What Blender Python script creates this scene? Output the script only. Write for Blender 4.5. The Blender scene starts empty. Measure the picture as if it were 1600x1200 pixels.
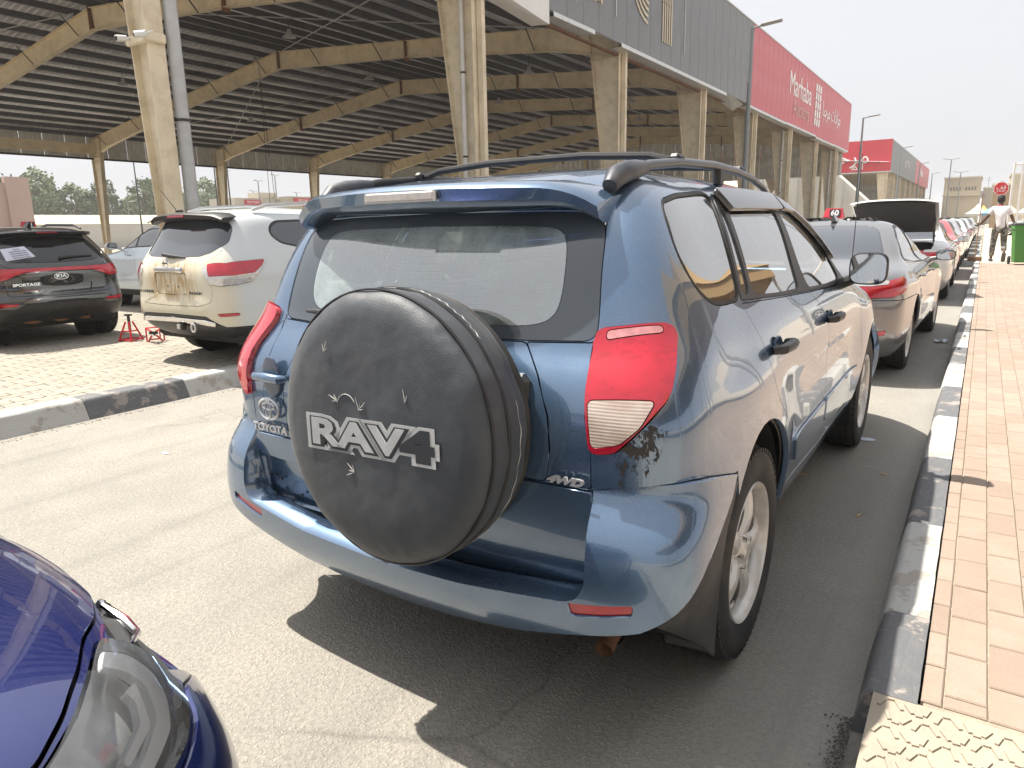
import bpy, bmesh, math, random
import numpy as np
from mathutils import Vector, Matrix
from mathutils.geometry import delaunay_2d_cdt

random.seed(7)
rnd = random.Random(11)
SC = bpy.context.scene
COL = SC.collection
R = math.radians

# ---------------------------------------------------------------- camera, sky, sun, exposure
CAM_POS = (1.41615, -2.23124, 1.42932)
YAW, PITCH, ROLL = 0.5830315, 0.2194128, -0.0203849
def cam_axes():
    cy, sy, cp, sp = math.cos(YAW), math.sin(YAW), math.cos(PITCH), math.sin(PITCH)
    f = Vector((-sy * cp, cy * cp, -sp)); r = Vector((cy, sy, 0)); u = r.cross(f)
    c, s = math.cos(ROLL), math.sin(ROLL)
    return c * r + s * u, -s * r + c * u, f
_r, _u, _f = cam_axes()
cd = bpy.data.cameras.new('camera'); cam = bpy.data.objects.new('camera', cd); COL.objects.link(cam)
cam.matrix_world = Matrix(((_r.x, _u.x, -_f.x, CAM_POS[0]), (_r.y, _u.y, -_f.y, CAM_POS[1]), (_r.z, _u.z, -_f.z, CAM_POS[2]), (0, 0, 0, 1)))
cd.sensor_width = 36; cd.lens = 36 * 1103.32 / 1600; cd.clip_start = .02; cd.clip_end = 3000
SC.camera = cam

SUN = Vector((-.5, -.04, 1)).normalized()                       # towards the sun
W = bpy.data.worlds.new('World'); SC.world = W; W.use_nodes = True
nt = W.node_tree; nt.nodes.clear()
sky = nt.nodes.new('ShaderNodeTexSky'); sky.sky_type = 'NISHITA'; sky.sun_disc = False
sky.sun_elevation = math.asin(SUN.z); sky.sun_rotation = math.atan2(SUN.x, SUN.y)
sky.air_density = 1.0; sky.dust_density = 6.0; sky.ozone_density = 1.0; sky.altitude = 0
hs = nt.nodes.new('ShaderNodeHueSaturation'); hs.inputs['Saturation'].default_value = .30
nt.links.new(sky.outputs[0], hs.inputs['Color'])
mxs = nt.nodes.new('ShaderNodeMix'); mxs.data_type = 'RGBA'; mxs.inputs[0].default_value = .72     # dusty haze veils the blue
mxs.inputs[7].default_value = (4.0, 4.08, 4.3, 1)
nt.links.new(hs.outputs[0], mxs.inputs[6])
bg = nt.nodes.new('ShaderNodeBackground'); bg.inputs[1].default_value = .12
wo = nt.nodes.new('ShaderNodeOutputWorld')
nt.links.new(mxs.outputs[2], bg.inputs[0]); nt.links.new(bg.outputs[0], wo.inputs[0])
sd = bpy.data.lights.new('sun', 'SUN'); sd.energy = 4.6; sd.angle = R(.6); sd.color = (1, .94, .84)
so = bpy.data.objects.new('sun', sd); COL.objects.link(so); so.rotation_euler = SUN.to_track_quat('Z', 'Y').to_euler()
SC.view_settings.view_transform = 'Standard'; SC.view_settings.look = 'None'; SC.view_settings.gamma = 1
SC.view_settings.exposure = .92; SC.view_settings.use_curve_mapping = False
SC.render.engine = 'CYCLES'
cy_ = SC.cycles; cy_.max_bounces = 8; cy_.transparent_max_bounces = 12; cy_.diffuse_bounces = 4; cy_.glossy_bounces = 4
cy_.transmission_bounces = 4; cy_.caustics_reflective = False; cy_.caustics_refractive = False
cy_.volume_bounces = 1; cy_.use_denoising = True; cy_.sample_clamp_indirect = 6

# ---------------------------------------------------------------- materials
MATS = {}
class NT:
    def __init__(s, name):
        s.m = bpy.data.materials.new(name); s.m.use_nodes = True; s.t = s.m.node_tree; s.t.nodes.clear()
        s.out = s.n('ShaderNodeOutputMaterial'); MATS[name] = s.m
    def n(s, typ, **kw):
        x = s.t.nodes.new(typ)
        for k, v in kw.items(): setattr(x, k, v)
        return x
    def l(s, a, b): s.t.links.new(a, b)
    def co(s, kind='Object', scale=None):
        if kind == 'World': o = s.n('ShaderNodeNewGeometry').outputs['Position']
        else: o = s.n('ShaderNodeTexCoord').outputs[kind]
        if scale is not None:
            mp = s.n('ShaderNodeMapping'); mp.inputs['Scale'].default_value = scale; s.l(o, mp.inputs[0]); o = mp.outputs[0]
        return o
    def noise(s, co, scale, detail=4, rough=.55, dist=0.):
        x = s.n('ShaderNodeTexNoise'); x.inputs['Scale'].default_value = scale; x.inputs['Detail'].default_value = detail
        x.inputs['Roughness'].default_value = rough; x.inputs['Distortion'].default_value = dist; s.l(co, x.inputs['Vector']); return x.outputs[0]
    def voro(s, co, scale, feat='F1', out=0):
        x = s.n('ShaderNodeTexVoronoi'); x.feature = feat; x.inputs['Scale'].default_value = scale; s.l(co, x.inputs['Vector']); return x.outputs[out]
    def ramp(s, v, a, b, ca=(0, 0, 0, 1), cb=(1, 1, 1, 1)):
        x = s.n('ShaderNodeValToRGB'); e = x.color_ramp.elements; e[0].position = a; e[1].position = b; e[0].color = ca; e[1].color = cb
        s.l(v, x.inputs[0]); return x.outputs[0]
    def mix(s, f, a, b, typ='MIX'):
        x = s.n('ShaderNodeMix', data_type='RGBA', blend_type=typ)
        for i, v in ((0, f), (6, a), (7, b)):
            if isinstance(v, (int, float)): x.inputs[i].default_value = v
            elif isinstance(v, tuple): x.inputs[i].default_value = v if len(v) == 4 else (*v, 1)
            else: s.l(v, x.inputs[i])
        return x.outputs[2]
    def math(s, op, a, b=0.):
        x = s.n('ShaderNodeMath', operation=op)
        for i, v in ((0, a), (1, b)):
            if isinstance(v, (int, float)): x.inputs[i].default_value = v
            else: s.l(v, x.inputs[i])
        return x.outputs[0]
    def bump(s, h, strength=.3, dist=.01, nrm=None):
        x = s.n('ShaderNodeBump'); x.inputs['Strength'].default_value = strength; x.inputs['Distance'].default_value = dist
        s.l(h, x.inputs['Height'])
        if nrm is not None: s.l(nrm, x.inputs['Normal'])
        return x.outputs[0]
    def bsdf(s, base, rough=.5, metal=0., nrm=None, **kw):
        p = s.n('ShaderNodeBsdfPrincipled')
        for k, v in (('Base Color', base), ('Roughness', rough), ('Metallic', metal)):
            if isinstance(v, (int, float)): p.inputs[k].default_value = v
            elif isinstance(v, tuple): p.inputs[k].default_value = (*v, 1) if len(v) == 3 else v
            else: s.l(v, p.inputs[k])
        if nrm is not None: s.l(nrm, p.inputs['Normal'])
        for k, v in kw.items(): p.inputs[k.replace('_', ' ')].default_value = v
        return p
    def done(s, sh): s.l(sh.outputs[0], s.out.inputs[0]); return s.m

def pm(name, col, rough=.5, metal=0., var=.12, vs=6., bump=0., bs=60., coat=0., dirt=None, kind='Object', **kw):
    """a principled material whose colour drifts with noise; dirt = (colour, amount, scale)"""
    if name in MATS: return MATS[name]
    t = NT(name); co = t.co(kind)
    base = tuple(col)
    if var:
        n = t.noise(co, vs, 5)
        base = t.mix(t.ramp(n, .3, .7), tuple(c * (1 - var) for c in col), tuple(min(1, c * (1 + var)) for c in col))
    if dirt:
        d = t.noise(co, dirt[2], 6, .65)
        base = t.mix(t.math('MULTIPLY', t.ramp(d, .45, .75), dirt[1]), base, dirt[0])
    nr = t.bump(t.noise(co, bs, 3), bump, .01) if bump else None
    extra = dict(Coat_Weight=coat, Coat_Roughness=.03) if coat else {}
    extra.update(kw)
    return t.done(t.bsdf(base, rough, metal, nr, **extra))

def paint(name, col, metal=.45, rough=.34, dust=.10, flake=.25, wob=.05):
    """metallic car paint under clear coat with a little dust and slight waviness"""
    if name in MATS: return MATS[name]
    t = NT(name); co = t.co('Object')
    fl = t.voro(co, 900, out=1)
    fl = t.math('MULTIPLY', fl, 1.0)
    base = t.mix(t.math('MULTIPLY', t.ramp(t.noise(co, 700, 1), .45, .62), flake), col, tuple(min(1, c * 1.7 + .03) for c in col))
    geo = t.n('ShaderNodeNewGeometry'); sx = t.n('ShaderNodeSeparateXYZ'); t.l(geo.outputs['Normal'], sx.inputs[0])
    up = t.math('MAXIMUM', sx.outputs[2], 0.)
    dn = t.ramp(t.noise(co, 5, 6, .7), .35, .8)
    df = t.math('MULTIPLY', t.math('ADD', t.math('MULTIPLY', up, .55), .45), t.math('MULTIPLY', dn, dust))
    base = t.mix(df, base, (.42, .38, .32))
    rg = t.math('ADD', t.math('MULTIPLY', df, .6), rough)
    nr = t.bump(t.noise(co, 3.2, 2), wob, .02)
    p = t.bsdf(base, rg, metal, nr, Coat_Weight=1., Coat_Roughness=.02, Coat_IOR=1.8)
    # dust dulls the clear coat a little
    t.l(t.math('ADD', t.math('MULTIPLY', df, .20), .012), p.inputs['Coat Roughness'])
    t.l(nr, p.inputs['Coat Normal'])
    return t.done(p)

def glass(name, tint=(.72, .80, .80), rough=.0, f0=.06, dirt=.06, veil_col=(.55, .55, .52)):
    """thin window pane: see-through, tinted, mirror-like at grazing angles, with a diffuse veil for dust and painted brightness"""
    if name in MATS: return MATS[name]
    t = NT(name); co = t.co('Object')
    tr = t.n('ShaderNodeBsdfTransparent'); tr.inputs[0].default_value = (*tint, 1)
    gl = t.n('ShaderNodeBsdfGlossy'); gl.inputs['Roughness'].default_value = rough
    fr = t.n('ShaderNodeFresnel'); fr.inputs[0].default_value = 1.55
    f = t.math('ADD', t.math('MULTIPLY', fr.outputs[0], 1.35), f0 - .04)
    f = t.math('MINIMUM', f, 1.)
    m1 = t.n('ShaderNodeMixShader'); t.l(f, m1.inputs[0]); t.l(tr.outputs[0], m1.inputs[1]); t.l(gl.outputs[0], m1.inputs[2])
    df = t.n('ShaderNodeBsdfDiffuse'); df.inputs[0].default_value = (*veil_col, 1)
    m2 = t.n('ShaderNodeMixShader'); t.l(t.math('MULTIPLY', t.ramp(t.noise(co, 3, 6, .7), .3, .8), dirt), m2.inputs[0])
    t.l(m1.outputs[0], m2.inputs[1]); t.l(df.outputs[0], m2.inputs[2])
    return t.done(m2)

# ---------------------------------------------------------------- objects
def tag(o, label=None, cat=None, group=None, kind=None):
    for k, v in (('label', label), ('category', cat), ('group', group), ('kind', kind)):
        if v: o[k] = v
    return o
def empty(name, loc=(0, 0, 0), rz=0., scale=1., label=None, cat=None, group=None):
    o = bpy.data.objects.new(name, None); COL.objects.link(o); o.location = loc; o.rotation_euler = (0, 0, rz)
    o.scale = (scale,) * 3; o.empty_display_size = .2
    return tag(o, label, cat, group)
def link(name, me, parent=None, loc=None):
    o = bpy.data.objects.new(name, me); COL.objects.link(o)
    if parent is not None: o.parent = parent
    if loc is not None: o.location = loc
    return o
def copy_tree(o, parent=None, keep_cat=True):
    c = o.copy(); COL.objects.link(c)
    if parent is not None: c.parent = parent
    for ch in list(o.children): copy_tree(ch, c)
    return c

class MB:
    """collects simple shapes and links them as one mesh object"""
    def __init__(s): s.v = []; s.f = []; s.sm = []
    def add(s, vs, fs, M=None, smooth=False):
        n = len(s.v)
        for p in vs:
            p = Vector(p)
            if M is not None: p = M @ p
            s.v.append(tuple(p))
        for f in fs: s.f.append(tuple(i + n for i in f)); s.sm.append(smooth)
        return s
    def box(s, c, d, rot=None, M=None, bev=0.):
        x, y, z = d[0] / 2, d[1] / 2, d[2] / 2
        T = Matrix.Translation(c)
        if rot is not None: T = T @ (rot if isinstance(rot, Matrix) else Matrix.Rotation(rot, 4, 'Z'))
        if M is not None: T = M @ T
        if not bev:
            vs = [(a * x, b * y, e * z) for a in (-1, 1) for b in (-1, 1) for e in (-1, 1)]
            return s.add(vs, [(0, 1, 3, 2), (4, 6, 7, 5), (0, 4, 5, 1), (2, 3, 7, 6), (0, 2, 6, 4), (1, 5, 7, 3)], T)
        b = min(bev, x * .9, y * .9, z * .9); vs = []; fs = []
        # chamfered box: three rings of corner verts
        for sx_ in (-1, 1):
            for sy_ in (-1, 1):
                for sz_ in (-1, 1):
                    vs += [(sx_ * x, sy_ * (y - b), sz_ * (z - b)), (sx_ * (x - b), sy_ * y, sz_ * (z - b)), (sx_ * (x - b), sy_ * (y - b), sz_ * z)]
        bm = bmesh.new(); bv = [bm.verts.new(v) for v in vs]
        r = bmesh.ops.convex_hull(bm, input=bv); bm.verts.index_update()
        bmesh.ops.dissolve_limit(bm, angle_limit=.01, verts=bm.verts, edges=bm.edges); bm.verts.index_update()
        vv = [v.co[:] for v in bm.verts]; ff = [tuple(v.index for v in f.verts) for f in bm.faces]; bm.free()
        return s.add(vv, ff, T)
    def prism(s, poly, h0, h1, M=None, smooth=False):
        """poly in xy, extruded z h0..h1 (poly counter-clockwise)"""
        a = sum(poly[i][0] * poly[(i + 1) % len(poly)][1] - poly[(i + 1) % len(poly)][0] * poly[i][1] for i in range(len(poly)))
        if a < 0: poly = poly[::-1]
        n = len(poly)
        vs = [(x, y, h0) for x, y in poly] + [(x, y, h1) for x, y in poly]
        fs = [tuple(range(n))[::-1], tuple(range(n, 2 * n))]
        s.add(vs, fs, M)
        s.add(vs, [(i, (i + 1) % n, (i + 1) % n + n, i + n) for i in range(n)], M, smooth)
        return s
    def lathe(s, prof, seg=24, M=None, a0=0., a1=2 * math.pi, smooth=True):
        """prof = [(r, z)] turned about z"""
        full = abs(a1 - a0 - 2 * math.pi) < 1e-6; n = len(prof); m = seg if full else seg + 1
        vs = [(r * math.cos(a0 + (a1 - a0) * i / seg), r * math.sin(a0 + (a1 - a0) * i / seg), z) for i in range(m) for r, z in prof]
        fs = []
        for i in range(seg):
            j = (i + 1) % m
            for k in range(n - 1): fs.append((i * n + k, j * n + k, j * n + k + 1, i * n + k + 1))
        return s.add(vs, fs, M, smooth)
    def tube(s, pts, r, seg=8, caps=True, M=None, smooth=True):
        pts = [Vector(p) for p in pts]; rr = r if isinstance(r, (list, tuple)) else [r] * len(pts)
        vs = []; up = None
        for i, p in enumerate(pts):
            d = (pts[min(i + 1, len(pts) - 1)] - pts[max(i - 1, 0)]).normalized()
            if up is None:
                up = Vector((0, 0, 1)) if abs(d.z) < .9 else Vector((1, 0, 0))
            a = d.cross(up).normalized(); up = a.cross(d).normalized()
            for k in range(seg):
                q = 2 * math.pi * k / seg
                vs.append(p + (a * math.cos(q) + up * math.sin(q)) * rr[i])
        fs = [(i * seg + k, i * seg + (k + 1) % seg, (i + 1) * seg + (k + 1) % seg, (i + 1) * seg + k) for i in range(len(pts) - 1) for k in range(seg)]
        s.add(vs, fs, M, smooth)
        if caps:
            n = len(pts); s.add(vs[:seg], [tuple(range(seg))], M); s.add(vs[-seg:], [tuple(range(seg))[::-1]], M)
        return s
    def quad(s, a, b, c, d, M=None): return s.add([a, b, c, d], [(0, 1, 2, 3)], M)
    def mesh(s, name, m):
        me = bpy.data.meshes.new(name); me.from_pydata(s.v, [], s.f)
        me.polygons.foreach_set('use_smooth', s.sm)
        for x in (m if isinstance(m, (list, tuple)) else [m]): me.materials.append(x)
        me.update(); return me
    def build(s, name, m, parent=None, loc=None, rz=None, fix=True):
        me = s.mesh(name, m)
        if fix:
            bm = bmesh.new(); bm.from_mesh(me); bmesh.ops.remove_doubles(bm, verts=bm.verts, dist=1e-5); bmesh.ops.recalc_face_normals(bm, faces=bm.faces); bm.to_mesh(me); bm.free()
        if any(s.sm): me.set_sharp_from_angle(angle=R(38))
        o = link(name, me, parent, loc)
        if rz is not None: o.rotation_euler = (0, 0, rz)
        return o

def rotx(a): return Matrix.Rotation(a, 4, 'X')
def roty(a): return Matrix.Rotation(a, 4, 'Y')
def rotz(a): return Matrix.Rotation(a, 4, 'Z')
def trs(*v): return Matrix.Translation(v)

def text_mesh(txt, size=1., depth=.0, offset=0., shear=0., sx=1., align='CENTER', spacing=1.):
    cu = bpy.data.curves.new('t', 'FONT'); cu.body = txt; cu.size = size; cu.extrude = depth; cu.offset = offset; cu.shear = shear
    cu.align_x = align; cu.align_y = 'CENTER'; cu.space_character = spacing; cu.resolution_u = 3
    o = bpy.data.objects.new('t', cu); COL.objects.link(o)
    dg = bpy.context.evaluated_depsgraph_get(); dg.update()
    me = bpy.data.meshes.new_from_object(o.evaluated_get(dg)); bpy.data.objects.remove(o); bpy.data.curves.remove(cu)
    if sx != 1.:
        for v in me.vertices: v.co.x *= sx
    return me
def text(name, txt, m, M, size=1., depth=.001, parent=None, **kw):
    """lettering standing in the local xy plane, placed by matrix M"""
    me = text_mesh(txt, size, depth, **kw); me.transform(M); me.materials.clear(); me.materials.append(m); me.name = name
    return link(name, me, parent)
def frame(origin, xdir, ydir):
    x = Vector(xdir).normalized(); y = Vector(ydir).normalized(); z = x.cross(y).normalized(); y = z.cross(x)
    return Matrix(((x.x, y.x, z.x, origin[0]), (x.y, y.y, z.y, origin[1]), (x.z, y.z, z.z, origin[2]), (0, 0, 0, 1)))

# ================================================================ curved skins of vehicles
class Surf:
    """Half of a car's skin (x >= 0) as a B-spline sheet: u runs round the plan from the rear
    centre (0) over the side to the front centre (1), t runs from sill (0) to roof (1)."""
    REAR = [(0, 0), (.25, .0), (.5, .008), (.68, .028), (.82, .09), (.93, .21), (.985, .42)]
    FRONT = [(.985, -.75), (.95, -.48), (.87, -.28), (.72, -.13), (.48, -.045), (.22, -.01), (0, 0)]
    def __init__(s, levels, rear=None, front=None, arches=(), bow=.03, crown=.0, extra=None, nmid=9, shoulder=()):
        R_, F_ = rear or s.REAR, front or s.FRONT
        s.arches, s.extra, s.shoulder = arches, extra, shoulder
        net = []
        for (z, w, r, f, kr, kf) in levels:
            row = []
            for fx, dy in R_: row.append((w * fx, r + dy * kr, z))
            y0, y1 = r + R_[-1][1] * kr, f + F_[0][1] * kf
            for i in range(1, nmid + 1):
                a = i / (nmid + 1)
                y = y0 + (y1 - y0) * a
                row.append((w * (1 - bow * (2 * a - 1) ** 2 * .3), y, z))
            for fx, dy in F_: row.append((w * fx, f + dy * kf, z))
            net.append(row)
        s.net = np.array(net, float)
        s.nt, s.nu = s.net.shape[:2]
        n = s.net
        a = n[:, 1:2].copy(); a[:, :, 0] *= -1
        b = n[:, -2:-1].copy(); b[:, :, 0] *= -1
        n = np.concatenate([a, n, b], 1)
        n = np.concatenate([2 * n[:1] - n[1:2], n, 2 * n[-1:] - n[-2:-1]], 0)
        s.pad = n
        s.su = 3.2; s.st = 1.9
    @staticmethod
    def _b(f):
        return np.array([(1 - f) ** 3 / 6, (3 * f ** 3 - 6 * f ** 2 + 4) / 6, (-3 * f ** 3 + 3 * f ** 2 + 3 * f + 1) / 6, f ** 3 / 6])
    def P(s, u, t):
        u = np.clip(np.asarray(u, float), 0, 1) * (s.nu - 1); t = np.clip(np.asarray(t, float), 0, 1) * (s.nt - 1)
        iu = np.minimum(u.astype(int), s.nu - 2); it = np.minimum(t.astype(int), s.nt - 2)
        bu = s._b(u - iu); bt = s._b(t - it)
        o = 0
        for a in range(4):
            for b in range(4):
                o = o + (bt[a] * bu[b])[..., None] * s.pad[it + a, iu + b]
        o = np.array(o)
        for (ya, za, ry, rz, amp) in s.arches:            # flared wheel arches
            d = np.sqrt(((o[..., 1] - ya) / ry) ** 2 + ((o[..., 2] - za) / rz) ** 2)
            o[..., 0] += amp * np.exp(-d ** 4) * (o[..., 0] > .3)
        for (za, rz, amp) in s.shoulder:                  # creases along the side
            o[..., 0] += amp * np.exp(-((o[..., 2] - za) / rz) ** 2) * np.clip((o[..., 0] - .5) / .3, 0, 1)
        if s.extra is not None: o = s.extra(o)
        return o
    def N(s, u, t):
        e = 1e-3
        du = s.P(np.minimum(u + e, 1), t) - s.P(np.maximum(u - e, 0), t)
        dt = s.P(u, np.minimum(t + e, 1)) - s.P(u, np.maximum(t - e, 0))
        n = np.cross(du, dt)
        n /= np.maximum(np.linalg.norm(n, axis=-1, keepdims=True), 1e-12)
        return n
    def grid(s):
        if not hasattr(s, '_g'):
            U, T = np.meshgrid(np.linspace(0, 1, 321), np.linspace(0, 1, 201))
            s._g = (U, T, s.P(U, T))
        return s._g
    def locate(s, pts, axes, ur=(0, 1), tr=(0, 1)):
        """(u, t) of points given by two of their coordinates (axes), searched within ur x tr"""
        U, T, G = s.grid()
        m = (U >= ur[0]) & (U <= ur[1]) & (T >= tr[0]) & (T <= tr[1])
        Uf, Tf, Gf = U[m], T[m], G[m][:, list(axes)]
        out = []
        for q in np.asarray(pts, float):
            k = np.argmin(((Gf - q) ** 2).sum(1)); u, t = Uf[k], Tf[k]
            for _ in range(6):
                e = 5e-4
                p = s.P(u, t)[list(axes)]
                J = np.array([(s.P(min(u + e, 1), t)[list(axes)] - p) / e, (s.P(u, min(t + e, 1))[list(axes)] - p) / e]).T
                try: d = np.linalg.solve(J.T @ J + 1e-7 * np.eye(2), J.T @ (q - p))
                except np.linalg.LinAlgError: break
                d = np.clip(d, -.02, .02)
                u = float(np.clip(u + d[0], 0, 1)); t = float(np.clip(t + d[1], 0, 1))
            out.append((u, t))
        return np.array(out)
RAV_LEVELS = [  # z, half width, rear y, front y, rear and front corner scale
    (.26, .80, -.50, 3.36, .9, .9), (.34, .845, -.60, 3.46, 1, 1), (.45, .865, -.68, 3.52, 1, 1), (.58, .872, -.700, 3.55, 1, 1),
    (.72, .872, -.710, 3.54, 1, 1), (.84, .866, -.715, 3.49, 1, 1), (.94, .860, -.712, 3.38, 1, 1), (1.01, .852, -.695, 3.12, 1, .9),
    (1.07, .838, -.655, 2.78, 1, .8), (1.12, .82, -.615, 2.42, 1, .6), (1.20, .785, -.592, 2.20, 1, .45), (1.29, .75, -.565, 2.02, .95, .42),
    (1.38, .713, -.525, 1.82, .9, .4), (1.46, .67, -.475, 1.62, .85, .4), (1.53, .62, -.40, 1.40, .8, .4), (1.58, .53, -.28, 1.16, .7, .4),
    (1.61, .40, -.1, .92, .5, .35), (1.625, .2, .15, .7, .3, .3), (1.63, .0, .35, .5, .1, .1)]
RAV = Surf(RAV_LEVELS, rear=[(0, 0), (.25, .0), (.5, .004), (.76, .010), (.94, .035), (1.01, .14), (1.005, .38)],
           arches=[(0, .62, .52, .34, .045), (2.66, .62, .52, .34, .045)], shoulder=[(.93, .07, .012)])
BUM = Surf([(.18, .81, -.59, 3.4, .9, .9), (.24, .86, -.69, 3.5, .95, 1), (.31, .890, -.757, 3.56, 1, 1), (.39, .902, -.792, 3.6, 1, 1), (.47, .905, -.802, 3.62, 1, 1),
            (.55, .905, -.802, 3.62, 1, 1), (.62, .904, -.792, 3.60, 1, 1), (.67, .900, -.776, 3.57, 1, 1), (.715, .893, -.742, 3.55, 1, 1), (.75, .887, -.718, 3.54, 1, 1), (.79, .885, -.713, 3.52, 1, 1), (.83, .882, -.713, 3.5, 1, 1)],
           rear=[(0, 0), (.25, .004), (.5, .014), (.74, .030), (.96, .055), (1.03, .15), (.988, .38)],
           arches=[(0, .62, .52, .34, .045), (2.66, .62, .52, .34, .045)])
BLU = Surf([(.22, .80, -.60, 3.30, .9, .9), (.32, .85, -.74, 3.44, 1, .9), (.46, .88, -.80, 3.51, 1, .9), (.58, .888, -.80, 3.515, 1, .9), (.68, .888, -.78, 3.48, 1, .9),
            (.76, .882, -.77, 3.42, 1, .88), (.83, .872, -.76, 3.38, 1, .85), (.885, .860, -.75, 3.29, 1, .80), (.93, .838, -.74, 3.06, 1, .75), (.97, .803, -.73, 2.74, 1, .7), (1.01, .765, -.72, 2.35, 1, .6),
            (1.06, .74, -.70, 2.08, .95, .5), (1.18, .70, -.64, 1.80, .9, .42), (1.30, .65, -.56, 1.50, .9, .4), (1.40, .58, -.46, 1.2, .8, .4), (1.45, .46, -.30, .95, .6, .35), (1.47, .2, .0, .6, .3, .2), (1.475, .0, .2, .4, .1, .1)],
           arches=[(0, .52, .50, .34, .03), (2.62, .52, .50, .34, .03)])

# ================================================================ materials of the place
def m_asphalt():
    t = NT('asphalt'); co = t.co('World')
    big = t.noise(co, .35, 5, .6); mid = t.noise(co, 2.2, 6, .65); fine = t.noise(co, 60, 4, .7)
    v = t.voro(co, 88); v2 = t.voro(co, 48)
    base = t.mix(t.ramp(big, .3, .72), (.245, .232, .207), (.335, .313, .270))
    base = t.mix(t.math('MULTIPLY', t.ramp(mid, .42, .75), .5), base, (.42, .385, .325))
    base = t.mix(t.math('MULTIPLY', t.ramp(fine, .42, .62), .42), base, (.135, .126, .115))
    base = t.mix(t.math('MULTIPLY', t.ramp(v, .0, .34, (1, 1, 1, 1), (0, 0, 0, 1)), .62), base, (.60, .56, .48))
    # worn, cleaner strip beside the right kerb, oil drips under the parked row
    sx = t.n('ShaderNodeSeparateXYZ'); t.l(co, sx.inputs[0])
    st = t.ramp(t.math('MULTIPLY', t.math('ADD', sx.outputs[0], t.math('MULTIPLY', t.noise(co, 1.3, 3), .6)), .5), .475, .725)
    base = t.mix(t.math('MULTIPLY', st, .45), base, (.29, .28, .262))
    trk = t.ramp(t.noise(t.co('World', (1, .06, 1)), 2.6, 5, .6), .50, .66)
    base = t.mix(t.math('MULTIPLY', trk, .30), base, (.125, .120, .112))
    ck = t.ramp(t.voro(t.mix(.25, co, t.noise(co, 3, 3)), .55, 'DISTANCE_TO_EDGE'), .0, .006, (1, 1, 1, 1), (0, 0, 0, 1))
    base = t.mix(t.math('MULTIPLY', ck, t.math('MULTIPLY', t.ramp(t.noise(co, .5, 2), .5, .6), .35)), base, (.06, .058, .055))
    oil = t.ramp(t.noise(t.co('World', (1, .45, 1)), 1.1, 4, .6, .6), .62, .72)
    base = t.mix(t.math('MULTIPLY', oil, .45), base, (.10, .096, .09))
    ye = t.ramp(t.noise(co, 1.9, 3, .5), .66, .78)
    base = t.mix(t.math('MULTIPLY', ye, .30), base, (.36, .28, .15))
    h = t.math('ADD', t.math('MULTIPLY', t.ramp(v, 0, .5, (1, 1, 1, 1), (0, 0, 0, 1)), .8), t.math('MULTIPLY', t.noise(co, 160, 3, .7), .9))
    h = t.math('ADD', h, t.math('MULTIPLY', v2, -.5))
    nr = t.bump(h, .75, .006)
    return t.done(t.bsdf(base, .86, 0, nr))
def m_stone(name, ca, cb, spot=None, rough=.85, bump=.35, bs=90, rand=.25):
    """paving stone: each piece has its own tint"""
    t = NT(name); co = t.co('World')
    oi = t.n('ShaderNodeObjectInfo'); ge = t.n('ShaderNodeNewGeometry')
    r = t.math('FRACT', t.math('ADD', oi.outputs['Random'], ge.outputs['Random Per Island']))
    base = t.mix(r, ca, cb)
    base = t.mix(t.math('MULTIPLY', t.ramp(t.noise(co, 7, 6, .7), .4, .75), .5), base, spot or tuple(c * .8 for c in ca))
    base = t.mix(t.math('MULTIPLY', t.ramp(t.noise(co, 120, 3, .7), .45, .7), .28), base, tuple(c * .6 for c in ca))
    base = t.mix(t.math('MULTIPLY', t.ramp(t.noise(co, .8, 4, .6), .45, .75), .25), base, tuple(c * 1.15 for c in cb))
    return t.done(t.bsdf(base, rough, 0, t.bump(t.noise(co, bs, 4, .7), bump, .004)))
def m_kerb(name, paintc, bare=(.36, .33, .29), wear=.6):
    t = NT(name); co = t.co('World')
    w = t.ramp(t.noise(co, 5.5, 8, .72), wear, wear + .05)
    base = t.mix(t.math('MULTIPLY', t.ramp(t.noise(co, 2.5, 5, .6), .35, .75), .4), paintc, tuple(min(1, c * .78 + .03) for c in paintc))
    base = t.mix(t.math('MULTIPLY', t.ramp(t.noise(t.co('World', (6, 1, 6)), 9, 5, .7), .45, .7), .22), base, (.30, .27, .23))
    base = t.mix(w, base, bare)
    h = t.math('ADD', t.math('MULTIPLY', w, -1.2), t.noise(co, 45, 5, .7))
    return t.done(t.bsdf(base, .7, 0, t.bump(h, .5, .006)))
M_ASPH = m_asphalt()
M_PAV = m_stone('paver_stone', (.30, .272, .225), (.38, .345, .285))
M_BRK = m_stone('pink_brick', (.30, .228, .180), (.365, .288, .230))
M_SAND = pm('sand_joint', (.36, .305, .235), .95, var=.2, vs=20, bump=.4, bs=150, kind='World')
M_KW = m_kerb('kerb_white', (.48, .475, .455), wear=.54)
M_KB = m_kerb('kerb_black', (.12, .125, .135), (.30, .27, .25), wear=.54)
M_CONC = pm('concrete', (.38, .33, .26), .88, var=.14, vs=3, bump=.35, bs=80, dirt=((.25, .22, .18), .5, 5), kind='World')
M_PLAZA = pm('plaza_concrete', (.52, .45, .36), .9, var=.08, vs=1, bump=.1, kind='World')

# ================================================================ ground
def sheet(name, x0, x1, y0, y1, z, m, nx=1, ny=1):
    b = MB()
    for i in range(nx):
        for j in range(ny):
            xa, xb = x0 + (x1 - x0) * i / nx, x0 + (x1 - x0) * (i + 1) / nx; ya, yb = y0 + (y1 - y0) * j / ny, y0 + (y1 - y0) * (j + 1) / ny
            b.quad((xa, ya, z), (xb, ya, z), (xb, yb, z), (xa, yb, z))
    return tag(b.build(name, m), kind='structure')
road = sheet('road', -500, 500, -60, 900, 0, M_ASPH)

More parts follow.
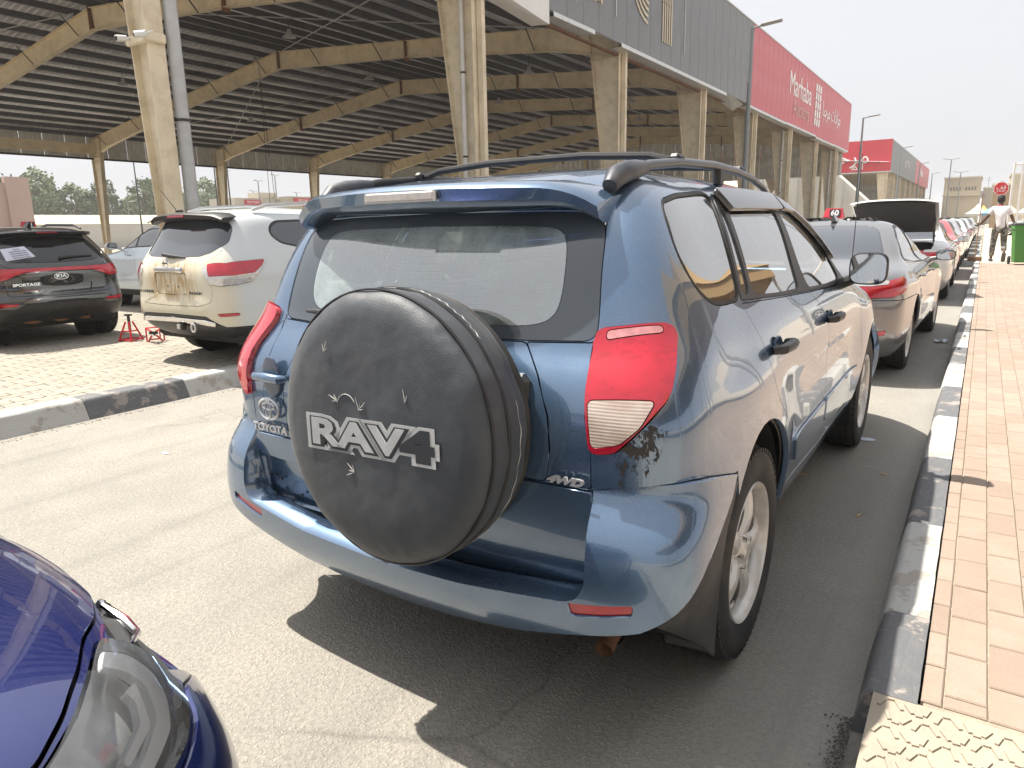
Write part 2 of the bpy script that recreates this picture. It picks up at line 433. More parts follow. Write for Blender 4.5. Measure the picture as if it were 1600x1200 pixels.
KL = -4.33                                                    # foot of the left kerb
M_JOINT = pm('dark_joint', (.11, .095, .075), .95, var=.2, vs=20, bump=.4, bs=150, kind='World')
lot = MB(); lot.box((-64.6, 90, .055), (120.0, 260, .11)); lot = tag(lot.build('paved_lot', M_JOINT), kind='structure')
# far part of the lot: too far for single stones
t = NT('far_pavers'); co = t.co('World'); br = t.n('ShaderNodeTexBrick'); t.l(co, br.inputs[0])
br.inputs['Scale'].default_value = 1; br.inputs['Brick Width'].default_value = .23; br.inputs['Row Height'].default_value = .115; br.inputs['Mortar Size'].default_value = .006
br.inputs['Color1'].default_value = (.27, .245, .205, 1); br.inputs['Color2'].default_value = (.33, .30, .25, 1); br.inputs['Mortar'].default_value = (.15, .13, .1, 1)
M_FPAV = t.done(t.bsdf(t.mix(t.math('MULTIPLY', t.ramp(t.noise(co, .7, 5), .4, .7), .35), br.outputs[0], (.2, .18, .15)), .9))
fp = MB(); fp.box((-69.3, 90, .125), (110.6, 259.8, .026)); fp.box((-9.31, 117, .125), (9.38, 205.8, .026)); fp.box((-9.31, -23.6, .125), (9.38, 32, .026))
tag(fp.build('far_paving', M_FPAV), kind='structure')

# interlocking pavers, long side along the kerb
def paver_poly():
    L, w, a = .2265 / 2, .1125 / 2, .015
    top = [(-L, w - a), (-L * .5, w + a), (0, w - a), (L * .5, w + a), (L, w - a)]
    bot = [(x, y - 2 * w) for x, y in top][::-1]
    return [(x, y) for x, y in top + bot]
def paver_mesh():
    p = paver_poly(); b = MB(); s = .965
    q = [(x * s, y * .94) for x, y in p]; q2 = [(x * .925, y * .86) for x, y in p]
    n = len(q)
    vs = [(y, x, -.02) for x, y in q] + [(y, x, .0) for x, y in q] + [(y, x, .004) for x, y in q2]
    fs = [(i, (i + 1) % n, (i + 1) % n + n, i + n) for i in range(n)] + [(i + n, (i + 1) % n + n, (i + 1) % n + 2 * n, i + 2 * n) for i in range(n)] + [tuple(range(2 * n, 3 * n))]
    b.add(vs, fs); return b
pmb = paver_mesh(); pme = pmb.mesh('paver', M_PAV)
bm = bmesh.new(); bm.from_mesh(pme); bmesh.ops.recalc_face_normals(bm, faces=bm.faces); bm.to_mesh(pme); bm.free()
cand = []
nxp, nyp = int(9.3 / .1145), int(22.5 / .2285)
for i in range(nxp):
    for j in range(nyp):
        x = -4.70 - i * .1145; y = -7.5 + j * .2285 + (i % 2) * .114
        cand.append((x, y))
def inview(x, y, z, mg=60):
    d = Vector((x, y, z)) - Vector(CAM_POS); zz = d.dot(_f)
    if zz < .1: return None
    px = 800 + 1103.3 * d.dot(_r) / zz; py = 600 - 1103.3 * d.dot(_u) / zz
    return (px, py, zz) if -mg < px < 1600 + mg and -mg < py < 1200 + mg else None
vis = sorted([(inview(x, y, .15)[2], x, y) for x, y in cand if inview(x, y, .15, 0) and inview(x, y, .15, 0)[0] < 420])[:290]
visset = {(x, y) for _, x, y in vis}
for _, x, y in vis:
    o = link('paver', pme, lot, (x, y, .142 + rnd.uniform(-.0015, .0015))); o.rotation_euler = (rnd.uniform(-.008, .008), rnd.uniform(-.008, .008), rnd.uniform(-.01, .01))
b = MB()
for x, y in cand:
    if (x, y) not in visset:
        b.add(pmb.v, pmb.f, trs(x, y, .142 + rnd.uniform(-.002, .002)) @ Matrix.Rotation(rnd.uniform(-.01, .01), 4, 'X') @ rotz(rnd.uniform(-.012, .012)))
o = b.build('pavers_beyond', M_PAV, lot, fix=False); o['kind'] = 'stuff'

# right pavement: pink bricks
wk = MB(); wk.box((21.41, 60, .0715), (40.0, 324, .143)); pavement = tag(wk.build('pavement', M_SAND), kind='structure')
def brick_shape(lx, ly, h=.02, c=.004):
    b = MB(); x, y = lx / 2, ly / 2
    vs = [(sx_ * x, sy_ * y, -h) for sx_, sy_ in ((-1, -1), (1, -1), (1, 1), (-1, 1))] + [(sx_ * x, sy_ * y, -c) for sx_, sy_ in ((-1, -1), (1, -1), (1, 1), (-1, 1))] + \
         [(sx_ * (x - c), sy_ * (y - c), 0) for sx_, sy_ in ((-1, -1), (1, -1), (1, 1), (-1, 1))]
    fs = [(i, (i + 1) % 4, (i + 1) % 4 + 4, i + 4) for i in range(4)] + [(i + 4, (i + 1) % 4 + 4, (i + 1) % 4 + 8, i + 8) for i in range(4)] + [(8, 9, 10, 11)]
    return b.add(vs, fs)
bricks = []
cx = 1.4035
for i in range(64):
    w = .0495 if i == 0 else .0985
    ly = .2345 if i else .195
    off = (0, .06, .165, .02, .11, .19)[i % 6] if i else 0
    y = -.225 + (off - .2375 if i else 0)
    k = 0
    while y < 22.0:
        l0, l1 = y, y + (.2375 if i else .198)
        if l0 < -.225: l0 = -.225
        if l1 - l0 > .05: bricks.append((cx + w / 2, (l0 + l1) / 2, w, l1 - l0 - .0065))
        y = y + (.2375 if i else .198)
    cx += w + .0042
vb = sorted([(inview(x, y, .15)[2], x, y, w, l) for x, y, w, l in bricks if inview(x, y, .15, 20)])[:295]
vbs = {(x, y) for _, x, y, w, l in vb}; bms = {}
for _, x, y, w, l in vb:
    k = (round(w, 3), round(l, 3))
    if k not in bms: bms[k] = brick_shape(w, l).mesh('brick', M_BRK)
    o = link('brick', bms[k], pavement, (x, y, .1500 + rnd.uniform(-.001, .0008))); o.rotation_euler = (rnd.uniform(-.006, .006), rnd.uniform(-.008, .008), rnd.uniform(-.006, .006))
b = MB()
for x, y, w, l in bricks:
    if (x, y) not in vbs:
        q = brick_shape(w, l); b.add(q.v, q.f, trs(x, y, .15 + rnd.uniform(-.0015, .001)))
o = b.build('bricks_beyond', M_BRK, pavement, fix=False); o['kind'] = 'stuff'
b = MB(); b.box((24.7, 122, .1465), (46.5, 200, .014)); tag(b.build('plaza', M_PLAZA), kind='structure')

# concrete kerb-ramp slab with raised chevrons and worn lettering, nearest right
padm = MB(); padm.box((2.70, -1.555, .07), (2.82, 2.63, .15)); pad = tag(padm.build('kerb_ramp_slab', M_CONC), kind='structure')
def chev(x, y, a, s=1.):
    b = MB(); w = .009 * s; P = [(-.028 * s, .02 * s), (-.012 * s, -.018 * s), (.012 * s, -.018 * s), (.028 * s, .02 * s)]
    for i in range(3):
        p, q = Vector(P[i]), Vector(P[i + 1]); d = (q - p).normalized(); n_ = Vector((-d.y, d.x)) * w / 2
        if i: p = p + d * .0045 * s
        if i < 2: q = q - d * .0045 * s
        b.prism([tuple(p - n_), tuple(q - n_), tuple(q + n_), tuple(p + n_)], 0, .005)
    return b
cm = chev(0, 0, 0).mesh('chevron', M_CONC)
k = 0
for j in range(8):
    for i in range(14):
        x = 1.335 + i * .066 + (j % 2) * .02; y = -.275 - j * .062 - i * .004
        if j > 2 and 2 <= i <= 6: continue
        o = link('chevron', cm, pad, (x, y, .145)); o.rotation_euler = (0, 0, (0 if (i + j) % 2 else math.pi) + rnd.uniform(-.15, .15)); k += 1
text('pad_letters', 'AC', M_CONC, frame((1.53, -.50, .1472), (1, .02, 0), (0, 1, 0)), .09, .0035, pad)

# ---- kerbs: black and white painted blocks
def kerb_block(x0, sgn, y0, y1, m, parent, ztop=.15, wid=.135, bat=.03, label=None):
    b = MB(); g = .0025; c = .016
    prof = [(0, -.05), (bat, ztop - .035), (bat + .006, ztop - c), (bat + c + .004, ztop - .003), (bat + c * 2, ztop), (bat + wid, ztop), (bat + wid, -.05)]
    n = len(prof); ya, yb = y0 + g, y1 - g
    ys = [ya, ya + .006] + [ya + (yb - ya) * k / 6 for k in range(1, 6)] + [yb - .006, yb]
    vs = []
    for k, y in enumerate(ys):
        sc = .004 if k in (0, len(ys) - 1) else 0
        for i, (x, z) in enumerate(prof):
            j = rnd.uniform(-.0015, .0015)
            vs.append((x0 + sgn * (x + sc * (1 if i < 5 else 0)) + j, y, z - sc * (1 if 1 < i < 6 else 0) + j))
    fs = [(k * n + i, (k + 1) * n + i, (k + 1) * n + i + 1, k * n + i + 1) for k in range(len(ys) - 1) for i in range(n - 1)]
    fs += [tuple(range(n)), tuple(range((len(ys) - 1) * n, len(ys) * n))[::-1]]
    b.add(vs, fs, smooth=True)
    o = b.build('kerb_block', m, parent)
    if label: o['label'] = label
    return o
b = MB(); b.box((1.335, 39.9, .04), (.10, 80, .08)); kr = tag(b.build('kerb_right', M_CONC), kind='structure')
ys = [-.245, .25, 1.10, 2.12, 3.10, 4.11, 5.16, 6.14, 7.26] + [7.26 + 1.0 * i for i in range(1, 36)]
for i in range(len(ys) - 1):
    kerb_block(1.232, 1, ys[i], ys[i + 1], M_KB if i % 2 == 0 else M_KW, kr)
b = MB(); b.box((-4.50, 60, .04), (.12, 150, .08)); kl = tag(b.build('kerb_left', M_CONC), kind='structure')
ys = [.45 - .86 * i for i in range(12, 0, -1)] + [.45 + .86 * i for i in range(0, 60)]
for i in range(len(ys) - 1):
    w = abs(round((ys[i] - .45) / .86)) % 2 == 1
    kerb_block(-4.335, -1, ys[i], ys[i + 1], M_KW if w else M_KB, kl, .158, .19, .085)
# sand drifts along the left kerb foot

# ================================================================ market sheds
M_CREAM = pm('cream_steel', (.70, .61, .45), .55, var=.10, vs=1.2, bump=.05, bs=20, dirt=((.22, .13, .06), .40, 3.5))
M_CREAMD = pm('cream_rafter', (.76, .64, .44), .6, var=.10, vs=1.0, dirt=((.20, .13, .07), .5, 2.0))
M_PURL = pm('purlin_steel', (.085, .080, .085), .55, var=.2, vs=2, metal=.2)
M_ROOF = pm('roof_sheet', (.66, .66, .70), .45, var=.25, vs=.7, metal=.2)
M_BAND = pm('grey_wall_sheet', (.68, .68, .64), .6, var=.2, vs=.9, dirt=((.16, .14, .12), .5, 1.4))
M_DARKST = pm('dark_steel', (.05, .045, .04), .5, metal=.5, var=.1)
M_RUST = pm('rust_steel', (.20, .10, .05), .8, var=.3, vs=9, bump=.3)
M_PIPE = pm('grey_pipe', (.46, .47, .48), .4, var=.08, vs=3, dirt=((.3, .26, .2), .4, 5))
M_WPIPE = pm('white_pipe', (.66, .66, .64), .35, var=.06, vs=3, dirt=((.4, .33, .25), .4, 6))
M_FGREY = pm('grey_fascia_sheet', (.185, .19, .20), .5, var=.10, vs=.5, metal=.25, dirt=((.28, .27, .26), .3, .8))
M_FRED = pm('red_fascia_sheet', (.52, .105, .13), .5, var=.10, vs=.5, dirt=((.60, .32, .32), .35, .7))
M_FRED2 = pm('bright_red_sheet', (.55, .03, .05), .45, var=.08, vs=.5)
M_FWHITE = pm('white_fascia_sheet', (.70, .70, .68), .5, var=.08, vs=1, dirt=((.5, .45, .38), .4, 1.2))
M_TRIM = pm('pale_trim', (.62, .63, .62), .4, var=.08, metal=.3)
M_LWHITE = pm('white_lettering', (.80, .80, .80), .5, var=0)
M_LGOLD = pm('gold_lettering', (.58, .50, .36), .45, var=0, metal=.2)
M_LPALE = pm('faded_lettering', (.62, .36, .34), .5, var=0)
M_RED = pm('red_paint', (.55, .02, .03), .4, var=.08)
M_BLACK = pm('black_plastic', (.018, .018, .02), .45, var=.1)
M_WHITE = pm('white_paint', (.72, .72, .70), .45, var=.05)

XC, XI, XF = -8.95, -9.15, -41.9            # outer face of near columns, web, far columns
RIDGE = (-25.3, 9.35); NEAR = 7.95; FAR = 7.0
def roofz(x):
    return RIDGE[1] + (NEAR - RIDGE[1]) * (x - RIDGE[0]) / (XC - RIDGE[0]) if x > RIDGE[0] else RIDGE[1] + (FAR - RIDGE[1]) * (RIDGE[0] - x) / (RIDGE[0] - XF)

def ibeam_path(b, pts, depth, wid, tw=.012, tf=.02):
    """I-section along points in the xz plane at y=0; depth per point, hanging below the point line"""
    for (x0, z0), (x1, z1), d0, d1 in zip(pts, pts[1:], depth, depth[1:]):
        L = math.hypot(x1 - x0, z1 - z0); nx, nz = -(z1 - z0) / L, (x1 - x0) / L
        if nz < 0: nx, nz = -nx, -nz
        for (ya, yb, ta, tb, ua, ub) in ((-tw / 2, tw / 2, tf, d0 - tf, tf, d1 - tf), (-wid / 2, wid / 2, 0, tf, 0, tf), (-wid / 2, wid / 2, d0 - tf, d0, d1 - tf, d1)):
            vs = [(x0 - nx * s_, y_, z0 - nz * s_) for y_ in (ya, yb) for s_ in (ta, tb)] + [(x1 - nx * s_, y_, z1 - nz * s_) for y_ in (ya, yb) for s_ in (ua, ub)]
            b.add(vs, [(0, 1, 3, 2), (4, 6, 7, 5), (0, 4, 5, 1), (2, 3, 7, 6), (0, 2, 6, 4), (1, 5, 7, 3)])
def rafter_mesh():
    b = MB()
    far_k, near_k = XF + 8.6, XC - 9.0
    xs = [XF + .15, XF + 1.6, far_k, RIDGE[0], near_k, XC - 2.4, XC - .35]
    dp = [.98, .78, .60, .72, .60, .74, 1.0]
    ibeam_path(b, [(x, roofz(x) - .24) for x in xs], dp, .22)
    return b.mesh('rafter', M_CREAMD)
def splice_mesh():
    b = MB()
    b.box((0, 0, -.36), (.05, .26, .80))
    for s in (-1, 1):
        for z in (-.05, -.2, -.5, -.65): b.box((.04, s * .08, z), (.04, .03, .03)); b.box((-.04, s * .08, z), (.04, .03, .03))
    return b.mesh('splice_plate', M_RUST)
def column_mesh(near, wtb=None):
    b = MB(); s = 1 if near else -1; x0 = XC if near else XF; zt = roofz(x0) - .26
    wt, wb = (1.12, .22) if near else (1.0, .30); zb = .12
    if wtb: wt, wb = wtb
    xi = lambda w: x0 - s * w
    # web, outer flange, sloping inner flange, base plate, top plate, stiffener
    b.add([(x0 - s * .01, y, zb) for y in (-.007, .007)] + [(xi(wb), y, zb) for y in (-.007, .007)] + [(x0 - s * .01, y, zt) for y in (-.007, .007)] + [(xi(wt), y, zt) for y in (-.007, .007)],
          [(0, 1, 3, 2), (4, 6, 7, 5), (0, 4, 5, 1), (2, 3, 7, 6), (0, 2, 6, 4), (1, 5, 7, 3)])
    b.box((x0, 0, (zb + zt) / 2), (.02, .27, zt - zb))
    b.add([(xi(w) + d, y, z) for w, z in ((wb, zb), (wt, zt)) for y in (-.11, .11) for d in (-.01, .01)], [(0, 1, 3, 2), (4, 6, 7, 5), (0, 4, 5, 1), (2, 3, 7, 6), (0, 2, 6, 4), (1, 5, 7, 3)])
    b.box((x0 - s * wb / 2, 0, zb + .02), (wb + .2, .42, .03)); b.box((x0 - s * wt / 2, 0, zt - .02), (wt, .28, .025)); b.box((x0 - s * wt / 2, 0, zt - 1.0), (wt - .06, .20, .015))
    return b.mesh('column', M_CREAM)
def shed(y0, nb, bay, detail=True, x_off=0., label='', split=None, end_wall=True, name='market_shed'):
    root = empty(name, (x_off, y0, 0), label=label, cat='building')
    fy = [i * bay for i in range(nb + 1)]
    cn, cf, rf, sp = column_mesh(True), column_mesh(False), rafter_mesh(), splice_mesh()
    tube_m = MB().box((XC + .10, .0, 3.55), (.14, .14, 6.9)).mesh('cladding_post', M_CREAM)
    for i, y in enumerate(fy):
        link('column', column_mesh(True, (.66, .24)) if detail and i == 0 else cn, root, (0, y, 0)); link('column', cf, root, (0, y, 0)); r = link('rafter', rf, root, (0, y, 0))
        if not (detail and i == 0): link('cladding_post', tube_m, root, (0, y + .09, 0))
        if detail:
            for x in (XF + 8.6, RIDGE[0], XC - 9.0): link('splice_plate', sp, r, (x, 0, roofz(x) - .20))
    ya, yb = (-.4 if detail else -1.1), fy[-1] + (3.3 if detail else 1.4)
    yb2 = yb
    # roof sheets: two slopes, ribbed along x
    for side, (xa, za, xb, zb) in (('a', (XC + .28, roofz(XC) - .06, RIDGE[0], RIDGE[1] + .03)), ('b', (RIDGE[0], RIDGE[1] + .03, XF - .5, roofz(XF) - .03))):
        b = MB(); n = int((yb - ya) / .25)
        vs = []; hs_ = (0, 0, .035, .035)
        for k in range(n * 4 + 1):
            y = ya + (k // 4) * .25 + (0, .14, .165, .225)[k % 4]; h = hs_[k % 4]
            vs += [(xa, y, za + h), (xb, y, zb + h)]
        b.add(vs, [(2 * k, 2 * k + 1, 2 * k + 3, 2 * k + 2) for k in range(len(vs) // 2 - 1)])
        b.build('roof_sheet', M_ROOF, root, fix=False)
    # purlins: Z sections along the shed
    pur = MB(); Lp = yb - ya
    pur.box((0, (ya + yb) / 2, -.10), (.012, Lp, .20)); pur.box((.035, (ya + yb) / 2, -.005), (.07, Lp, .008)); pur.box((-.035, (ya + yb) / 2, -.197), (.075, Lp, .008)); pur.box((-.072, (ya + yb) / 2, -.185), (.006, Lp, .03))
    pme_ = pur.mesh('purlin', M_PURL)
    xs = list(np.arange(XF + .5, XC, 1.17))
    for x in xs: link('purlin', pme_, root, (float(x), 0, roofz(x) - .03))
    if detail:
        fb = MB(); fb.tube([(0, -.08, 0), (0, -.62, .60)], .022, 5); fbm = fb.mesh('fly_brace', M_DARKST)
        for y in fy[:6]:
            for x in xs[1::3]:
                link('fly_brace', fbm, root, (float(x), y, roofz(x) - .9))
    # far side: hanging grey wall sheets, each panel on its own, and a bottom rail
    b = MB()
    npn = int((yb - ya) / 1.15)
    pn = MB()
    prof = []
    for k in range(6): prof += [(k * .19, 0), (k * .19 + .12, 0), (k * .19 + .14, .03), (k * .19 + .17, .03)]
    prof = [(y, x) for y, x in prof if y <= 1.13]
    vs = [(x, y, z) for y, x in prof for z in (0, 1.28)]
    pn.add(vs, [(2 * k, 2 * k + 1, 2 * k + 3, 2 * k + 2) for k in range(len(prof) - 1)])
    pnm = pn.mesh('wall_panel', M_BAND)
    for k in range(npn): link('wall_panel', pnm, root, (XF - .06, ya + k * 1.15, 5.72 + (k % 3) * .006))
    MB().box((XF - .02, (ya + yb) / 2, 5.70), (.08, yb - ya, .10)).build('bottom_rail', M_DARKST, root)
    MB().box((XF + .32, (fy[0] + fy[2]) / 2, 6.2), (.12, fy[2] - fy[0], .55)).build('eave_strut', M_CREAMD, root)
    # end wall band at the north end
    if end_wall:
        n = 0
        x = XF
        while x < XC - .3:
            h = roofz(x + .55) - 5.05
            q = MB(); q.add([(a, 0 if j % 2 else .03, z) for j, a in enumerate(np.linspace(0, 1.09, 9)) for z in (0, h)], [(2 * k, 2 * k + 1, 2 * k + 3, 2 * k + 2) for k in range(8)])
            q.build('wall_panel', M_BAND, root, (x, yb - .15, 5.0), fix=False); x += 1.1
        for x in np.arange(XF + 4, XC, 5.5): MB().box((float(x), yb - .35, 4.6), (.2, .25, 9.0)).build('wind_post', M_CREAMD, root)
    # fascia
    z0, z1, xf = 6.88, 10.45, XC + .37
    sp_ = split if split is not None else yb * .5
    def fascia(ya_, yb_, m, nm):
        n = max(1, round((yb_ - ya_) / .98))
        w = (yb_ - ya_) / n
        q = MB(); pr = [(0, 0), (.03, .012), (w - .03, .012), (w - .004, 0)]
        q.add([(x, y, z) for y, x in pr for z in (z0, z1)], [(2 * k, 2 * k + 1, 2 * k + 3, 2 * k + 2) for k in range(3)])
        me = q.mesh(nm, m)
        for k in range(n): link(nm, me, root, (xf, ya_ + k * w, rnd.uniform(-.004, .004)))
    return root, fy, xf, z0, z1, ya, yb2, fascia

Y0 = 4.26
root, fy, xf, z0, z1, ya, yb, fascia = shed(Y0, 7, 7.98, label='long open steel shed with tapered cream columns and grey and red fascia')
yl = lambda y: y - Y0
fascia(yl(15.0), yl(34.2), M_FGREY, 'grey_fascia_panel'); fascia(yl(34.2), yl(63.4), M_FRED, 'red_fascia_panel')
# back of the fascia, soffit trim with torn end, end return
b = MB(); b.box((xf - .10, (yl(15) + yl(63.4)) / 2, 8.65), (.06, 48.4, 3.5)); b.build('fascia_frame', M_TRIM, root)
b = MB(); b.box((xf - .06, (yl(14.9) + yl(63.3)) / 2, z1 + .03), (.22, 48.6, .05)); b.build('coping', M_TRIM, root)
b = MB()
segs = [(15.2, 17.6, .02, 0), (19.4, 30.3, .0, .0), (33.4, 41.5, .03, .05), (41.5, 50, .01, -.02), (50, 57, .05, .03), (57, 63.4, .0, .0)]
for a_, b_, dz0, dz1 in segs:
    y0_, y1_ = yl(a_), yl(b_)
    vs = [(xf + .03, y0_, z0 + .02 - dz0), (xf + .03, y1_, z0 + .02 - dz1), (xf - .62, y0_, z0 - .10 - dz0), (xf - .62, y1_, z0 - .10 - dz1), (xf + .04, y0_, z0 - .10 - dz0), (xf + .04, y1_, z0 - .10 - dz1)]
    b.add(vs, [(0, 1, 5, 4), (4, 5, 3, 2)])
b.build('soffit_trim', M_TRIM, root, fix=False)
b = MB(); b.add([(xf + .08, yl(30.3), z0 + .02), (xf + .05, yl(32.8), z0 - .14), (xf - .5, yl(33.0), z0 - .35), (xf - .55, yl(30.3), z0 - .08)], [(0, 1, 2, 3)]); b.build('torn_trim', M_TRIM, root, fix=False)
b = MB()
for y in np.arange(15.1, 63, .22): b.box((xf - .45, yl(y), z0 - .135), (.10, .10, .03))
b.box((xf - .45, (yl(15) + yl(63.4)) / 2, z0 - .165), (.16, 48.4, .025)); b.build('soffit_rail', M_RUST, root)
b = MB(); b.box((xf - .25, yl(63.45), 8.66), (.55, .05, 3.5)); b.build('fascia_return', M_TRIM, root)
# drooping white gutter piece at the near end of the sign
b = MB(); b.add([(xf + .02, yl(9.5), 7.35), (xf + .02, yl(15.0), 7.30), (xf + .02, yl(15.0), 6.52), (xf + .02, yl(13.0), 6.72), (xf + .02, yl(9.5), 6.95), (xf - .4, yl(14.8), 6.50), (xf - .4, yl(9.5), 6.95)], [(0, 4, 3, 2, 1), (4, 6, 5, 2, 3)]); b.build('white_gutter', M_FWHITE, root, fix=False)
# signs on the fascia: local frame facing the street (+x), reading direction +y
def sgn(y, z): return frame((xf + .03, yl(y), z), (0, 1, 0), (0, 0, 1))
text('lettering', '\uFE8D\uFEE0\uFEE4\uFEB0\uFE8D\uFEA9'[::-1], M_LGOLD, sgn(16.9, 8.0), 1.1, .01, root)
text('lettering', 'AUCTION', M_LGOLD, sgn(15.9, 9.3), .8, .01, root)
# curved line emblem: nested arcs turning into upright strokes
b = MB()
def ribbon(P, w, M):
    for p, q in zip(P, P[1:]):
        p, q = Vector(p), Vector(q); d = (q - p).normalized(); n_ = Vector((-d.y, d.x)) * w / 2; p = p - d * w * .1
        b.prism([tuple(p - n_), tuple(q - n_), tuple(q + n_), tuple(p + n_)], 0, .012, M)
Me = sgn(21.7, 8.7)
for k in range(5):
    r = 1.50 - k * .20
    ribbon([(.35 + r * math.cos(a) * 1.0, .1 + r * math.sin(a)) for a in np.linspace(0, math.pi * .52, 8)] , .09, Me)
    ribbon([(.35 + r, .1), (.35 + r, -1.15)], .09, Me)
    ribbon([(-1.6 + k * .21, 1.3), (-1.6 + k * .21, .6)] + [(-.1 - (1.5 - k * .21) * math.cos(a), .6 - (1.45 - k * .2) * math.sin(a)) for a in np.linspace(.05, math.pi * .46, 7)], .09, Me)
b.build('line_emblem', M_LGOLD, root)
for y in (19.0, 24.9): MB().box((xf + .03, yl(y), 8.6), (.02, .035, 2.1)).build('divider_line', M_TRIM, root)
text('lettering', 'Marhaba', M_LWHITE, sgn(44.8, 9.0), 1.75, .01, root)
text('lettering', 'Auctions', M_LPALE, sgn(45.2, 7.85), 1.25, .01, root)
b = MB()
for i in range(3):
    for j in range(5):
        b.prism([(-.9 + i * .68, 1.3 - j * .52), (-.9 + i * .68 + .42, 1.42 - j * .52), (-.9 + i * .68 + .42, .98 - j * .52), (-.9 + i * .68, .86 - j * .52)], 0, .012, sgn(50.0, 8.65))
b.build('block_emblem', M_LWHITE, root)
text('lettering', ' '.join(['\uFEE3\uFEAE\uFEA3\uFE92\uFE8E'[::-1], '\uFEE3\uFEB0\uFE8D\uFEA9\uFE8D\uFE95'[::-1]]), M_LWHITE, sgn(55.2, 8.75), 1.35, .01, root)
# downpipes at the columns (alternate ones carry white, the nearest a wide grey one)
def downpipe(y, x, r, m, z1_=7.6):
    b = MB(); b.tube([(x, yl(y), .12), (x, yl(y), z1_)], r, 12); o = b.build('downpipe', m, root)
    for z in (1.3, 3.1, 5.0): MB().tube([(x, yl(y), z - .02), (x, yl(y), z + .02)], r * 1.18, 12).build('pipe_clamp', M_DARKST, o)
downpipe(4.26 + .29, XC + .0, .10, M_PIPE)
for k in (1, 4, 5, 7): downpipe(4.26 + 7.98 * k - .10, XC - .32, .055, M_WPIPE)
# rods crossing under the roof
b = MB()
for (p, q) in (((-41, 4.4, 6.7), (-26, 12, 9.0)), ((-26, 4.4, 9.0), (-41, 12.2, 6.7)), ((-25, 12.3, 9.0), (-10, 20, 7.6)), ((-25, 20, 9.0), (-10, 12.3, 7.6)), ((-41, 20.4, 6.7), (-26, 28.3, 9.0)), ((-41, 28.3, 6.7), (-26, 20.4, 9))):
    o = MB(); o.tube([(p[0], yl(p[1]), p[2]), (q[0], yl(q[1]), q[2])], .018, 5); o.build('brace_rod', M_PIPE, root)

# small things fixed to the nearest columns and hung from the roof
def cctv(loc, rz, label, grp=None):
    r = empty('security_camera', loc, rz, label=label, cat='camera')
    b = MB(); b.tube([(0, -.02, 0), (0, .13, -.02)], [.045, .045], 10); b.build('camera_body', M_WHITE, r)
    b = MB(); b.tube([(0, .13, -.02), (0, .15, -.023)], [.036, .03], 10); b.build('lens', M_BLACK, r)
    b = MB(); b.tube([(0, -.02, 0), (-.02, -.12, .03)], .016, 6); b.build('bracket', M_WHITE, r)
# boarding collar with two cameras, round the nearest column (column face at y 4.26)
cz = 4.18
b = MB(); b.box((XC - .20, 4.10, cz), (.52, .07, .13), bev=.02); b.box((XC + .04, 4.10 + .12, cz + .02), (.08, .34, .14), bev=.02)
rm = b.build('camera_bracket_band', M_CREAM, None); tag(rm, 'rough cream band wrapped round the nearest column, holding two cameras', 'bracket')
cctv((XC - .34, 4.00, cz + .02), math.pi, 'small dark camera facing the viewer on the nearest cream column')
cctv((XC + .14, 4.02, cz + .02), math.pi * .75, 'small camera pointing right beside the grey pipe of the nearest column')
lampgrp = 'high bay lamps hanging under the shed roof'
HB = ['behind the top of the second column', 'right of the second column, on a long cord', 'left of the nearest column, near the far side', 'over the middle of the shed behind the cables', 'above the second far column', 'just right of the nearest column top', 'above the third far column', 'midway between second and third column', 'beside the third column top', 'deep in the shed near the north end', 'above the leaning far column']
def highbay(x, y, drop):
    r = empty('hanging_lamp', (x, y, roofz(x) - .25 - drop), label='bell shaped lamp under the roof, ' + HB.pop(0), cat='lamp', group=lampgrp)
    MB().tube([(0, 0, .1), (0, 0, drop + .1)], .012, 5).build('cord', M_DARKST, r)
    MB().lathe([(.04, .14), (.07, .10), (.09, 0), (.23, -.12), (.24, -.14), (.22, -.13)], 14).build('lamp_shade', M_PIPE, r)
for x, y, dr in ((-15, 24.4, .5), (-14, 32.5, .6), (-31, 16.3, .3), (-24, 24.4, .4), (-33, 24.4, .5), (-20, 16.3, .35), (-31, 32.5, .6), (-22, 32.5, .5), (-17, 40.5, .6), (-26, 40.5, .6), (-35, 12.5, .6)):
    highbay(x, y, dr)
for x0, x1, y, lb in ((-27.2, -27.25, 20.6, 'left one of two thin cables hanging from the shed ridge'), (-26.7, -26.2, 20.2, 'right one of two thin cables hanging from the shed ridge')):
    b = MB(); b.tube([(x0, y, roofz(x0) - .5), (x1 - .3, y + .2, .2)], .012, 5); tag(b.build('hanging_cable', M_DARKST), lb, 'cable', 'cables hanging under the shed roof')

# second shed farther along, same kind
Y2 = 94.6
root2, fy2, xf2, z02, z12, ya2, yb2, fascia2 = shed(Y2, 8, 7.98, detail=False, label='farther shed down the street with a bright red end and grey side', name='market_shed')
fascia2(-.6, 35, M_FGREY, 'grey_fascia_panel'); fascia2(35, 65.4, M_FRED, 'red_fascia_panel')
q = MB(); q.box((xf2 - 16.5, -.62, 8.7), (33.2, .08, 3.55)); q.build('end_fascia', M_FRED2, root2)
MB().box((xf2 - 16.4, -.62, 6.85), (33.2, .14, .12)).build('end_trim', M_TRIM, root2)
MB().box((xf2 - .06, 32.4, z12 + .03), (.22, 66, .06)).build('coping', M_TRIM, root2)
def f2(x, z): return frame((x, -.70, z), (1, 0, 0), (0, 0, 1))
text('lettering', '\uFEE3\uFEAE\uFEA3\uFE92\uFE8E'[::-1], M_LWHITE, f2(-13.2, 8.6), 2.3, .02, root2)
text('lettering', '\uFE8D\uFEDF\uFEE4'[::-1], M_LWHITE, f2(-12.0, 7.55), 1.2, .02, root2)
text('lettering', 'Marhaba', M_LWHITE, frame((xf2 + .04, 47, 8.9), (0, 1, 0), (0, 0, 1)), 1.8, .02, root2)
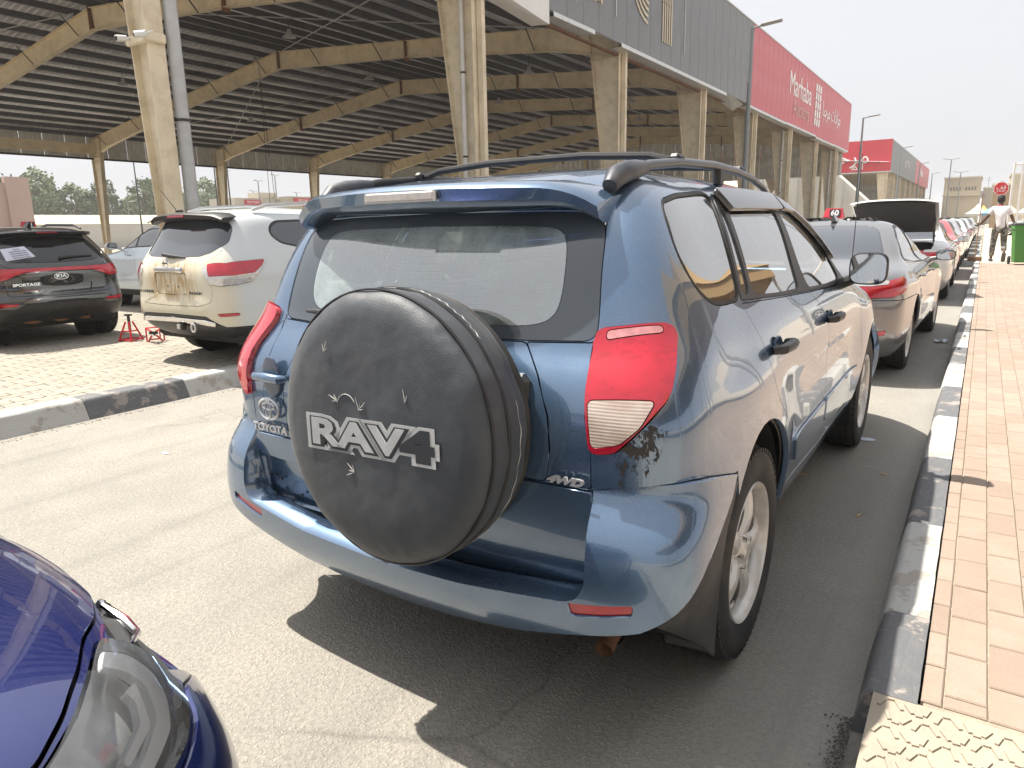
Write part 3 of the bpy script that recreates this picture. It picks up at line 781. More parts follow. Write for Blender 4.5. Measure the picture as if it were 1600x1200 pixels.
text('lettering', 'AUCTION', M_TRIM, frame((xf2 + .04, 20, 8.7), (0, 1, 0), (0, 0, 1)), 1.6, .02, root2)

# ---------------------------------------------------------------- street lamps
M_LAMPP = pm('lamp_pole_grey', (.20, .22, .23), .45, metal=.3, var=.08)
M_LAMPH = pm('lamp_head', (.30, .30, .29), .45, var=.08)
def street_lamp(loc, h, rz, label, group=None, arms=1):
    r = empty('street_lamp', loc, rz, label=label, cat='street lamp', group=group)
    MB().tube([(0, 0, 0), (0, 0, h * .4), (0, 0, h)], [.105, .09, .06], 12).build('pole', M_LAMPP, r)
    MB().box((0, 0, .02), (.36, .36, .04)).build('base_plate', M_LAMPP, r)
    for k in range(arms):
        M = rotz(math.pi * k)
        MB().tube([(0, 0, h - .04), (.35, 0, h + .03)], .035, 8, M=M).build('arm', M_LAMPP, r)
        b = MB(); b.box((.68, 0, h + .085), (.75, .26, .09), M=M @ trs(.68, 0, h + .085) @ roty(-.12) @ trs(-.68, 0, -h - .085), bev=.03); b.build('lamp_head', M_LAMPH, r)
    return r
lg = 'single arm street lamps in a row in front of the sheds'
nms = ['street lamp in front of the grey and red joint of the near sign', 'street lamp just right of the near shed, second in the row', 'street lamp before the middle of the farther grey fascia, third in the row', 'fourth street lamp in the row, before the farther shed', 'last and smallest street lamp of the row']
for k, y in enumerate((26.3, 55.3, 82.3, 108, 134)): street_lamp((-6.5, y, .0), 8.4, .15, nms[k], lg)

# ================================================================ vehicle builder
def PS(s, u, t):
    """skin point with signed u: negative u is the mirrored half, |u| > 1 carries on over the front centre"""
    u = np.asarray(u, float); a = np.abs(u); fl = u < 0
    w = a > 1; a = np.where(w, 2 - a, a); fl = fl ^ w
    p = s.P(a, t); p[..., 0] = np.where(fl, -p[..., 0], p[..., 0]); return p
def NS(s, u, t):
    u = np.asarray(u, float); a = np.abs(u); fl = u < 0
    w = a > 1; a = np.where(w, 2 - a, a); fl = fl ^ w
    p = s.N(a, t); p[..., 0] = np.where(fl, -p[..., 0], p[..., 0]); return p
def resample(P, d=.03, closed=True, rnd_=0.):
    """round the corners by Chaikin (rnd_ > 0: cut length) then subdivide"""
    P = [np.array(p, float) for p in P]
    if rnd_:
        for it in range(3):
            Q = []; n = len(P)
            for i in range(n if closed else n - 1):
                a, b = P[i], P[(i + 1) % n]; L = np.linalg.norm(b - a); c = min(.25, rnd_ / (it + 1) / max(L, 1e-6))
                Q += [a + (b - a) * c, b - (b - a) * c]
            if not closed: Q = [P[0]] + Q[1:-1] + [P[-1]]
            P = Q
    out = []; n = len(P)
    for i in range(n if closed else n - 1):
        a, b = P[i], P[(i + 1) % n]; k = max(1, int(np.linalg.norm(b - a) / d))
        for j in range(k): out.append(a + (b - a) * j / k)
    if not closed: out.append(P[-1])
    return np.array(out)
def grow(P, d):
    """move a closed 2d outline outwards by d"""
    P = np.asarray(P, float); a = np.roll(P, -1, 0); A = (P[:, 0] * a[:, 1] - a[:, 0] * P[:, 1]).sum()
    t = np.roll(P, -1, 0) - np.roll(P, 1, 0); t /= np.maximum(np.linalg.norm(t, axis=1, keepdims=True), 1e-9)
    n = np.c_[t[:, 1], -t[:, 0]] * (1 if A > 0 else -1)
    return P + n * d
MODES = {'side': ((1, 2), (.13, .97), (0, .97)), 'rear': ((0, 2), (0, .30), (0, .97)), 'front': ((0, 2), (.72, 1), (0, .97)), 'top': ((0, 1), (.0, 1), (.30, 1)), '3d': ((0, 1, 2), (0, 1), (0, 1))}
def outline(s, mode, P, rnd_=0., d=.03, g=0., sym=False, ur=None, tr=None):
    """closed outline given in a view of the car -> closed outline on its skin"""
    if mode == 'uv': return np.array(P, float)
    axes, u_, t_ = MODES[mode]
    Q = resample(P, d, True, rnd_) if not sym else resample(P, d, False, rnd_)
    if g: Q = grow(Q, g)
    uv = s.locate(Q, axes, ur or u_, tr or t_)
    if sym: uv = np.r_[uv, [(-u, t) for u, t in uv[::-1] if u > 1e-4]]
    return uv
def inside(P, pts):
    x, y = pts[:, 0], pts[:, 1]; c = np.zeros(len(pts), bool); n = len(P)
    for i in range(n):
        x0, y0 = P[i]; x1, y1 = P[(i + 1) % n]
        if y0 == y1: continue
        m = ((y0 > y) != (y1 > y)) & (x < (x1 - x0) * (y - y0) / (y1 - y0) + x0); c ^= m
    return c

class Region:
    def __init__(s, name, uv, mat, off=0., gap=.0022, skirt=.016, both=True, parent=None, label=None, void=False, merge=False, flip=False, back=True, wrap2=0.):
        s.__dict__.update(locals()); s.wrap = False
def shell(surf, regions, base, h=.04, dom=(-1, 1), tdom=(0, 1), parent=None):
    """cut the skin into parts: each triangle goes to the first region that holds it, the rest to base"""
    polys = []
    for r in regions:
        polys.append((r, np.array(r.uv), 0))
        if r.both: polys.append((r, np.array([(-u, t) for u, t in r.uv]), 1))
    if dom[1] > 1:                                        # domain crosses the front centre: mirrored half sits at 2-u
        polys = [(r, p if k == 0 else np.array([(2 + u, t) for u, t in p]), k) for r, p, k in polys]
    su, st = surf.su, surf.st
    nu = int((dom[1] - dom[0]) * su / h); nt_ = int((tdom[1] - tdom[0]) * st / h)
    us = np.linspace(dom[0], dom[1], nu + 1); ts = np.linspace(tdom[0], tdom[1], nt_ + 1)
    V = []; E = []
    for r, p, k in polys:
        n0 = len(V); q = p.copy(); q[:, 0] = np.clip(q[:, 0], *dom); q[:, 1] = np.clip(q[:, 1], *tdom)
        V += [(a * su, b * st) for a, b in q]; E += [(n0 + i, n0 + (i + 1) % len(q)) for i in range(len(q))]
    bv = np.array(V) if V else np.zeros((0, 2))
    G = np.array([(a, b) for a in us for b in ts]); g = G * (su, st)
    edge = (G[:, 0] == dom[0]) | (G[:, 0] == dom[1]) | (G[:, 1] == tdom[0]) | (G[:, 1] == tdom[1])
    if len(bv):
        keep = np.ones(len(g), bool)
        for k in range(0, len(g), 2000):
            d = np.abs(g[k:k + 2000, None, :] - bv[None]).max(2).min(1); keep[k:k + 2000] = d > h * .30
        g = g[keep | edge]
    V += [tuple(x) for x in g]
    vs, es, fs, *_ = delaunay_2d_cdt([Vector(v) for v in V], E, [], 0, 1e-6)
    vs = np.array([(v.x, v.y) for v in vs]) / (su, st); fs = np.array([f for f in fs if len(f) == 3])
    pos = PS(surf, vs[:, 0], vs[:, 1]); nrm = NS(surf, vs[:, 0], vs[:, 1])
    cen = vs[fs].mean(1)
    tri = pos[fs]; gn = np.cross(tri[:, 1] - tri[:, 0], tri[:, 2] - tri[:, 0]); area = np.linalg.norm(gn, axis=1)
    fs = fs[area > 1e-9]; cen = cen[area > 1e-9]
    owner = np.full(len(fs), -1)
    for i, (r, p, k) in enumerate(polys):
        m = (owner < 0) & inside(p, cen); owner[m] = i
    made = {}
    groups = []
    for i, (r, p, k) in enumerate(polys):
        if r.void: continue
        if r.merge and k: continue
        ids = [i] + ([i + 1] if r.merge and r.both else [])
        groups.append((r, np.isin(owner, ids), k))
    groups.append((base, owner == -1, 0))
    backs = []
    for r, m, k in groups:
        F = fs[m]
        if not len(F) or r.void: continue
        tri = pos[F]; gn = np.cross(tri[:, 1] - tri[:, 0], tri[:, 2] - tri[:, 0]); fl = (gn * nrm[F].mean(1)).sum(1) < 0
        F = F.copy(); F[fl] = F[fl][:, ::-1]
        ids = np.unique(F); mp = {a: b for b, a in enumerate(ids)}; P = pos[ids].copy(); N = nrm[ids].copy(); UV = vs[ids]
        F = np.array([[mp[a] for a in f] for f in F])
        cnt = {}
        for a, b, c in F:
            for x, y, z in ((a, b, c), (b, c, a), (c, a, b)): cnt[(x, y)] = z
        bd = [(x, y, z) for (x, y), z in cnt.items() if (y, x) not in cnt]
        # pull the border in for a real gap, then fold it inwards
        inn = np.zeros_like(P)
        for x, y, z in bd:
            e = P[y] - P[x]; e /= max(np.linalg.norm(e), 1e-9); d = P[z] - P[x]; d -= e * (d @ e); d /= max(np.linalg.norm(d), 1e-9)
            inn[x] += d; inn[y] += d
        L = np.linalg.norm(inn, axis=1); ok = L > 1e-6; inn[ok] /= L[ok, None]
        seam = (np.abs(np.abs(UV[:, 0]) - 1) < 1e-6) | (UV[:, 1] > tdom[1] - 1e-6) | (UV[:, 1] < tdom[0] + 1e-6)
        inn[seam] = 0
        if r.merge: inn[np.abs(UV[:, 0]) < 1e-6] *= 1
        P = P + inn * r.gap + N * r.off
        n = len(P); VV = [tuple(p) for p in P]; NN = [tuple(x) for x in N]; FF = [tuple(f) for f in F]
        if r.skirt:
            bs_ = sorted({x for e in bd for x in e[:2] if not seam[x]}); a1 = {}; a2 = {}
            for x in bs_:
                a1[x] = len(VV); VV.append(tuple(P[x])); NN.append(tuple(-inn[x] * .8 + N[x] * .6))
                a2[x] = len(VV); VV.append(tuple(P[x] - N[x] * r.skirt + inn[x] * .001)); NN.append(tuple(-inn[x]))
            for x, y, z in bd:
                if x in a1 and y in a1: FF.append((a1[y], a1[x], a2[x], a2[y]))
        me = bpy.data.meshes.new(r.name); me.from_pydata(VV, [], FF); me.materials.append(r.mat); me.shade_smooth()
        NA = np.array(NN); NA /= np.maximum(np.linalg.norm(NA, axis=1, keepdims=True), 1e-9)
        me.normals_split_custom_set_from_vertices([tuple(x) for x in NA])
        par = parent
        if r.parent: par = made.get((r.parent, k), made.get((r.parent, 0), parent))
        o = link(r.name, me, par)
        if r.label: o['label'] = r.label
        made.setdefault((r.name, k), o)
        if r.back: backs.append((P, N, F))
    return made, backs
def inner_skin(backs, m, parent, name='inner_trim', d=.022):
    V = []; F = []
    for P, N, T in backs:
        n = len(V); V += [tuple(p) for p in P - N * d]; F += [tuple(int(i) + n for i in f[::-1]) for f in T]
    me = bpy.data.meshes.new(name); me.from_pydata(V, [], F); me.materials.append(m); me.shade_smooth()
    return link(name, me, parent)

# ---- shared vehicle materials
M_TYRE = pm('tyre_rubber', (.018, .018, .019), .72, var=.2, vs=9, bump=.15, bs=80, dirt=((.12, .105, .085), .45, 6))
M_RIM = pm('alloy_rim', (.70, .69, .66), .34, metal=.35, var=.05, dirt=((.40, .27, .15), .42, 16))
M_RIMD = pm('dark_rim', (.10, .10, .10), .5, metal=.6)
M_WELL = pm('wheel_arch_liner', (.012, .012, .012), .85, var=.2, bump=.4, bs=120)
M_TRIMB = pm('black_trim', (.014, .014, .016), .42, var=.15, dirt=((.16, .14, .12), .16, 7))
M_RUB = pm('rubber_seal', (.012, .012, .012), .6, var=0)
M_CHR = pm('chrome', (.75, .75, .75), .10, metal=1., var=0)
t = NT('red_lens'); co = t.co('Object')
_c = t.mix(t.ramp(t.noise(co, 6, 4), .35, .7), (.40, .003, .014), (.56, .007, .030))
_s = t.ramp(t.noise(t.co('Object', (1, 1, 2.5)), 26, 4, .7, .5), .50, .62)
_c = t.mix(t.math('MULTIPLY', _s, .45), _c, (.30, .0, .008))
M_REDL = t.done(t.bsdf(_c, .20, .1, None, Coat_Weight=1., Coat_Roughness=.02, Coat_IOR=1.6))
M_REDD = pm('dark_red_lens', (.30, .004, .008), .12, var=.1, coat=1.)
t = NT('clear_lens'); co = t.co('Object'); _w = t.n('ShaderNodeTexWave'); _w.bands_direction = 'Z'; _w.inputs['Scale'].default_value = 38; t.l(co, _w.inputs[0])
_c = t.mix(t.ramp(t.noise(co, 14, 4), .35, .7), (.52, .40, .33), (.70, .60, .52)); _c = t.mix(t.math('MULTIPLY', _w.outputs[1], .18), _c, (.36, .27, .21))
M_CLRL = t.done(t.bsdf(_c, .25, .2, t.bump(_w.outputs[1], .15, .004), Coat_Weight=1., Coat_Roughness=.02))
M_BADGE = pm('badge_silver', (.62, .63, .65), .32, metal=.45, var=0)
M_AMBER = pm('amber_lens', (.60, .20, .03), .15, coat=1.)
M_SEAT = pm('seat_fabric', (.42, .38, .31), .9, var=.06, bump=.2, bs=200)
M_INT = pm('interior_plastic', (.32, .30, .27), .7, var=.06)
M_INTD = pm('dark_interior', (.03, .03, .032), .8, var=.1)
M_TINT = pm('tinted_glass', (.012, .014, .017), .04, var=0, coat=0., Specular_IOR_Level=.8)
M_TINTB = pm('reflective_dark_glass', (.03, .037, .048), .05, var=0, coat=1., Specular_IOR_Level=.9)
M_GLASS = glass('clear_glass', (.80, .88, .87), f0=.42, dirt=.20)
M_PLATE = pm('plate_white', (.75, .75, .74), .4, var=.02)

def wheel(parent, x, y, r=.36, rr=.228, w=.225, side=1, spokes=5, m_rim=None, name='wheel', rusty=False, detail=True, z=None):
    """tyre with grooved tread and an alloy rim facing side (+1 = +x)"""
    m_rim = m_rim or M_RIM
    root = empty(name, (x, y, r if z is None else z)); root.parent = parent
    M = Matrix.Rotation(math.pi / 2 * side, 4, 'Y')                  # lathe axis z -> +-x ; outer face at +z
    hw = w / 2; b = MB()
    prof = [(rr + .004, hw - .012), (rr + .018, hw - .004), (rr + .045, hw + .001), (r - .055, hw + .002), (r - .028, hw - .006), (r - .012, hw - .022), (r - .004, hw - .040)]
    for zz in (.062, .022, -.022, -.062):
        k = zz * w / .225
        prof += [(r - .001, k + .007), (r - .010, k + .005), (r - .010, k - .005), (r - .001, k - .007)]
    prof += [(r - .004, -hw + .040), (r - .012, -hw + .022), (r - .035, -hw + .004), (rr + .03, -hw), (rr, -hw + .015)]
    b.lathe(prof, 72 if detail else 32, M)
    ty = b.build('tyre', M_TYRE, root, fix=True)
    if detail:
        sb = MB(); n = 64
        for i in range(n):                                          # shoulder blocks
            a = 2 * math.pi * i / n
            for s_ in (1, -1):
                sb.box((r - .017, 0, s_ * (hw - .024)), (.012, .020, .034), M=M @ rotz(a + s_ * .02))
        sb.build('tread_blocks', M_TYRE, ty, fix=False)['kind'] = 'stuff'
    b = MB()
    b.lathe([(rr - .004, -hw + .02), (rr - .012, -hw + .03), (rr - .022, hw - .05), (rr - .012, hw - .016), (rr + .001, hw - .006), (rr + .004, hw - .012)], 48, M)
    b.lathe([(rr - .015, hw - .05), (rr - .03, hw - .06)], 48, M)
    rim = b.build('rim', m_rim, root)
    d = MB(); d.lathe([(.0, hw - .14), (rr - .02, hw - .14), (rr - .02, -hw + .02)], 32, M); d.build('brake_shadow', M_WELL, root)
    d = MB(); d.lathe([(.0, hw - .09), (.135, hw - .09), (.14, hw - .10), (.14, hw - .11), (0, hw - .11)], 28, M); d.build('brake_disc', M_RIMD, root)
    # spokes: tapered bars bulging outwards
    for i in range(spokes):
        a = 2 * math.pi * i / spokes + .3
        b = MB(); vs = []; K = 7; NC = 8
        for k in range(K):
            f = k / (K - 1); rad = .030 + (rr - .042) * f; wd = (.068 - .026 * math.sin(f * math.pi)) * (1 if spokes <= 5 else .62) + (.016 * f * f if spokes <= 5 else 0)
            zz = hw - .040 + .024 * math.sin(f * math.pi * .9) - .010 * f
            for c in range(NC):
                q = 2 * math.pi * c / NC
                vs.append((rad, math.cos(q) * wd * .62, zz - .016 + math.sin(q) * .021))
        fs = [(k * NC + c, (k + 1) * NC + c, (k + 1) * NC + (c + 1) % NC, k * NC + (c + 1) % NC) for k in range(K - 1) for c in range(NC)]
        b.add(vs, fs, M @ rotz(a), True); b.build('spoke', m_rim, rim)
    b = MB(); b.lathe([(0, hw - .012), (.028, hw - .014), (.036, hw - .022), (.058, hw - .030), (.066, hw - .05)], 24, M); b.build('hub', m_rim, rim)
    if detail:
        for i in range(5):
            b = MB(); b.lathe([(0, hw - .018), (.010, hw - .018), (.011, hw - .05)], 6, M @ rotz(2 * math.pi * (i + .5) / 5 + .3) @ trs(.050, 0, 0)); b.build('wheel_nut', M_CHR, rim)
        if False:
            for i in range(5):
                b = MB(); b.lathe([(rr - .024, hw - .052), (rr - .014, hw - .02)], 8, M, a0=2 * math.pi * i / 5 + .82, a1=2 * math.pi * i / 5 + 1.02); b.build('rust_patch', M_RUST, rim)
    return root
def arch_uv(surf, y, z, r, h=.035, zb=.15):
    P = [(y + r * math.cos(a), z + r * math.sin(a)) for a in np.linspace(-.25, math.pi + .25, 24)]
    P = [(y + r * 1.0, zb - .1)] + P + [(y - r * 1.0, zb - .1)]
    return outline(surf, 'side', P, d=.04)
def well(parent, x0, x1, y, z, r):
    b = MB(); n = 18; vs = []
    for i in range(n + 1):
        a = -.35 + (math.pi + .7) * i / n
        for x in (x0, x1): vs.append((x, y + r * math.cos(a), z + r * math.sin(a)))
    b.add(vs, [(2 * i, 2 * i + 1, 2 * i + 3, 2 * i + 2) for i in range(n)], None, True)
    b.add([(x0, y + r * math.cos(a), z + r * math.sin(a)) for a in np.linspace(0, 2 * math.pi, 20, endpoint=False)], [tuple(range(20))])
    return b.build('wheel_well', M_WELL, parent, fix=False)
def seat(parent, x, y, z=.62, m=None, w=.50, name='seat'):
    m = m or M_SEAT
    b = MB(); b.box((x, y, z), (w, .52, .16), bev=.05); s = b.build(name, m, parent)
    b = MB(); b.box((x, y - .28, z + .34), (w - .04, .14, .60), rot=rotx(.18), bev=.05); b.build('backrest', m, s)
    b = MB(); b.box((x, y - .37, z + .74), (.26, .10, .18), rot=rotx(.12), bev=.045); b.build('headrest', m, s)
    return s

# ================================================================ the light blue off-roader
PB = paint('light_blue_metallic', (.082, .152, .258), .60, .25, dust=.12, wob=.02)
M_FRIT = pm('glass_black_border', (.062, .078, .095), .10, var=.1, coat=1.)
M_CANV = NT('cover_vinyl'); _co = M_CANV.co('Object')
_b = M_CANV.mix(M_CANV.ramp(M_CANV.noise(_co, 2.5, 5, .6), .3, .75), (.032, .038, .047), (.056, .065, .078))
_b = M_CANV.mix(M_CANV.math('MULTIPLY', M_CANV.ramp(M_CANV.noise(_co, 9, 6, .7), .5, .8), .35), _b, (.13, .135, .14))
_n = M_CANV.bump(M_CANV.noise(M_CANV.co('Object', (1, 1, 1)), 320, 2), .35, .003)
_n = M_CANV.bump(M_CANV.noise(_co, 4, 3), .45, .04, _n)
M_CANV = M_CANV.done(M_CANV.bsdf(_b, .52, 0, _n, Sheen_Weight=.1))
M_SILV = pm('silver_print', (.50, .51, .51), .55, var=.10, vs=20, dirt=((.2, .2, .2), .3, 14))
M_DPRINT = pm('dark_print', (.028, .032, .038), .5, var=.1)

def rail_bar(b, pts, r, seg=10): b.tube(pts, r, seg)

def build_rav():
    s = RAV
    root = empty('offroad_car', (0, 0, 0), label='light blue metallic off-road car in front, black round spare wheel cover on its tailgate', cat='car')
    Rg = []
    # --- tail lamps
    lamp = [(.602, -.590, 1.166), (.70, -.56, 1.176), (.768, -.523, 1.184), (.789, -.513, 1.158), (.805, -.563, 1.083), (.814, -.62, 1.012), (.779, -.670, .952), (.724, -.692, .890), (.703, -.695, .872), (.640, -.70, .864), (.617, -.683, 1.0), (.607, -.64, 1.08)]
    clr = [(.630, -.688, .997), (.790, -.652, 1.005), (.765, -.68, .945), (.718, -.695, .900), (.648, -.702, .884)]
    top = [(.635, -.585, 1.158), (.745, -.53, 1.166), (.75, -.535, 1.148), (.638, -.60, 1.138)]
    lampl = [(.63, -.588, 1.160), (.70, -.56, 1.172), (.765, -.523, 1.18), (.787, -.515, 1.155), (.803, -.563, 1.083), (.812, -.62, 1.01), (.80, -.66, .955), (.765, -.688, .90), (.735, -.693, .865), (.70, -.70, .862), (.715, -.695, .95), (.70, -.675, 1.02), (.665, -.63, 1.09)]
    Rg.append(Region('clear_lens', outline(s, '3d', clr, .008, .015), M_CLRL, .016, 0, 0, both=False, back=False, parent='tail_lamp'))
    Rg.append(Region('lens_top_strip', outline(s, '3d', top, .006, .015), pm('pale_pink_lens', (.62, .26, .27), .3, coat=1., var=.2, vs=60), .0165, 0, 0, both=False, back=False, parent='tail_lamp'))
    Rg.append(Region('tail_lamp', outline(s, '3d', lamp, .014, .015), M_REDL, .016, .003, .05, both=False))
    Rg = [Rg[2]] + Rg[:2]                                              # placed after; order handled below
    lampr = Rg[0]; Rg = Rg[1:] + [lampr]
    luv = outline(s, '3d', lampl, .03, .015); luv[:, 0] *= -1
    Rg.append(Region('tail_lamp', luv, M_REDL, .016, .003, .05, both=False))
    # --- rear glass with its black border
    inner = [(0, 1.435), (.30, 1.432), (.44, 1.425), (.475, 1.38), (.488, 1.25), (.47, 1.185), (.40, 1.163), (.2, 1.158), (0, 1.158)]
    outer = [(0, 1.475), (.40, 1.47), (.555, 1.462), (.578, 1.40), (.602, 1.20), (.603, 1.135), (.40, 1.125), (0, 1.122)]
    Rg.append(Region('rear_glass', outline(s, 'rear', inner, .03, sym=True), glass('rear_window_glass', (.82, .93, .94), f0=.40, dirt=.75, veil_col=(.60, .72, .74)), -.003, 0, 0, both=False, back=False))  # bright view and sky reflection painted into the pane as its pale dirt colour
    Rg.append(Region('glass_border', outline(s, 'rear', outer, .02, sym=True), M_FRIT, -.003, .002, .01, both=False))
    # --- tailgate
    fld = [(-.690, .645), (-.40, .645), (-.40, .475), (-.69, .475)]
    puv = outline(s, 'rear', [(-a, z) for a, z in fld], .01); puv[:, 0] *= -1
    Rg.append(Region('plate_recess', puv, PB, -.012, .001, .002, both=False))
    guv = outline(s, 'rear', [(.690, .735), (.44, .735), (.40, .70), (.40, .655), (.69, .655)], .012); guv[:, 0] *= -1
    Rg.append(Region('plate_garnish', guv, PB, .014, .001, .016, both=False))
    Rg.append(Region('tailgate', outline(s, 'rear', [(0, 1.118), (.40, 1.121), (.47, 1.04), (.515, .95), (.524, .86), (.512, .768), (.40, .764), (0, .762)], .008, sym=True), PB, 0, .002, .02, both=False))
    Rg.append(Region('tailgate_side', outline(s, 'rear', [(.40, 1.121), (.600, 1.131), (.602, 1.15), (.609, 1.05), (.622, .95), (.640, .86), (.642, .768), (.512, .768), (.524, .86), (.515, .95), (.47, 1.04)], .006), PB, -.001, .002, .02))
    tl_ = outline(s, '3d', [(.61, -.61, 1.128), (.66, -.63, 1.09), (.70, -.675, 1.02), (.715, -.695, .95), (.70, -.70, .862), (.70, -.705, .768), (.60, -.71, .768), (.60, -.71, .90), (.60, -.66, 1.05)], .004); tl_[:, 0] *= -1
    Rg.append(Region('tailgate_side', tl_, PB, -.001, .001, .02, both=False))
    _ra = s.locate(resample(np.array([(0, .758), (.60, .761), (.642, .759), (.652, .62), (.650, .48), (.60, .45), (0, .43)]), .03, False), (0, 2), (0, .3), (0, 1)); _la = s.locate(resample(np.array([(0, .758), (.60, .761), (.70, .759), (.708, .62), (.705, .48), (.60, .45), (0, .43)]), .03, False), (0, 2), (0, .3), (0, 1))
    Rg.append(Region('tailgate_lower', np.r_[_ra, [(-u, t) for u, t in _la[::-1]]], PB, .004, .002, .03, both=False))
    # --- side windows
    q = [(-.30, 1.488), (-.13, 1.508), (.20, 1.522), (.245, 1.518), (.235, 1.47), (.15, 1.40), (.125, 1.27), (.065, 1.193), (-.15, 1.197), (-.25, 1.215), (-.325, 1.265), (-.365, 1.36)]
    q = [(-.30, 1.482), (-.13, 1.505), (.13, 1.520), (.205, 1.520), (.165, 1.47), (.115, 1.37), (.085, 1.27), (.050, 1.197), (-.15, 1.200), (-.25, 1.216), (-.325, 1.265), (-.36, 1.36)]
    sl = [(.255, 1.485), (.222, 1.38), (.196, 1.27), (.172, 1.195), (.098, 1.198), (.125, 1.27), (.165, 1.38), (.205, 1.47)]
    rw = [(.292, 1.468), (.50, 1.477), (.965, 1.483), (.905, 1.33), (.872, 1.23), (.855, 1.160), (.50, 1.172), (.208, 1.190), (.232, 1.27), (.262, 1.38)]
    fw = [(1.04, 1.488), (1.26, 1.478), (1.40, 1.44), (1.58, 1.36), (1.74, 1.25), (1.80, 1.14), (1.63, 1.128), (1.02, 1.150), (.995, 1.23), (1.00, 1.33)]
    for nm, P in (('quarter_window', q), ('door_window', sl), ('door_window', rw), ('door_window', fw)):
        Rg.append(Region(nm, outline(s, 'side', P, .02), M_GLASS, -.004, 0, 0, back=False))
    Rg.append(Region('window_frame', outline(s, 'side', q, .03, g=.012), M_RUB, .001, .001, .008))
    fr = [(.245, 1.525), (.50, 1.525), (1.10, 1.525), (1.28, 1.508), (1.45, 1.45), (1.64, 1.36), (1.82, 1.24), (1.95, 1.125), (1.63, 1.112), (1.02, 1.134), (.50, 1.158), (.06, 1.184), (.10, 1.28), (.135, 1.37), (.19, 1.47)]
    Rg.append(Region('window_frame', outline(s, 'side', fr, .008), M_TRIMB, .002, .001, .010))
    # --- wheel openings, doors, sills, fender, hood, windscreen
    Rg.append(Region('arch', arch_uv(s, 0, .375, .435), PB, void=True)); Rg.append(Region('arch', arch_uv(s, 2.66, .375, .435), PB, void=True))
    seam3 = np.array([(.642, -.70, .764), (.70, -.694, .778), (.765, -.68, .789), (.82, -.65, .798), (.866, -.585, .797), (.890, -.50, .784), (.903, -.42, .767), (.908, -.343, .748)])
    _sv = s.locate(resample(seam3, .025, False), (0, 1, 2), (.08, .5), (0, 1)); _ub = np.r_[[(0, _sv[0, 1])], _sv, [(_sv[-1, 0] + .004, _sv[-1, 1]), (_sv[-1, 0] + .004, .0), (0, .0)]]
    Rg.append(Region('under_bumper', _ub, PB, void=True))
    Rg.append(Region('side_moulding', outline(s, 'side', [(.58, .60), (1.22, .615), (1.22, .50), (.64, .485)], .01), PB, .010, .001, .010))
    Rg.append(Region('side_moulding', outline(s, 'side', [(1.27, .615), (2.16, .62), (2.13, .51), (1.27, .50)], .01), PB, .010, .001, .010))
    Rg.append(Region('rear_door', outline(s, 'side', [(.052, 1.176), (.090, 1.11), (.131, 1.054), (.142, .98), (.140, .905), (.20, .84), (.32, .75), (.43, .64), (.50, .52), (.56, .42), (1.235, .40), (1.245, .80), (1.235, .95), (1.12, 1.08), (1.012, 1.130), (.50, 1.153)], .008), PB, 0, .0025, .02))
    Rg.append(Region('front_door', outline(s, 'side', [(1.012, 1.130), (1.12, 1.08), (1.235, .95), (1.245, .80), (1.235, .40), (2.20, .40), (2.24, .55), (2.24, .90), (2.20, 1.03), (2.02, 1.10), (1.63, 1.108)], .008), PB, 0, .0025, .02))
    Rg.append(Region('windscreen', outline(s, 'front', [(0, 1.515), (.45, 1.505), (.545, 1.46), (.64, 1.33), (.715, 1.20), (.70, 1.15), (0, 1.145)], .02, sym=False), M_GLASS, 0, 0, 0, back=False))
    Rg.append(Region('front_under', outline(s, 'front', [(0, .72), (.95, .70), (.95, .1), (0, .1)]), PB, void=True))
    Rg.append(Region('hood', outline(s, 'top', [(0, 2.40), (.66, 2.36), (.70, 2.7), (.66, 3.1), (.58, 3.33), (.3, 3.42), (0, 3.44)], .01, tr=(.36, .6)), PB, .002, .0025, .02))
    Rg.append(Region('headlamp', outline(s, '3d', [(.55, 3.38, .86), (.80, 3.15, .90), (.86, 2.98, .95), (.84, 3.2, .78), (.6, 3.45, .74)], .02), M_CLRL, .003, .002, .02))
    base = Region('body_shell', [], PB, 0, .002, .02)
    made, backs = shell(s, Rg, base, h=.042, parent=root)
    inner_skin(backs, M_INT, root, 'interior_trim', .03)
    # --- bumpers: own skins
    def bhalf(rb, low):
        uvr = BUM.locate(resample(np.array(rb), .025, False, .008), (0, 2), (0, .18), (0, 1))
        edge = np.array([(.916, -.352, .750), (.924, -.417, .701), (.927, -.485, .664), (.925, -.549, .626), (.920, -.605, .588), (.912, -.660, .543), (.883, -.711, .493), (.845, -.730, .462), (.802, -.744, .432), (.725, -.753, .405), (.625, -.757, .377), (.411, -.748, .322), (.182, -.731, .290), (0, -.73, .280)])
        uve = BUM.locate(resample(edge, .025, False), (0, 1, 2), (0, .5), (0, 1))
        uvt = BUM.locate(resample(seam3, .025, False), (0, 1, 2), (.10, .45), (0, 1))
        return np.r_[uvr[::-1], uvt, uve]
    lo_ = None
    hr = bhalf([(.642, .762), (.655, .62), (.656, .53), (.635, .492), (.60, .478), (.27, .447), (0, .440)], lo_)
    hl = bhalf([(.705, .776), (.712, .62), (.708, .55), (.690, .510), (.66, .495), (.39, .455), (0, .440)], lo_)
    rf = [(.61, .474), (.70, .488), (.785, .506), (.782, .478), (.70, .456), (.62, .440)]
    cut = np.r_[hr, [(-u, t) for u, t in hl[::-1]]]
    bm_m, _ = shell(BUM, [Region('reflector', outline(BUM, 'rear', rf, .004, .012), M_REDL, -.008, .001, .012, back=False, parent='rear_bumper'), Region('rear_bumper', cut, PB, .0, .0015, .095, both=False)],
                    Region('x', [], PB, void=True), h=.04, dom=(-.5, .5), parent=root)
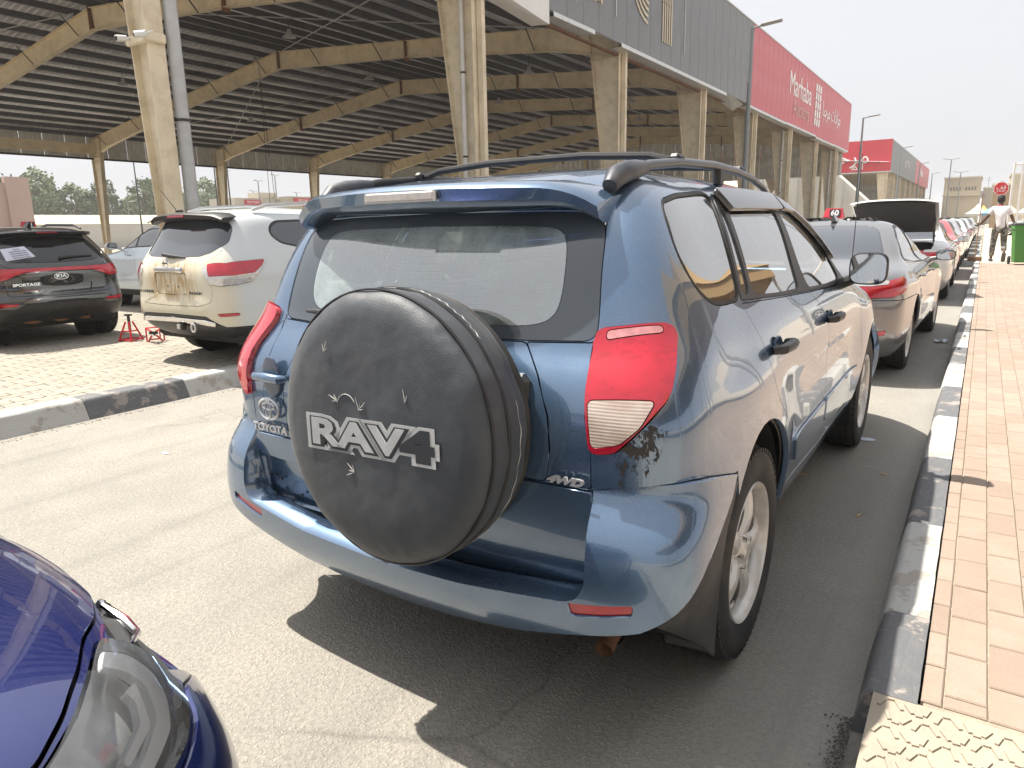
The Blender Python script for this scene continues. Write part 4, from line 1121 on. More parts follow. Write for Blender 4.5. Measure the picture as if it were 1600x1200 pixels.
    fb = BUM.locate(resample(np.array([(3.01, .26), (2.99, .60), (3.05, .74)]), .04, False), (1, 2), (.5, .95), (0, 1))
    fpoly = np.r_[fb, [(1, fb[-1, 1]), (1, .12), (fb[0, 0], .12)]]
    shell(BUM, [Region('front_bumper', fpoly, PB, 0, .002, .03)], Region('x', [], PB, void=True), h=.08, dom=(-1, 1), parent=root)
    MB().box((0, 3.50, .60), (.95, .12, .16), bev=.03).build('grille', M_TRIMB, root)
    # valance and floor
    b = MB(); b.box((0, 1.35, .33), (1.52, 3.6, .16), bev=.05); b.box((0, -.48, .34), (1.2, .34, .14), bev=.04); b.build('underbody', M_WELL, root)
    b = MB(); b.box((.08, -.545, .262), (.9, .10, .03), bev=.01); b.build('rear_valance', M_TRIMB, root)
    # exhaust tip
    b = MB(); b.tube([(.62, -.42, .285), (.63, -.56, .262), (.635, -.60, .250)], .027, 14, caps=False); b.tube([(.62, -.42, .285), (.635, -.598, .251)], .024, 14, caps=False); b.build('exhaust_tip', M_RUST, root)
    # wheels, wells, flaps
    for sd_ in (1, -1):
        for y in (0, 2.66):
            wheel(root, .772 * sd_, y, .36, .232, .225, sd_, 5, rusty=(sd_ == 1), detail=True)
            well(root, .50 * sd_, .86 * sd_, y, .375, .428)
        A = [(.905, -.352, .745), (.915, -.450, .680), (.912, -.560, .615), (.895, -.650, .540), (.855, -.69, .475), (.815, -.67, .42), (.80, -.61, .375), (.812, -.55, .335), (.84, -.48, .285), (.868, -.425, .245)]
        B = [(.900, -.290, .705), (.900, -.330, .645), (.898, -.360, .58), (.896, -.378, .51), (.894, -.388, .45), (.892, -.392, .39), (.890, -.392, .34), (.888, -.390, .29), (.886, -.386, .245), (.884, -.382, .20)]
        b = MB(); vs = []; m_ = 7
        for p, q in zip(A, B):
            for j in range(m_):
                f_ = j / (m_ - 1); bl = .022 * math.sin(f_ * math.pi)
                vs.append(((p[0] * (1 - f_) + q[0] * f_ + bl * .6) * sd_, p[1] * (1 - f_) + q[1] * f_ - bl, p[2] * (1 - f_) + q[2] * f_))
        n_ = len(A)
        b.add(vs, [(k * m_ + j, k * m_ + j + 1, (k + 1) * m_ + j + 1, (k + 1) * m_ + j) for k in range(n_ - 1) for j in range(m_ - 1)], None, True)
        b.build('mud_flap', pm('flap_plastic', (.040, .041, .045), .55, var=.15, dirt=((.20, .18, .15), .35, 6)), root, fix=False)
        b = MB(); b.add([(.74 * sd_, -.40, .20), (.872 * sd_, -.38, .20), (.88 * sd_, -.30, .50), (.70 * sd_, -.30, .50)], [(0, 1, 2, 3)]); b.build('flap_back', M_TRIMB, root, fix=False)
    # --- spoiler with brake light
    xs = np.linspace(-.572, .572, 41); vs = []
    for x in xs:
        e = abs(x) / .572; dr = .045 * max(0, (e - .70) / .30) ** 2.5; yb = -.650 + .115 * e ** 2.2
        w_ = 1 - .0 * e
        P = [(-.33, 1.556 - .016 * e * e), (-.45, 1.562 - .016 * e * e), (yb + .06, 1.556 - .016 * e * e), (yb + .012, 1.548 - .016 * e * e), (yb, 1.536 - .016 * e * e), (yb + .010, 1.502 - .008 * e * e), (yb + .030, 1.492 - .01 * e), (max(yb + .06, -.52 + .04 * e), 1.478), (-.44 + .04 * e, 1.472)]
        for (y, z) in P: vs.append((x, y, z - dr * (1 if y < -.4 else .5)))
    n = 9
    b = MB(); b.add(vs, [(i * n + j, (i + 1) * n + j, (i + 1) * n + j + 1, i * n + j + 1) for i in range(40) for j in range(n - 1)], None, True)
    b.add(vs[:n], [tuple(range(n))]); b.add(vs[-n:], [tuple(range(n))[::-1]])
    sp = b.build('spoiler', PB, root)
    b = MB()
    b.add([(x, -.6565 + .02 * (x / .605) ** 2, z) for x in (-.135, -.10, .10, .135) for z in (1.503, 1.533)] , [(0, 2, 3, 1), (2, 4, 5, 3), (4, 6, 7, 5)]); b.box((0, -.650, 1.518), (.262, .02, .030), bev=.006)
    b.build('brake_light', pm('brake_lens', (.62, .58, .54), .25, coat=1., dirt=((.25, .2, .15), .4, 60)), sp)
    # --- roof rails, cross bars
    for sd_ in (1, -1):
        x = .555 * sd_
        b = MB(); pts = [(x, -.30, 1.572), (x, -.15, 1.602), (x, .10, 1.624), (x, .45, 1.634), (x, .75, 1.628), (x, .98, 1.610), (x + .005 * sd_, 1.14, 1.580), (x + .008 * sd_, 1.24, 1.545)]
        b.tube(pts, [.013, .016, .016, .016, .016, .015, .014, .012], 10); rail = b.build('roof_rail', M_TRIMB if sd_ < 0 else pm('grey_rail', (.075, .08, .09), .3, var=.1), root)
        b = MB(); b.tube([(x, -.425, 1.530), (x, -.385, 1.558), (x, -.32, 1.574), (x, -.25, 1.584), (x, -.19, 1.592)], [.022, .031, .031, .027, .020], 12); b.build('rail_foot', pm('worn_black', (.035, .04, .055), .45, var=.3, vs=12, dirt=((.20, .19, .18), .5, 10)), rail)
        b = MB(); b.box((x, .52, 1.595), (.03, .06, .07), bev=.01); b.build('rail_post', M_TRIMB, rail)
    for y in (.10, .82):
        b = MB(); b.tube([(-.55, y, 1.625), (-.45, y, 1.652), (-.2, y, 1.668), (.2, y, 1.668), (.45, y, 1.652), (.55, y, 1.625)], .013, 8); cb = b.build('cross_bar', M_TRIMB, root)
        for x in (-.545, .545): MB().box((x, y, 1.632), (.04, .06, .04), bev=.01).build('bar_clamp', M_BLACK, cb)
    # --- window visors
    for nm, P in (('visor', [(.245, 1.526), (.60, 1.532), (1.045, 1.528), (1.03, 1.468), (.60, 1.466), (.275, 1.462)]), ('visor', [(1.07, 1.526), (1.27, 1.508), (1.45, 1.45), (1.66, 1.35), (1.79, 1.262), (1.74, 1.225), (1.60, 1.315), (1.40, 1.405), (1.24, 1.458), (1.06, 1.470)])):
        uv = outline(s, 'side', P, .008)
        shell(s, [Region(nm, uv, pm('visor_plastic', (.035, .038, .045), .22, coat=.6, var=.1), .028, 0, .020)], Region('x', [], PB, void=True), h=.06, parent=root)
    # --- mirrors
    for sd_ in (1, -1):
        mr = empty('mirror', (.955 * sd_, 1.70, 1.190)); mr.parent = root
        b = MB(); n = 20; vs = []
        for k, (sc, y) in enumerate(((.93, -.012), (1., 0), (1., .03), (.88, .075), (.55, .105), (.1, .115))):
            for i in range(n):
                a = 2 * math.pi * i / n; c, q = math.cos(a), math.sin(a)
                vs.append((math.copysign(abs(c) ** .55, c) * .088 * sc, y, math.copysign(abs(q) ** .55, q) * .080 * sc))
        b.add(vs, [(k * n + i, k * n + (i + 1) % n, (k + 1) * n + (i + 1) % n, (k + 1) * n + i) for k in range(5) for i in range(n)], None, True)
        b.build('mirror_housing', M_TRIMB, mr)
        b = MB(); b.add([(math.copysign(abs(math.cos(a)) ** .55, math.cos(a)) * .080, -.010, math.copysign(abs(math.sin(a)) ** .55, math.sin(a)) * .072) for a in np.linspace(0, 2 * math.pi, 28, endpoint=False)], [tuple(range(28))])
        b.build('mirror_glass', pm('mirror_silver', (.8, .82, .82), .03, metal=1., var=0), mr)
        b = MB(); b.tube([(-.06 * sd_, .03, -.05), (-.14 * sd_, .04, -.085)], [.025, .03], 8); b.build('mirror_arm', M_TRIMB, mr)
    # --- door handles
    for sd_ in (1, -1):
        for y in (.30, 1.30):
            uv = s.locate([(y, 1.005 if y < 1 else .99)], (1, 2), (.15, .9))[0]; p = PS(s, uv[0] * sd_, uv[1])
            h_ = empty('door_handle', tuple(p)); h_.parent = root
            b = MB(); b.lathe([(0, .0), (.045, .004), (.05, -.002)], 16, Matrix.Rotation(math.pi / 2 * sd_, 4, 'Y') @ Matrix.Diagonal((.75, 1.2, 1, 1))); b.build('cup', pm('handle_cup', (.03, .06, .12), .3), h_)
            b = MB(); b.tube([(.008 * sd_, -.105, 0), (.040 * sd_, -.075, .004), (.046 * sd_, 0, .006), (.040 * sd_, .075, .004), (.008 * sd_, .105, 0)], [.014, .018, .019, .018, .014], 8); b.build('grip', M_TRIMB, h_)
    # tailgate handle (left)
    hx = empty('tailgate_handle', (-.568, -.716, .945)); hx.parent = root
    b = MB(); b.lathe([(0, .0), (.035, .003), (.055, .0), (.058, -.004)], 18, rotx(math.pi / 2) @ Matrix.Diagonal((.8, 1.25, 1, 1))); b.build('cup', pm('handle_cup_blue', (.022, .05, .11), .3, coat=1.), hx)
    b = MB(); b.tube([(-.070, .006, 0), (-.058, -.016, .002), (0, -.022, .003), (.06, -.018, .0), (.072, .004, 0)], [.011, .016, .017, .016, .011], 10); b.build('grip', PB, hx)
    # badges
    bx = MB()
    def ell(b, cx, cz, rx, rz, y, r, n=28):
        P = [(cx + rx * math.cos(a), y, cz + rz * math.sin(a)) for a in np.linspace(0, 2 * math.pi, n + 1)]
        b.tube(P, r, 6, caps=False)
    ell(bx, -.585, .832, .050, .036, -.722, .0055); ell(bx, -.585, .842, .030, .012, -.723, .004); ell(bx, -.585, .832, .014, .031, -.724, .004)
    bx.build('oval_badge', M_BADGE, root)
    text('badge_letters', 'TOYOTA RAV4', M_BADGE, frame((-.53, -.722, .762), (1, -.0, 0), (0, 0, 1)), .036, .003, root, sx=1.2, offset=.001)
    text('badge_letters', '4WD', M_BADGE, frame((.575, -.722, .786), (1, .04, .0), (0, -.02, 1)), .027, .003, root, sx=1.65, shear=.35, offset=.0015)
    for x, z in ((-.66, .60 - .03), (-.63, .575), (-.60, .565), (-.55, .49), (-.50, .52), (-.635, .50)):
        b = MB(); b.lathe([(0, .001), (.006, .001), (.006, -.004)], 8, trs(x, -.685, z) @ rotx(math.pi / 2)); b.build('screw_hole', M_BLACK, root)
    # defroster lines on the inner side of the rear glass
    b = MB()
    for k in range(11):
        t0 = s.locate([(0, 1.19 + k * .0225)], (0, 2), (0, .02))[0][1]
        us = np.linspace(-.108, .108, 24); P = PS(s, us, np.full(24, t0)); N_ = NS(s, us, np.full(24, t0)); P = P - N_ * .006
        for i in range(23):
            a, c = P[i], P[i + 1]; b.add([tuple(a), tuple(c), tuple(c + [0, 0, .0011]), tuple(a + [0, 0, .0011])], [(0, 1, 2, 3)])
    o = b.build('defroster_lines', M_INTD, root, fix=False); o['kind'] = 'stuff'
    # wiper
    b = MB(); b.tube([(-.46, -.628, 1.166), (-.40, -.640, 1.168), (-.30, -.645, 1.160), (-.12, -.648, 1.155)], [.005, .009, .010, .012], 8); b.build('rear_wiper', M_BLACK, root)
    # --- spare wheel with cover
    sc = empty('spare_wheel', (.125, -.73, .900)); sc.parent = root; sc.rotation_euler = (R(-2.0), 0, R(-1.0))
    M = rotx(math.pi / 2)                                              # lathe z -> -y (towards the back)
    rr = .372
    b = MB(); b.lathe([(0, .228), (.10, .2285), (.22, .227), (.30, .223), (.325, .218), (.346, .208), (rr - .012, .196), (rr - .003, .182), (rr, .165), (rr + .002, .150), (rr - .001, .125), (rr + .001, .118), (rr - .001, .111), (rr + .002, .09), (rr, .060), (rr - .004, .052), (rr - .003, .045), (rr - .012, .02), (rr - .045, .0), (rr - .08, -.005)], 96, M)
    cv = b.build('tyre_cover', M_CANV, sc)
    # soft unevenness of the cover band
    for v in cv.data.vertices:
        a = math.atan2(v.co.z, v.co.x)
        if v.co.y > -.205: v.co.y += .003 * math.sin(9 * a) + .002 * math.sin(23 * a + 1); k_ = 1 + .0035 * math.sin(14 * a + v.co.y * 30); v.co.x *= k_; v.co.z *= k_
    for r_, yy, th in ((rr + .0015, .180, .0035), (rr + .002, .115, .004)):
        b = MB(); b.tube([(r_ * math.cos(a), -yy, r_ * math.sin(a)) for a in np.linspace(0, 2 * math.pi, 73)], th, 6, caps=False); b.build('seam_piping', M_TRIMB, cv)
    for a0_, a1_, yy in ((-1.25, .28, .070), (.75, 1.45, .098), (1.5, 1.62, .13)):
        b = MB(); P = []; K = 34
        for k in range(K):
            a = a0_ + (a1_ - a0_) * k / (K - 1); P.append(((rr + .003) * math.cos(a), -yy - .003 * math.sin(k * 1.7) - .002 * math.sin(k * .6), (rr + .003) * math.sin(a)))
        b.tube(P, [.0003 + .0013 * abs(math.sin(k * 2.3) * math.sin(k * .37 + 1)) for k in range(K)], 5); b.build('torn_edge', pm('torn_backing', (.58, .57, .55), .9), cv)
    b = MB(); b.lathe([(rr - .03, .03), (rr - .012, .0), (rr - .03, -.03), (.2, -.06)], 72, M); b.build('tyre', M_TYRE, sc)
    b = MB(); b.box((0, .03, 0), (.40, .10, .40), bev=.04); b.box((.25, .045, .10), (.16, .05, .10), bev=.02); b.build('carrier', M_BLACK, sc)
    # printed lettering: pale outline, dark line, pale letters; the figure is dark
    def L(txt, dx, w, y, m, off, nm):
        return text(nm, txt, m, frame((dx, -.2290 - y, -.018), (1, 0, .035), (.0, 0, 1)), .100, .0004, cv, sx=w, shear=.0, offset=off)
    L('RAV4', .0, 1.85, .0006, M_SILV, .0165, 'print_outline'); L('RAV4', .0, 1.85, .0016, M_DPRINT, .0085, 'print_line')
    L('RAV', -.048, 1.85, .0026, M_SILV, .0035, 'print_letters')
    # little tears in the vinyl
    for (x, z, a, n_) in ((-.155, .205, .6, 3), (-.11, .075, 2.2, 3), (-.03, .060, .2, 4), (.135, .10, 1.2, 2), (-.055, -.115, 1.9, 4)):
        b = MB()
        for k in range(n_):
            a2 = a + k * .55; ln = .020 + .014 * (k % 2)
            b.tube([(x, -.2292, z), (x + ln * .5 * math.cos(a2) + .002, -.2302, z + ln * .5 * math.sin(a2)), (x + ln * math.cos(a2), -.2294, z + ln * math.sin(a2))], [.0010, .0013, .0004], 5)
        b.build('tear', pm('torn_backing', (.58, .57, .55), .9), cv)
    b = MB(); b.tube([(-.075 + .035 * math.cos(a), -.2293, .062 + .035 * math.sin(a)) for a in np.linspace(.5, 2.9, 12)], .0011, 5); b.build('tear', pm('torn_backing', (.58, .57, .55), .9), cv)
    # --- scrape below the lamp
    t = NT('scraped_paint'); co = t.co('Object'); n1 = t.noise(t.co('Object', (1, 1, .55)), 42, 5, .75, .6)
    geo_z = t.n('ShaderNodeSeparateXYZ'); t.l(co, geo_z.inputs[0])
    p1 = t.bsdf((.035, .030, .028), .7, 0); p2 = t.n('ShaderNodeBsdfTransparent')
    mm = t.n('ShaderNodeMixShader'); zf = t.ramp(geo_z.outputs[2], .76, .95)
    t.l(t.math('GREATER_THAN', n1, t.math('SUBTRACT', .62, t.math('MULTIPLY', zf, .17))), mm.inputs[0]); t.l(p2.outputs[0], mm.inputs[1]); t.l(p1.outputs[0], mm.inputs[2]); t.l(mm.outputs[0], t.out.inputs[0])
    uv = outline(s, '3d', [(.70, -.694, .872), (.735, -.69, .898), (.785, -.668, .952), (.815, -.63, .93), (.800, -.66, .86), (.79, -.672, .80), (.73, -.69, .765), (.715, -.692, .80)], .0)
    shell(s, [Region('scraped_patch', uv, t.m, .0035, 0, 0, both=False)], Region('x', [], PB, void=True), h=.05, parent=root)
    # --- interior
    for x in (-.36, .36): seat(root, x, 1.15, .62, name='front_seat')
    b = MB(); b.box((0, .22, .66), (1.22, .50, .16), bev=.05); st = b.build('rear_bench', M_SEAT, root)
    for x in (-.40, 0, .40):
        b = MB(); b.box((x, -.03, .95), (.38, .13, .50), rot=rotx(.2), bev=.05); b.box((x, -.11, 1.24), (.24, .09, .13), rot=rotx(.15), bev=.04); b.build('seat_back', M_SEAT, st)
    b = MB(); b.box((0, 1.88, .98), (1.36, .34, .20), bev=.06); b.build('dashboard', M_INTD, root)
    b = MB(); b.box((0, -.36, .82), (1.20, .40, .03), bev=.01); b.build('cargo_floor', M_INTD, root)
    P = [(-.36 + .19 * math.cos(a), 1.62 + .07 * math.sin(a), 1.02 + .17 * math.sin(a)) for a in np.linspace(0, 2 * math.pi, 25)]
    b = MB(); b.tube(P, .014, 8, caps=False); b.build('steering_wheel', M_INTD, root)
    b = MB(); b.box((0.02, 1.62, 1.375), (.25, .03, .07), bev=.02); b.tube([(0.02, 1.62, 1.40), (-.02, 1.72, 1.46)], .01, 6); b.build('inner_mirror', M_BLACK, root)
    b = MB(); b.tube([(.80, 2.25, 1.05), (.815, 2.22, 1.78)], [.003, .0018], 6); b.build('aerial', M_BLACK, root)
    return root
rav = build_rav()

# ================================================================ the other vehicles
def lv(rows): return [tuple(r) for r in rows]
SUV = Surf(lv([(.28, .86, -.62, 3.62, .9, .9), (.38, .92, -.86, 3.72, 1, 1), (.52, .945, -.97, 3.80, 1, 1), (.66, .955, -.985, 3.82, 1, 1), (.80, .955, -.955, 3.80, 1, 1),
              (.92, .95, -.955, 3.74, 1, 1), (1.03, .94, -.955, 3.55, 1, 1), (1.10, .925, -.94, 3.1, 1, .9), (1.16, .905, -.91, 2.55, 1, .7), (1.23, .88, -.87, 2.3, 1, .5),
              (1.32, .84, -.81, 2.12, .95, .42), (1.44, .79, -.74, 1.90, .9, .4), (1.55, .745, -.68, 1.66, .85, .4), (1.645, .69, -.62, 1.42, .8, .4), (1.70, .60, -.5, 1.2, .7, .4),
              (1.735, .45, -.2, .9, .5, .35), (1.75, .22, .15, .7, .3, .3), (1.755, .0, .4, .55, .1, .1)]),
           arches=[(0, .60, .54, .36, .03), (2.9, .60, .54, .36, .03)], shoulder=[(1.02, .06, .012)])
SED = Surf(lv([(.20, .82, -.80, 3.55, .9, .9), (.28, .875, -.96, 3.68, 1, 1), (.42, .905, -1.05, 3.74, 1, 1), (.58, .912, -1.07, 3.75, 1, 1), (.72, .912, -1.07, 3.70, 1, 1),
              (.82, .905, -1.06, 3.55, 1, 1), (.90, .89, -1.04, 3.25, 1, 1), (.96, .87, -.98, 2.85, 1, .9), (1.00, .84, -.80, 2.45, .9, .7), (1.035, .79, -.50, 2.25, .7, .55),
              (1.08, .75, -.28, 2.10, .5, .42), (1.15, .725, -.12, 1.92, .42, .40), (1.24, .675, .08, 1.68, .40, .4), (1.33, .62, .32, 1.42, .38, .4), (1.39, .56, .52, 1.20, .36, .36),
              (1.425, .47, .68, 1.02, .3, .3), (1.44, .25, .76, .92, .15, .15), (1.443, .0, .80, .88, .05, .05)]),
           rear=[(0, 0), (.25, .0), (.5, .015), (.72, .05), (.88, .13), (.98, .28), (1.0, .50)],
           arches=[(0, .50, .50, .34, .028), (2.82, .50, .50, .34, .028)], shoulder=[(.86, .05, .012)])
KIA = Surf(lv([(.28, .84, -.50, 3.42, .9, .9), (.36, .89, -.72, 3.52, 1, 1), (.50, .915, -.83, 3.58, 1, 1), (.62, .92, -.845, 3.60, 1, 1), (.74, .918, -.80, 3.56, 1, 1),
              (.86, .912, -.80, 3.50, 1, 1), (.97, .90, -.815, 3.3, 1, 1), (1.05, .885, -.80, 2.9, 1, .9), (1.12, .865, -.76, 2.4, 1, .6), (1.20, .83, -.69, 2.18, .95, .5),
              (1.30, .785, -.60, 1.98, .95, .42), (1.40, .74, -.50, 1.75, .9, .4), (1.49, .685, -.42, 1.5, .85, .4), (1.54, .60, -.34, 1.25, .7, .4),
              (1.57, .45, -.15, 1.0, .5, .35), (1.585, .22, .15, .7, .3, .3), (1.59, .0, .4, .55, .1, .1)]),
           arches=[(0, .60, .52, .34, .03), (2.67, .60, .52, .34, .03)], shoulder=[(.95, .06, .012)])

def std_wheels(root, s, wb, xw, r=.34, detail=True, spokes=5, wwid=.215, rim=None, zc=None):
    for sd_ in (1, -1):
        for y in (0, wb):
            wheel(root, xw * sd_, y, r, r * .66, wwid, sd_, spokes, rim, detail=detail)
            well(root, (xw - .25) * sd_, (xw + .06) * sd_, y, r + .01, r + .055)
def mirror(root, x, y, z, m, sd_, sc=1.):
    mr = empty('mirror', (x * sd_, y, z)); mr.parent = root
    b = MB(); n = 16; vs = []
    for k, (q, yy) in enumerate(((.93, -.010), (1., 0), (.98, .04), (.8, .09), (.4, .13))):
        for i in range(n):
            a = 2 * math.pi * i / n; c, w = math.cos(a), math.sin(a)
            vs.append((math.copysign(abs(c) ** .7, c) * .105 * q * sc, yy * sc, math.copysign(abs(w) ** .7, w) * .065 * q * sc))
    b.add(vs, [(k * n + i, k * n + (i + 1) % n, (k + 1) * n + (i + 1) % n, (k + 1) * n + i) for k in range(4) for i in range(n)], None, True)
    b.add(vs[-n:], [tuple(range(n))[::-1]])
    b.build('mirror_housing', m, mr)
    b = MB(); b.add([(math.copysign(abs(math.cos(a)) ** .7, math.cos(a)) * .093 * sc, -.009, math.copysign(abs(math.sin(a)) ** .7, math.sin(a)) * .054 * sc) for a in np.linspace(0, 2 * math.pi, 22, endpoint=False)], [tuple(range(22))])
    b.build('mirror_glass', pm('mirror_silver', (.8, .82, .82), .03, metal=1., var=0), mr)
    b = MB(); b.tube([(-.07 * sd_, .02, -.03), (-.20 * sd_, .03, -.06)], [.022, .03], 7); b.build('mirror_arm', m, mr)
def side_handles(root, s, ys, z, m):
    for sd_ in (1, -1):
        for y in ys:
            uv = s.locate([(y, z)], (1, 2), (.15, .9))[0]; p = PS(s, uv[0] * sd_, uv[1])
            b = MB(); b.tube([(.0, -.10, 0), (.032 * sd_, -.07, .0), (.036 * sd_, 0, .0), (.032 * sd_, .07, .0), (.0, .10, 0)], .013, 7)
            b.build('door_handle', m, root, tuple(p))
def strip(s, name, mode, pts, m, r, parent, off=.002, both=True, ur=None):
    """thin moulding laid along the skin"""
    axes, u_, t_ = MODES[mode]; uv = s.locate(resample(np.array(pts), .06, False), axes, ur or u_, t_)
    for sg in ((1, -1) if both else (1,)):
        P = PS(s, uv[:, 0] * sg, uv[:, 1]) + NS(s, uv[:, 0] * sg, uv[:, 1]) * off
        b = MB(); b.tube([tuple(p) for p in P], r, 5); b.build(name, m, parent)
def rs(s, P, r=.02, **k): return outline(s, 'rear', P, r, **k)
def ss(s, P, r=.02, **k): return outline(s, 'side', P, r, **k)

# ---- white SUV with stained tailgate
def build_white_suv(root, P, stained=True, glass_m=None, lights=True, h=.05, detail=True):
    s = SUV; G = glass_m or M_TINTB; Rg = []
    lamp_red = [(.60, -.86, 1.130), (.80, -.80, 1.165), (.90, -.60, 1.185), (.93, -.38, 1.190), (.932, -.42, 1.130), (.945, -.55, 1.050), (.90, -.80, 1.035), (.66, -.94, 1.020)]
    lamp_all = [(.54, -.90, 1.085), (.62, -.86, 1.135), (.80, -.80, 1.175), (.90, -.60, 1.195), (.925, -.34, 1.198), (.945, -.44, 1.090), (.952, -.58, 0.950), (.93, -.78, 0.925), (.80, -.91, 0.915), (.66, -.945, 0.930)]
    Rg.append(Region('red_lens', outline(s, '3d', lamp_red, .01, .03), M_REDL, .012, 0, 0, back=False, parent='tail_lamp'))
    Rg.append(Region('tail_lamp', outline(s, '3d', lamp_all, .02, .03), pm('clear_rear_lens', (.62, .60, .58), .14, coat=1., metal=.4, var=.2, vs=30), .011, .003, .03, back=False))
    Rg.append(Region('rear_glass', rs(s, [(0, 1.63), (.45, 1.62), (.60, 1.59), (.66, 1.52), (.70, 1.36), (.60, 1.27), (.45, 1.225), (0, 1.21)], .02, sym=True), G, -.003, .001, .006, both=False, back=False))
    Rg.append(Region('plate_recess', rs(s, [(0, 1.06), (.30, 1.05), (.30, .82), (0, .81)], .02, sym=True), P, -.014, .002, .004, both=False))
    Rg.append(Region('tailgate', rs(s, [(0, 1.21), (.45, 1.225), (.62, 1.27), (.70, 1.30), (.62, 1.18), (.56, 1.13), (.60, 1.0), (.68, .88), (.66, .74), (.5, .70), (0, .69)], .02, sym=True), P, 0, .003, .02, both=False))
    Rg.append(Region('quarter_window', ss(s, [(-.02, 1.58), (.75, 1.605), (.78, 1.29), (.22, 1.30), (-.06, 1.36), (-.16, 1.44), (-.14, 1.52)], .03), G, -.004, 0, 0, back=False))
    Rg.append(Region('door_window', ss(s, [(.82, 1.605), (1.55, 1.56), (1.55, 1.26), (.85, 1.285)], .02), G, -.004, 0, 0, back=False))
    Rg.append(Region('door_window', ss(s, [(1.60, 1.555), (1.85, 1.46), (2.25, 1.26), (2.25, 1.22), (1.60, 1.255)], .02), G, -.004, 0, 0, back=False))
    Rg.append(Region('window_frame', ss(s, [(-.05, 1.60), (.85, 1.62), (1.58, 1.58), (1.88, 1.48), (2.35, 1.25), (2.3, 1.20), (1.58, 1.24), (.22, 1.28), (-.08, 1.345), (-.185, 1.44), (-.16, 1.535)], .03), M_TRIMB, .001, .001, .01))
    Rg.append(Region('arch', arch_uv(s, 0, .40, .44), P, void=True)); Rg.append(Region('arch', arch_uv(s, 2.9, .40, .44), P, void=True))
    Rg.append(Region('rear_door', ss(s, [(.42, 1.27), (.46, 1.0), (.50, .80), (.46, .62), (.55, .42), (1.52, .40), (1.55, 1.24)], .02), P, 0, .003, .02))
    Rg.append(Region('front_door', ss(s, [(1.55, 1.24), (1.52, .40), (2.40, .40), (2.46, .80), (2.40, 1.19)], .02), P, 0, .003, .02))
    Rg.append(Region('chrome_strip', rs(s, [(0, .565), (.55, .555), (.68, .525), (.66, .485), (.50, .505), (0, .515)], .01, sym=True), M_CHR, .020, .002, .02, both=False, back=False))
    Rg.append(Region('reflector', rs(s, [(.72, .62), (.88, .625), (.88, .595), (.74, .59)], .01), M_REDL, .004, .002, .01, back=False))
    Rg.append(Region('bumper_cladding', rs(s, [(0, .60), (.58, .59), (.78, .45), (1.0, .43), (1.0, .1), (0, .1)], .01, sym=True), M_TRIMB, .006, .002, .02, both=False))
    Rg.append(Region('sill_cladding', ss(s, [(-1.4, .47), (-.4, .47), (-.38, .1), (-1.4, .1)], 0), M_TRIMB, .004, .002, .02))
    Rg.append(Region('sill_cladding', ss(s, [(.44, .42), (2.46, .42), (2.46, .1), (.44, .1)], 0), M_TRIMB, .004, .002, .02))
    Rg.append(Region('windscreen', outline(s, 'front', [(0, 1.62), (.5, 1.60), (.66, 1.50), (.80, 1.27), (.76, 1.22), (0, 1.215)], .02), G, 0, 0, 0, back=False))
    Rg.append(Region('hood', outline(s, 'top', [(0, 2.6), (.72, 2.55), (.74, 3.2), (.6, 3.6), (0, 3.72)], .01, tr=(.36, .6)), P, .002, .003, .02))
    Rg.append(Region('headlamp', outline(s, '3d', [(.60, 3.62, 1.02), (.86, 3.3, 1.06), (.92, 3.0, 1.08), (.9, 3.4, .92), (.66, 3.74, .88)], .02), M_CLRL, .004, .002, .02))
    made, backs = shell(s, Rg, Region('body_shell', [], P, 0, .003, .02), h=h, parent=root)
    inner_skin(backs, M_INTD, root, 'inner_shell', .03)
    # spoiler
    xs = np.linspace(-.66, .66, 25); vs = []
    for x in xs:
        e = abs(x) / .66; yb = -.80 + .10 * e * e
        for y, z in ((-.50, 1.705 - .03 * e * e), (yb + .03, 1.695 - .035 * e * e), (yb, 1.675 - .035 * e * e), (yb + .02, 1.64 - .03 * e), (-.62, 1.605)): vs.append((x, y, z - .03 * max(0, (e - .85) / .15)))
    b = MB(); b.add(vs, [(i * 5 + j, i * 5 + j + 5, i * 5 + j + 6, i * 5 + j + 1) for i in range(24) for j in range(4)], None, True)
    b.add(vs[:5], [tuple(range(5))]); b.add(vs[-5:], [tuple(range(5))[::-1]]); sp = b.build('spoiler', M_TRIMB if stained else P, root)
    MB().box((0, -.797, 1.660), (.30, .02, .022)).build('brake_light', M_REDL, sp)
    for sd_ in (1, -1):
        b = MB(); x = .60 * sd_; b.tube([(x, -.25, 1.715), (x, -.05, 1.770), (x, .6, 1.805), (x, 1.2, 1.785), (x, 1.5, 1.72)], [.018, .022, .022, .022, .016], 8); b.build('roof_rail', pm('silver_rail', (.5, .5, .5), .3, metal=.8), root)
        mirror(root, 1.06, 2.12, 1.27, P, sd_, 1.1)
    side_handles(root, s, (.78, 1.80), 1.10, P)
    std_wheels(root, s, 2.9, .80, .375, detail=False, wwid=.235)
    b = MB(); b.box((0, 1.4, .36), (1.6, 4.2, .2), bev=.05); b.build('underbody', M_WELL, root)
    b = MB(); b.tube([(-.42, -.50, 1.73), (-.44, -.66, 1.96)], [.005, .003], 6); b.box((-.42, -.47, 1.73), (.05, .09, .03), bev=.01); b.build('aerial', M_BLACK, root)
    b = MB(); b.tube([(-.16, -.90, 1.245), (-.02, -.90, 1.232), (.22, -.885, 1.215)], [.022, .018, .008], 8); b.build('rear_wiper', M_BLACK, root)
    return s
wp = NT('white_paint_stained_sunlit'); co = wp.co('Object'); sx = wp.n('ShaderNodeSeparateXYZ'); wp.l(co, sx.inputs[0])
rust = wp.ramp(wp.noise(wp.co('Object', (9, 2, 1.4)), 3.2, 6, .7, .4), .42, .58)
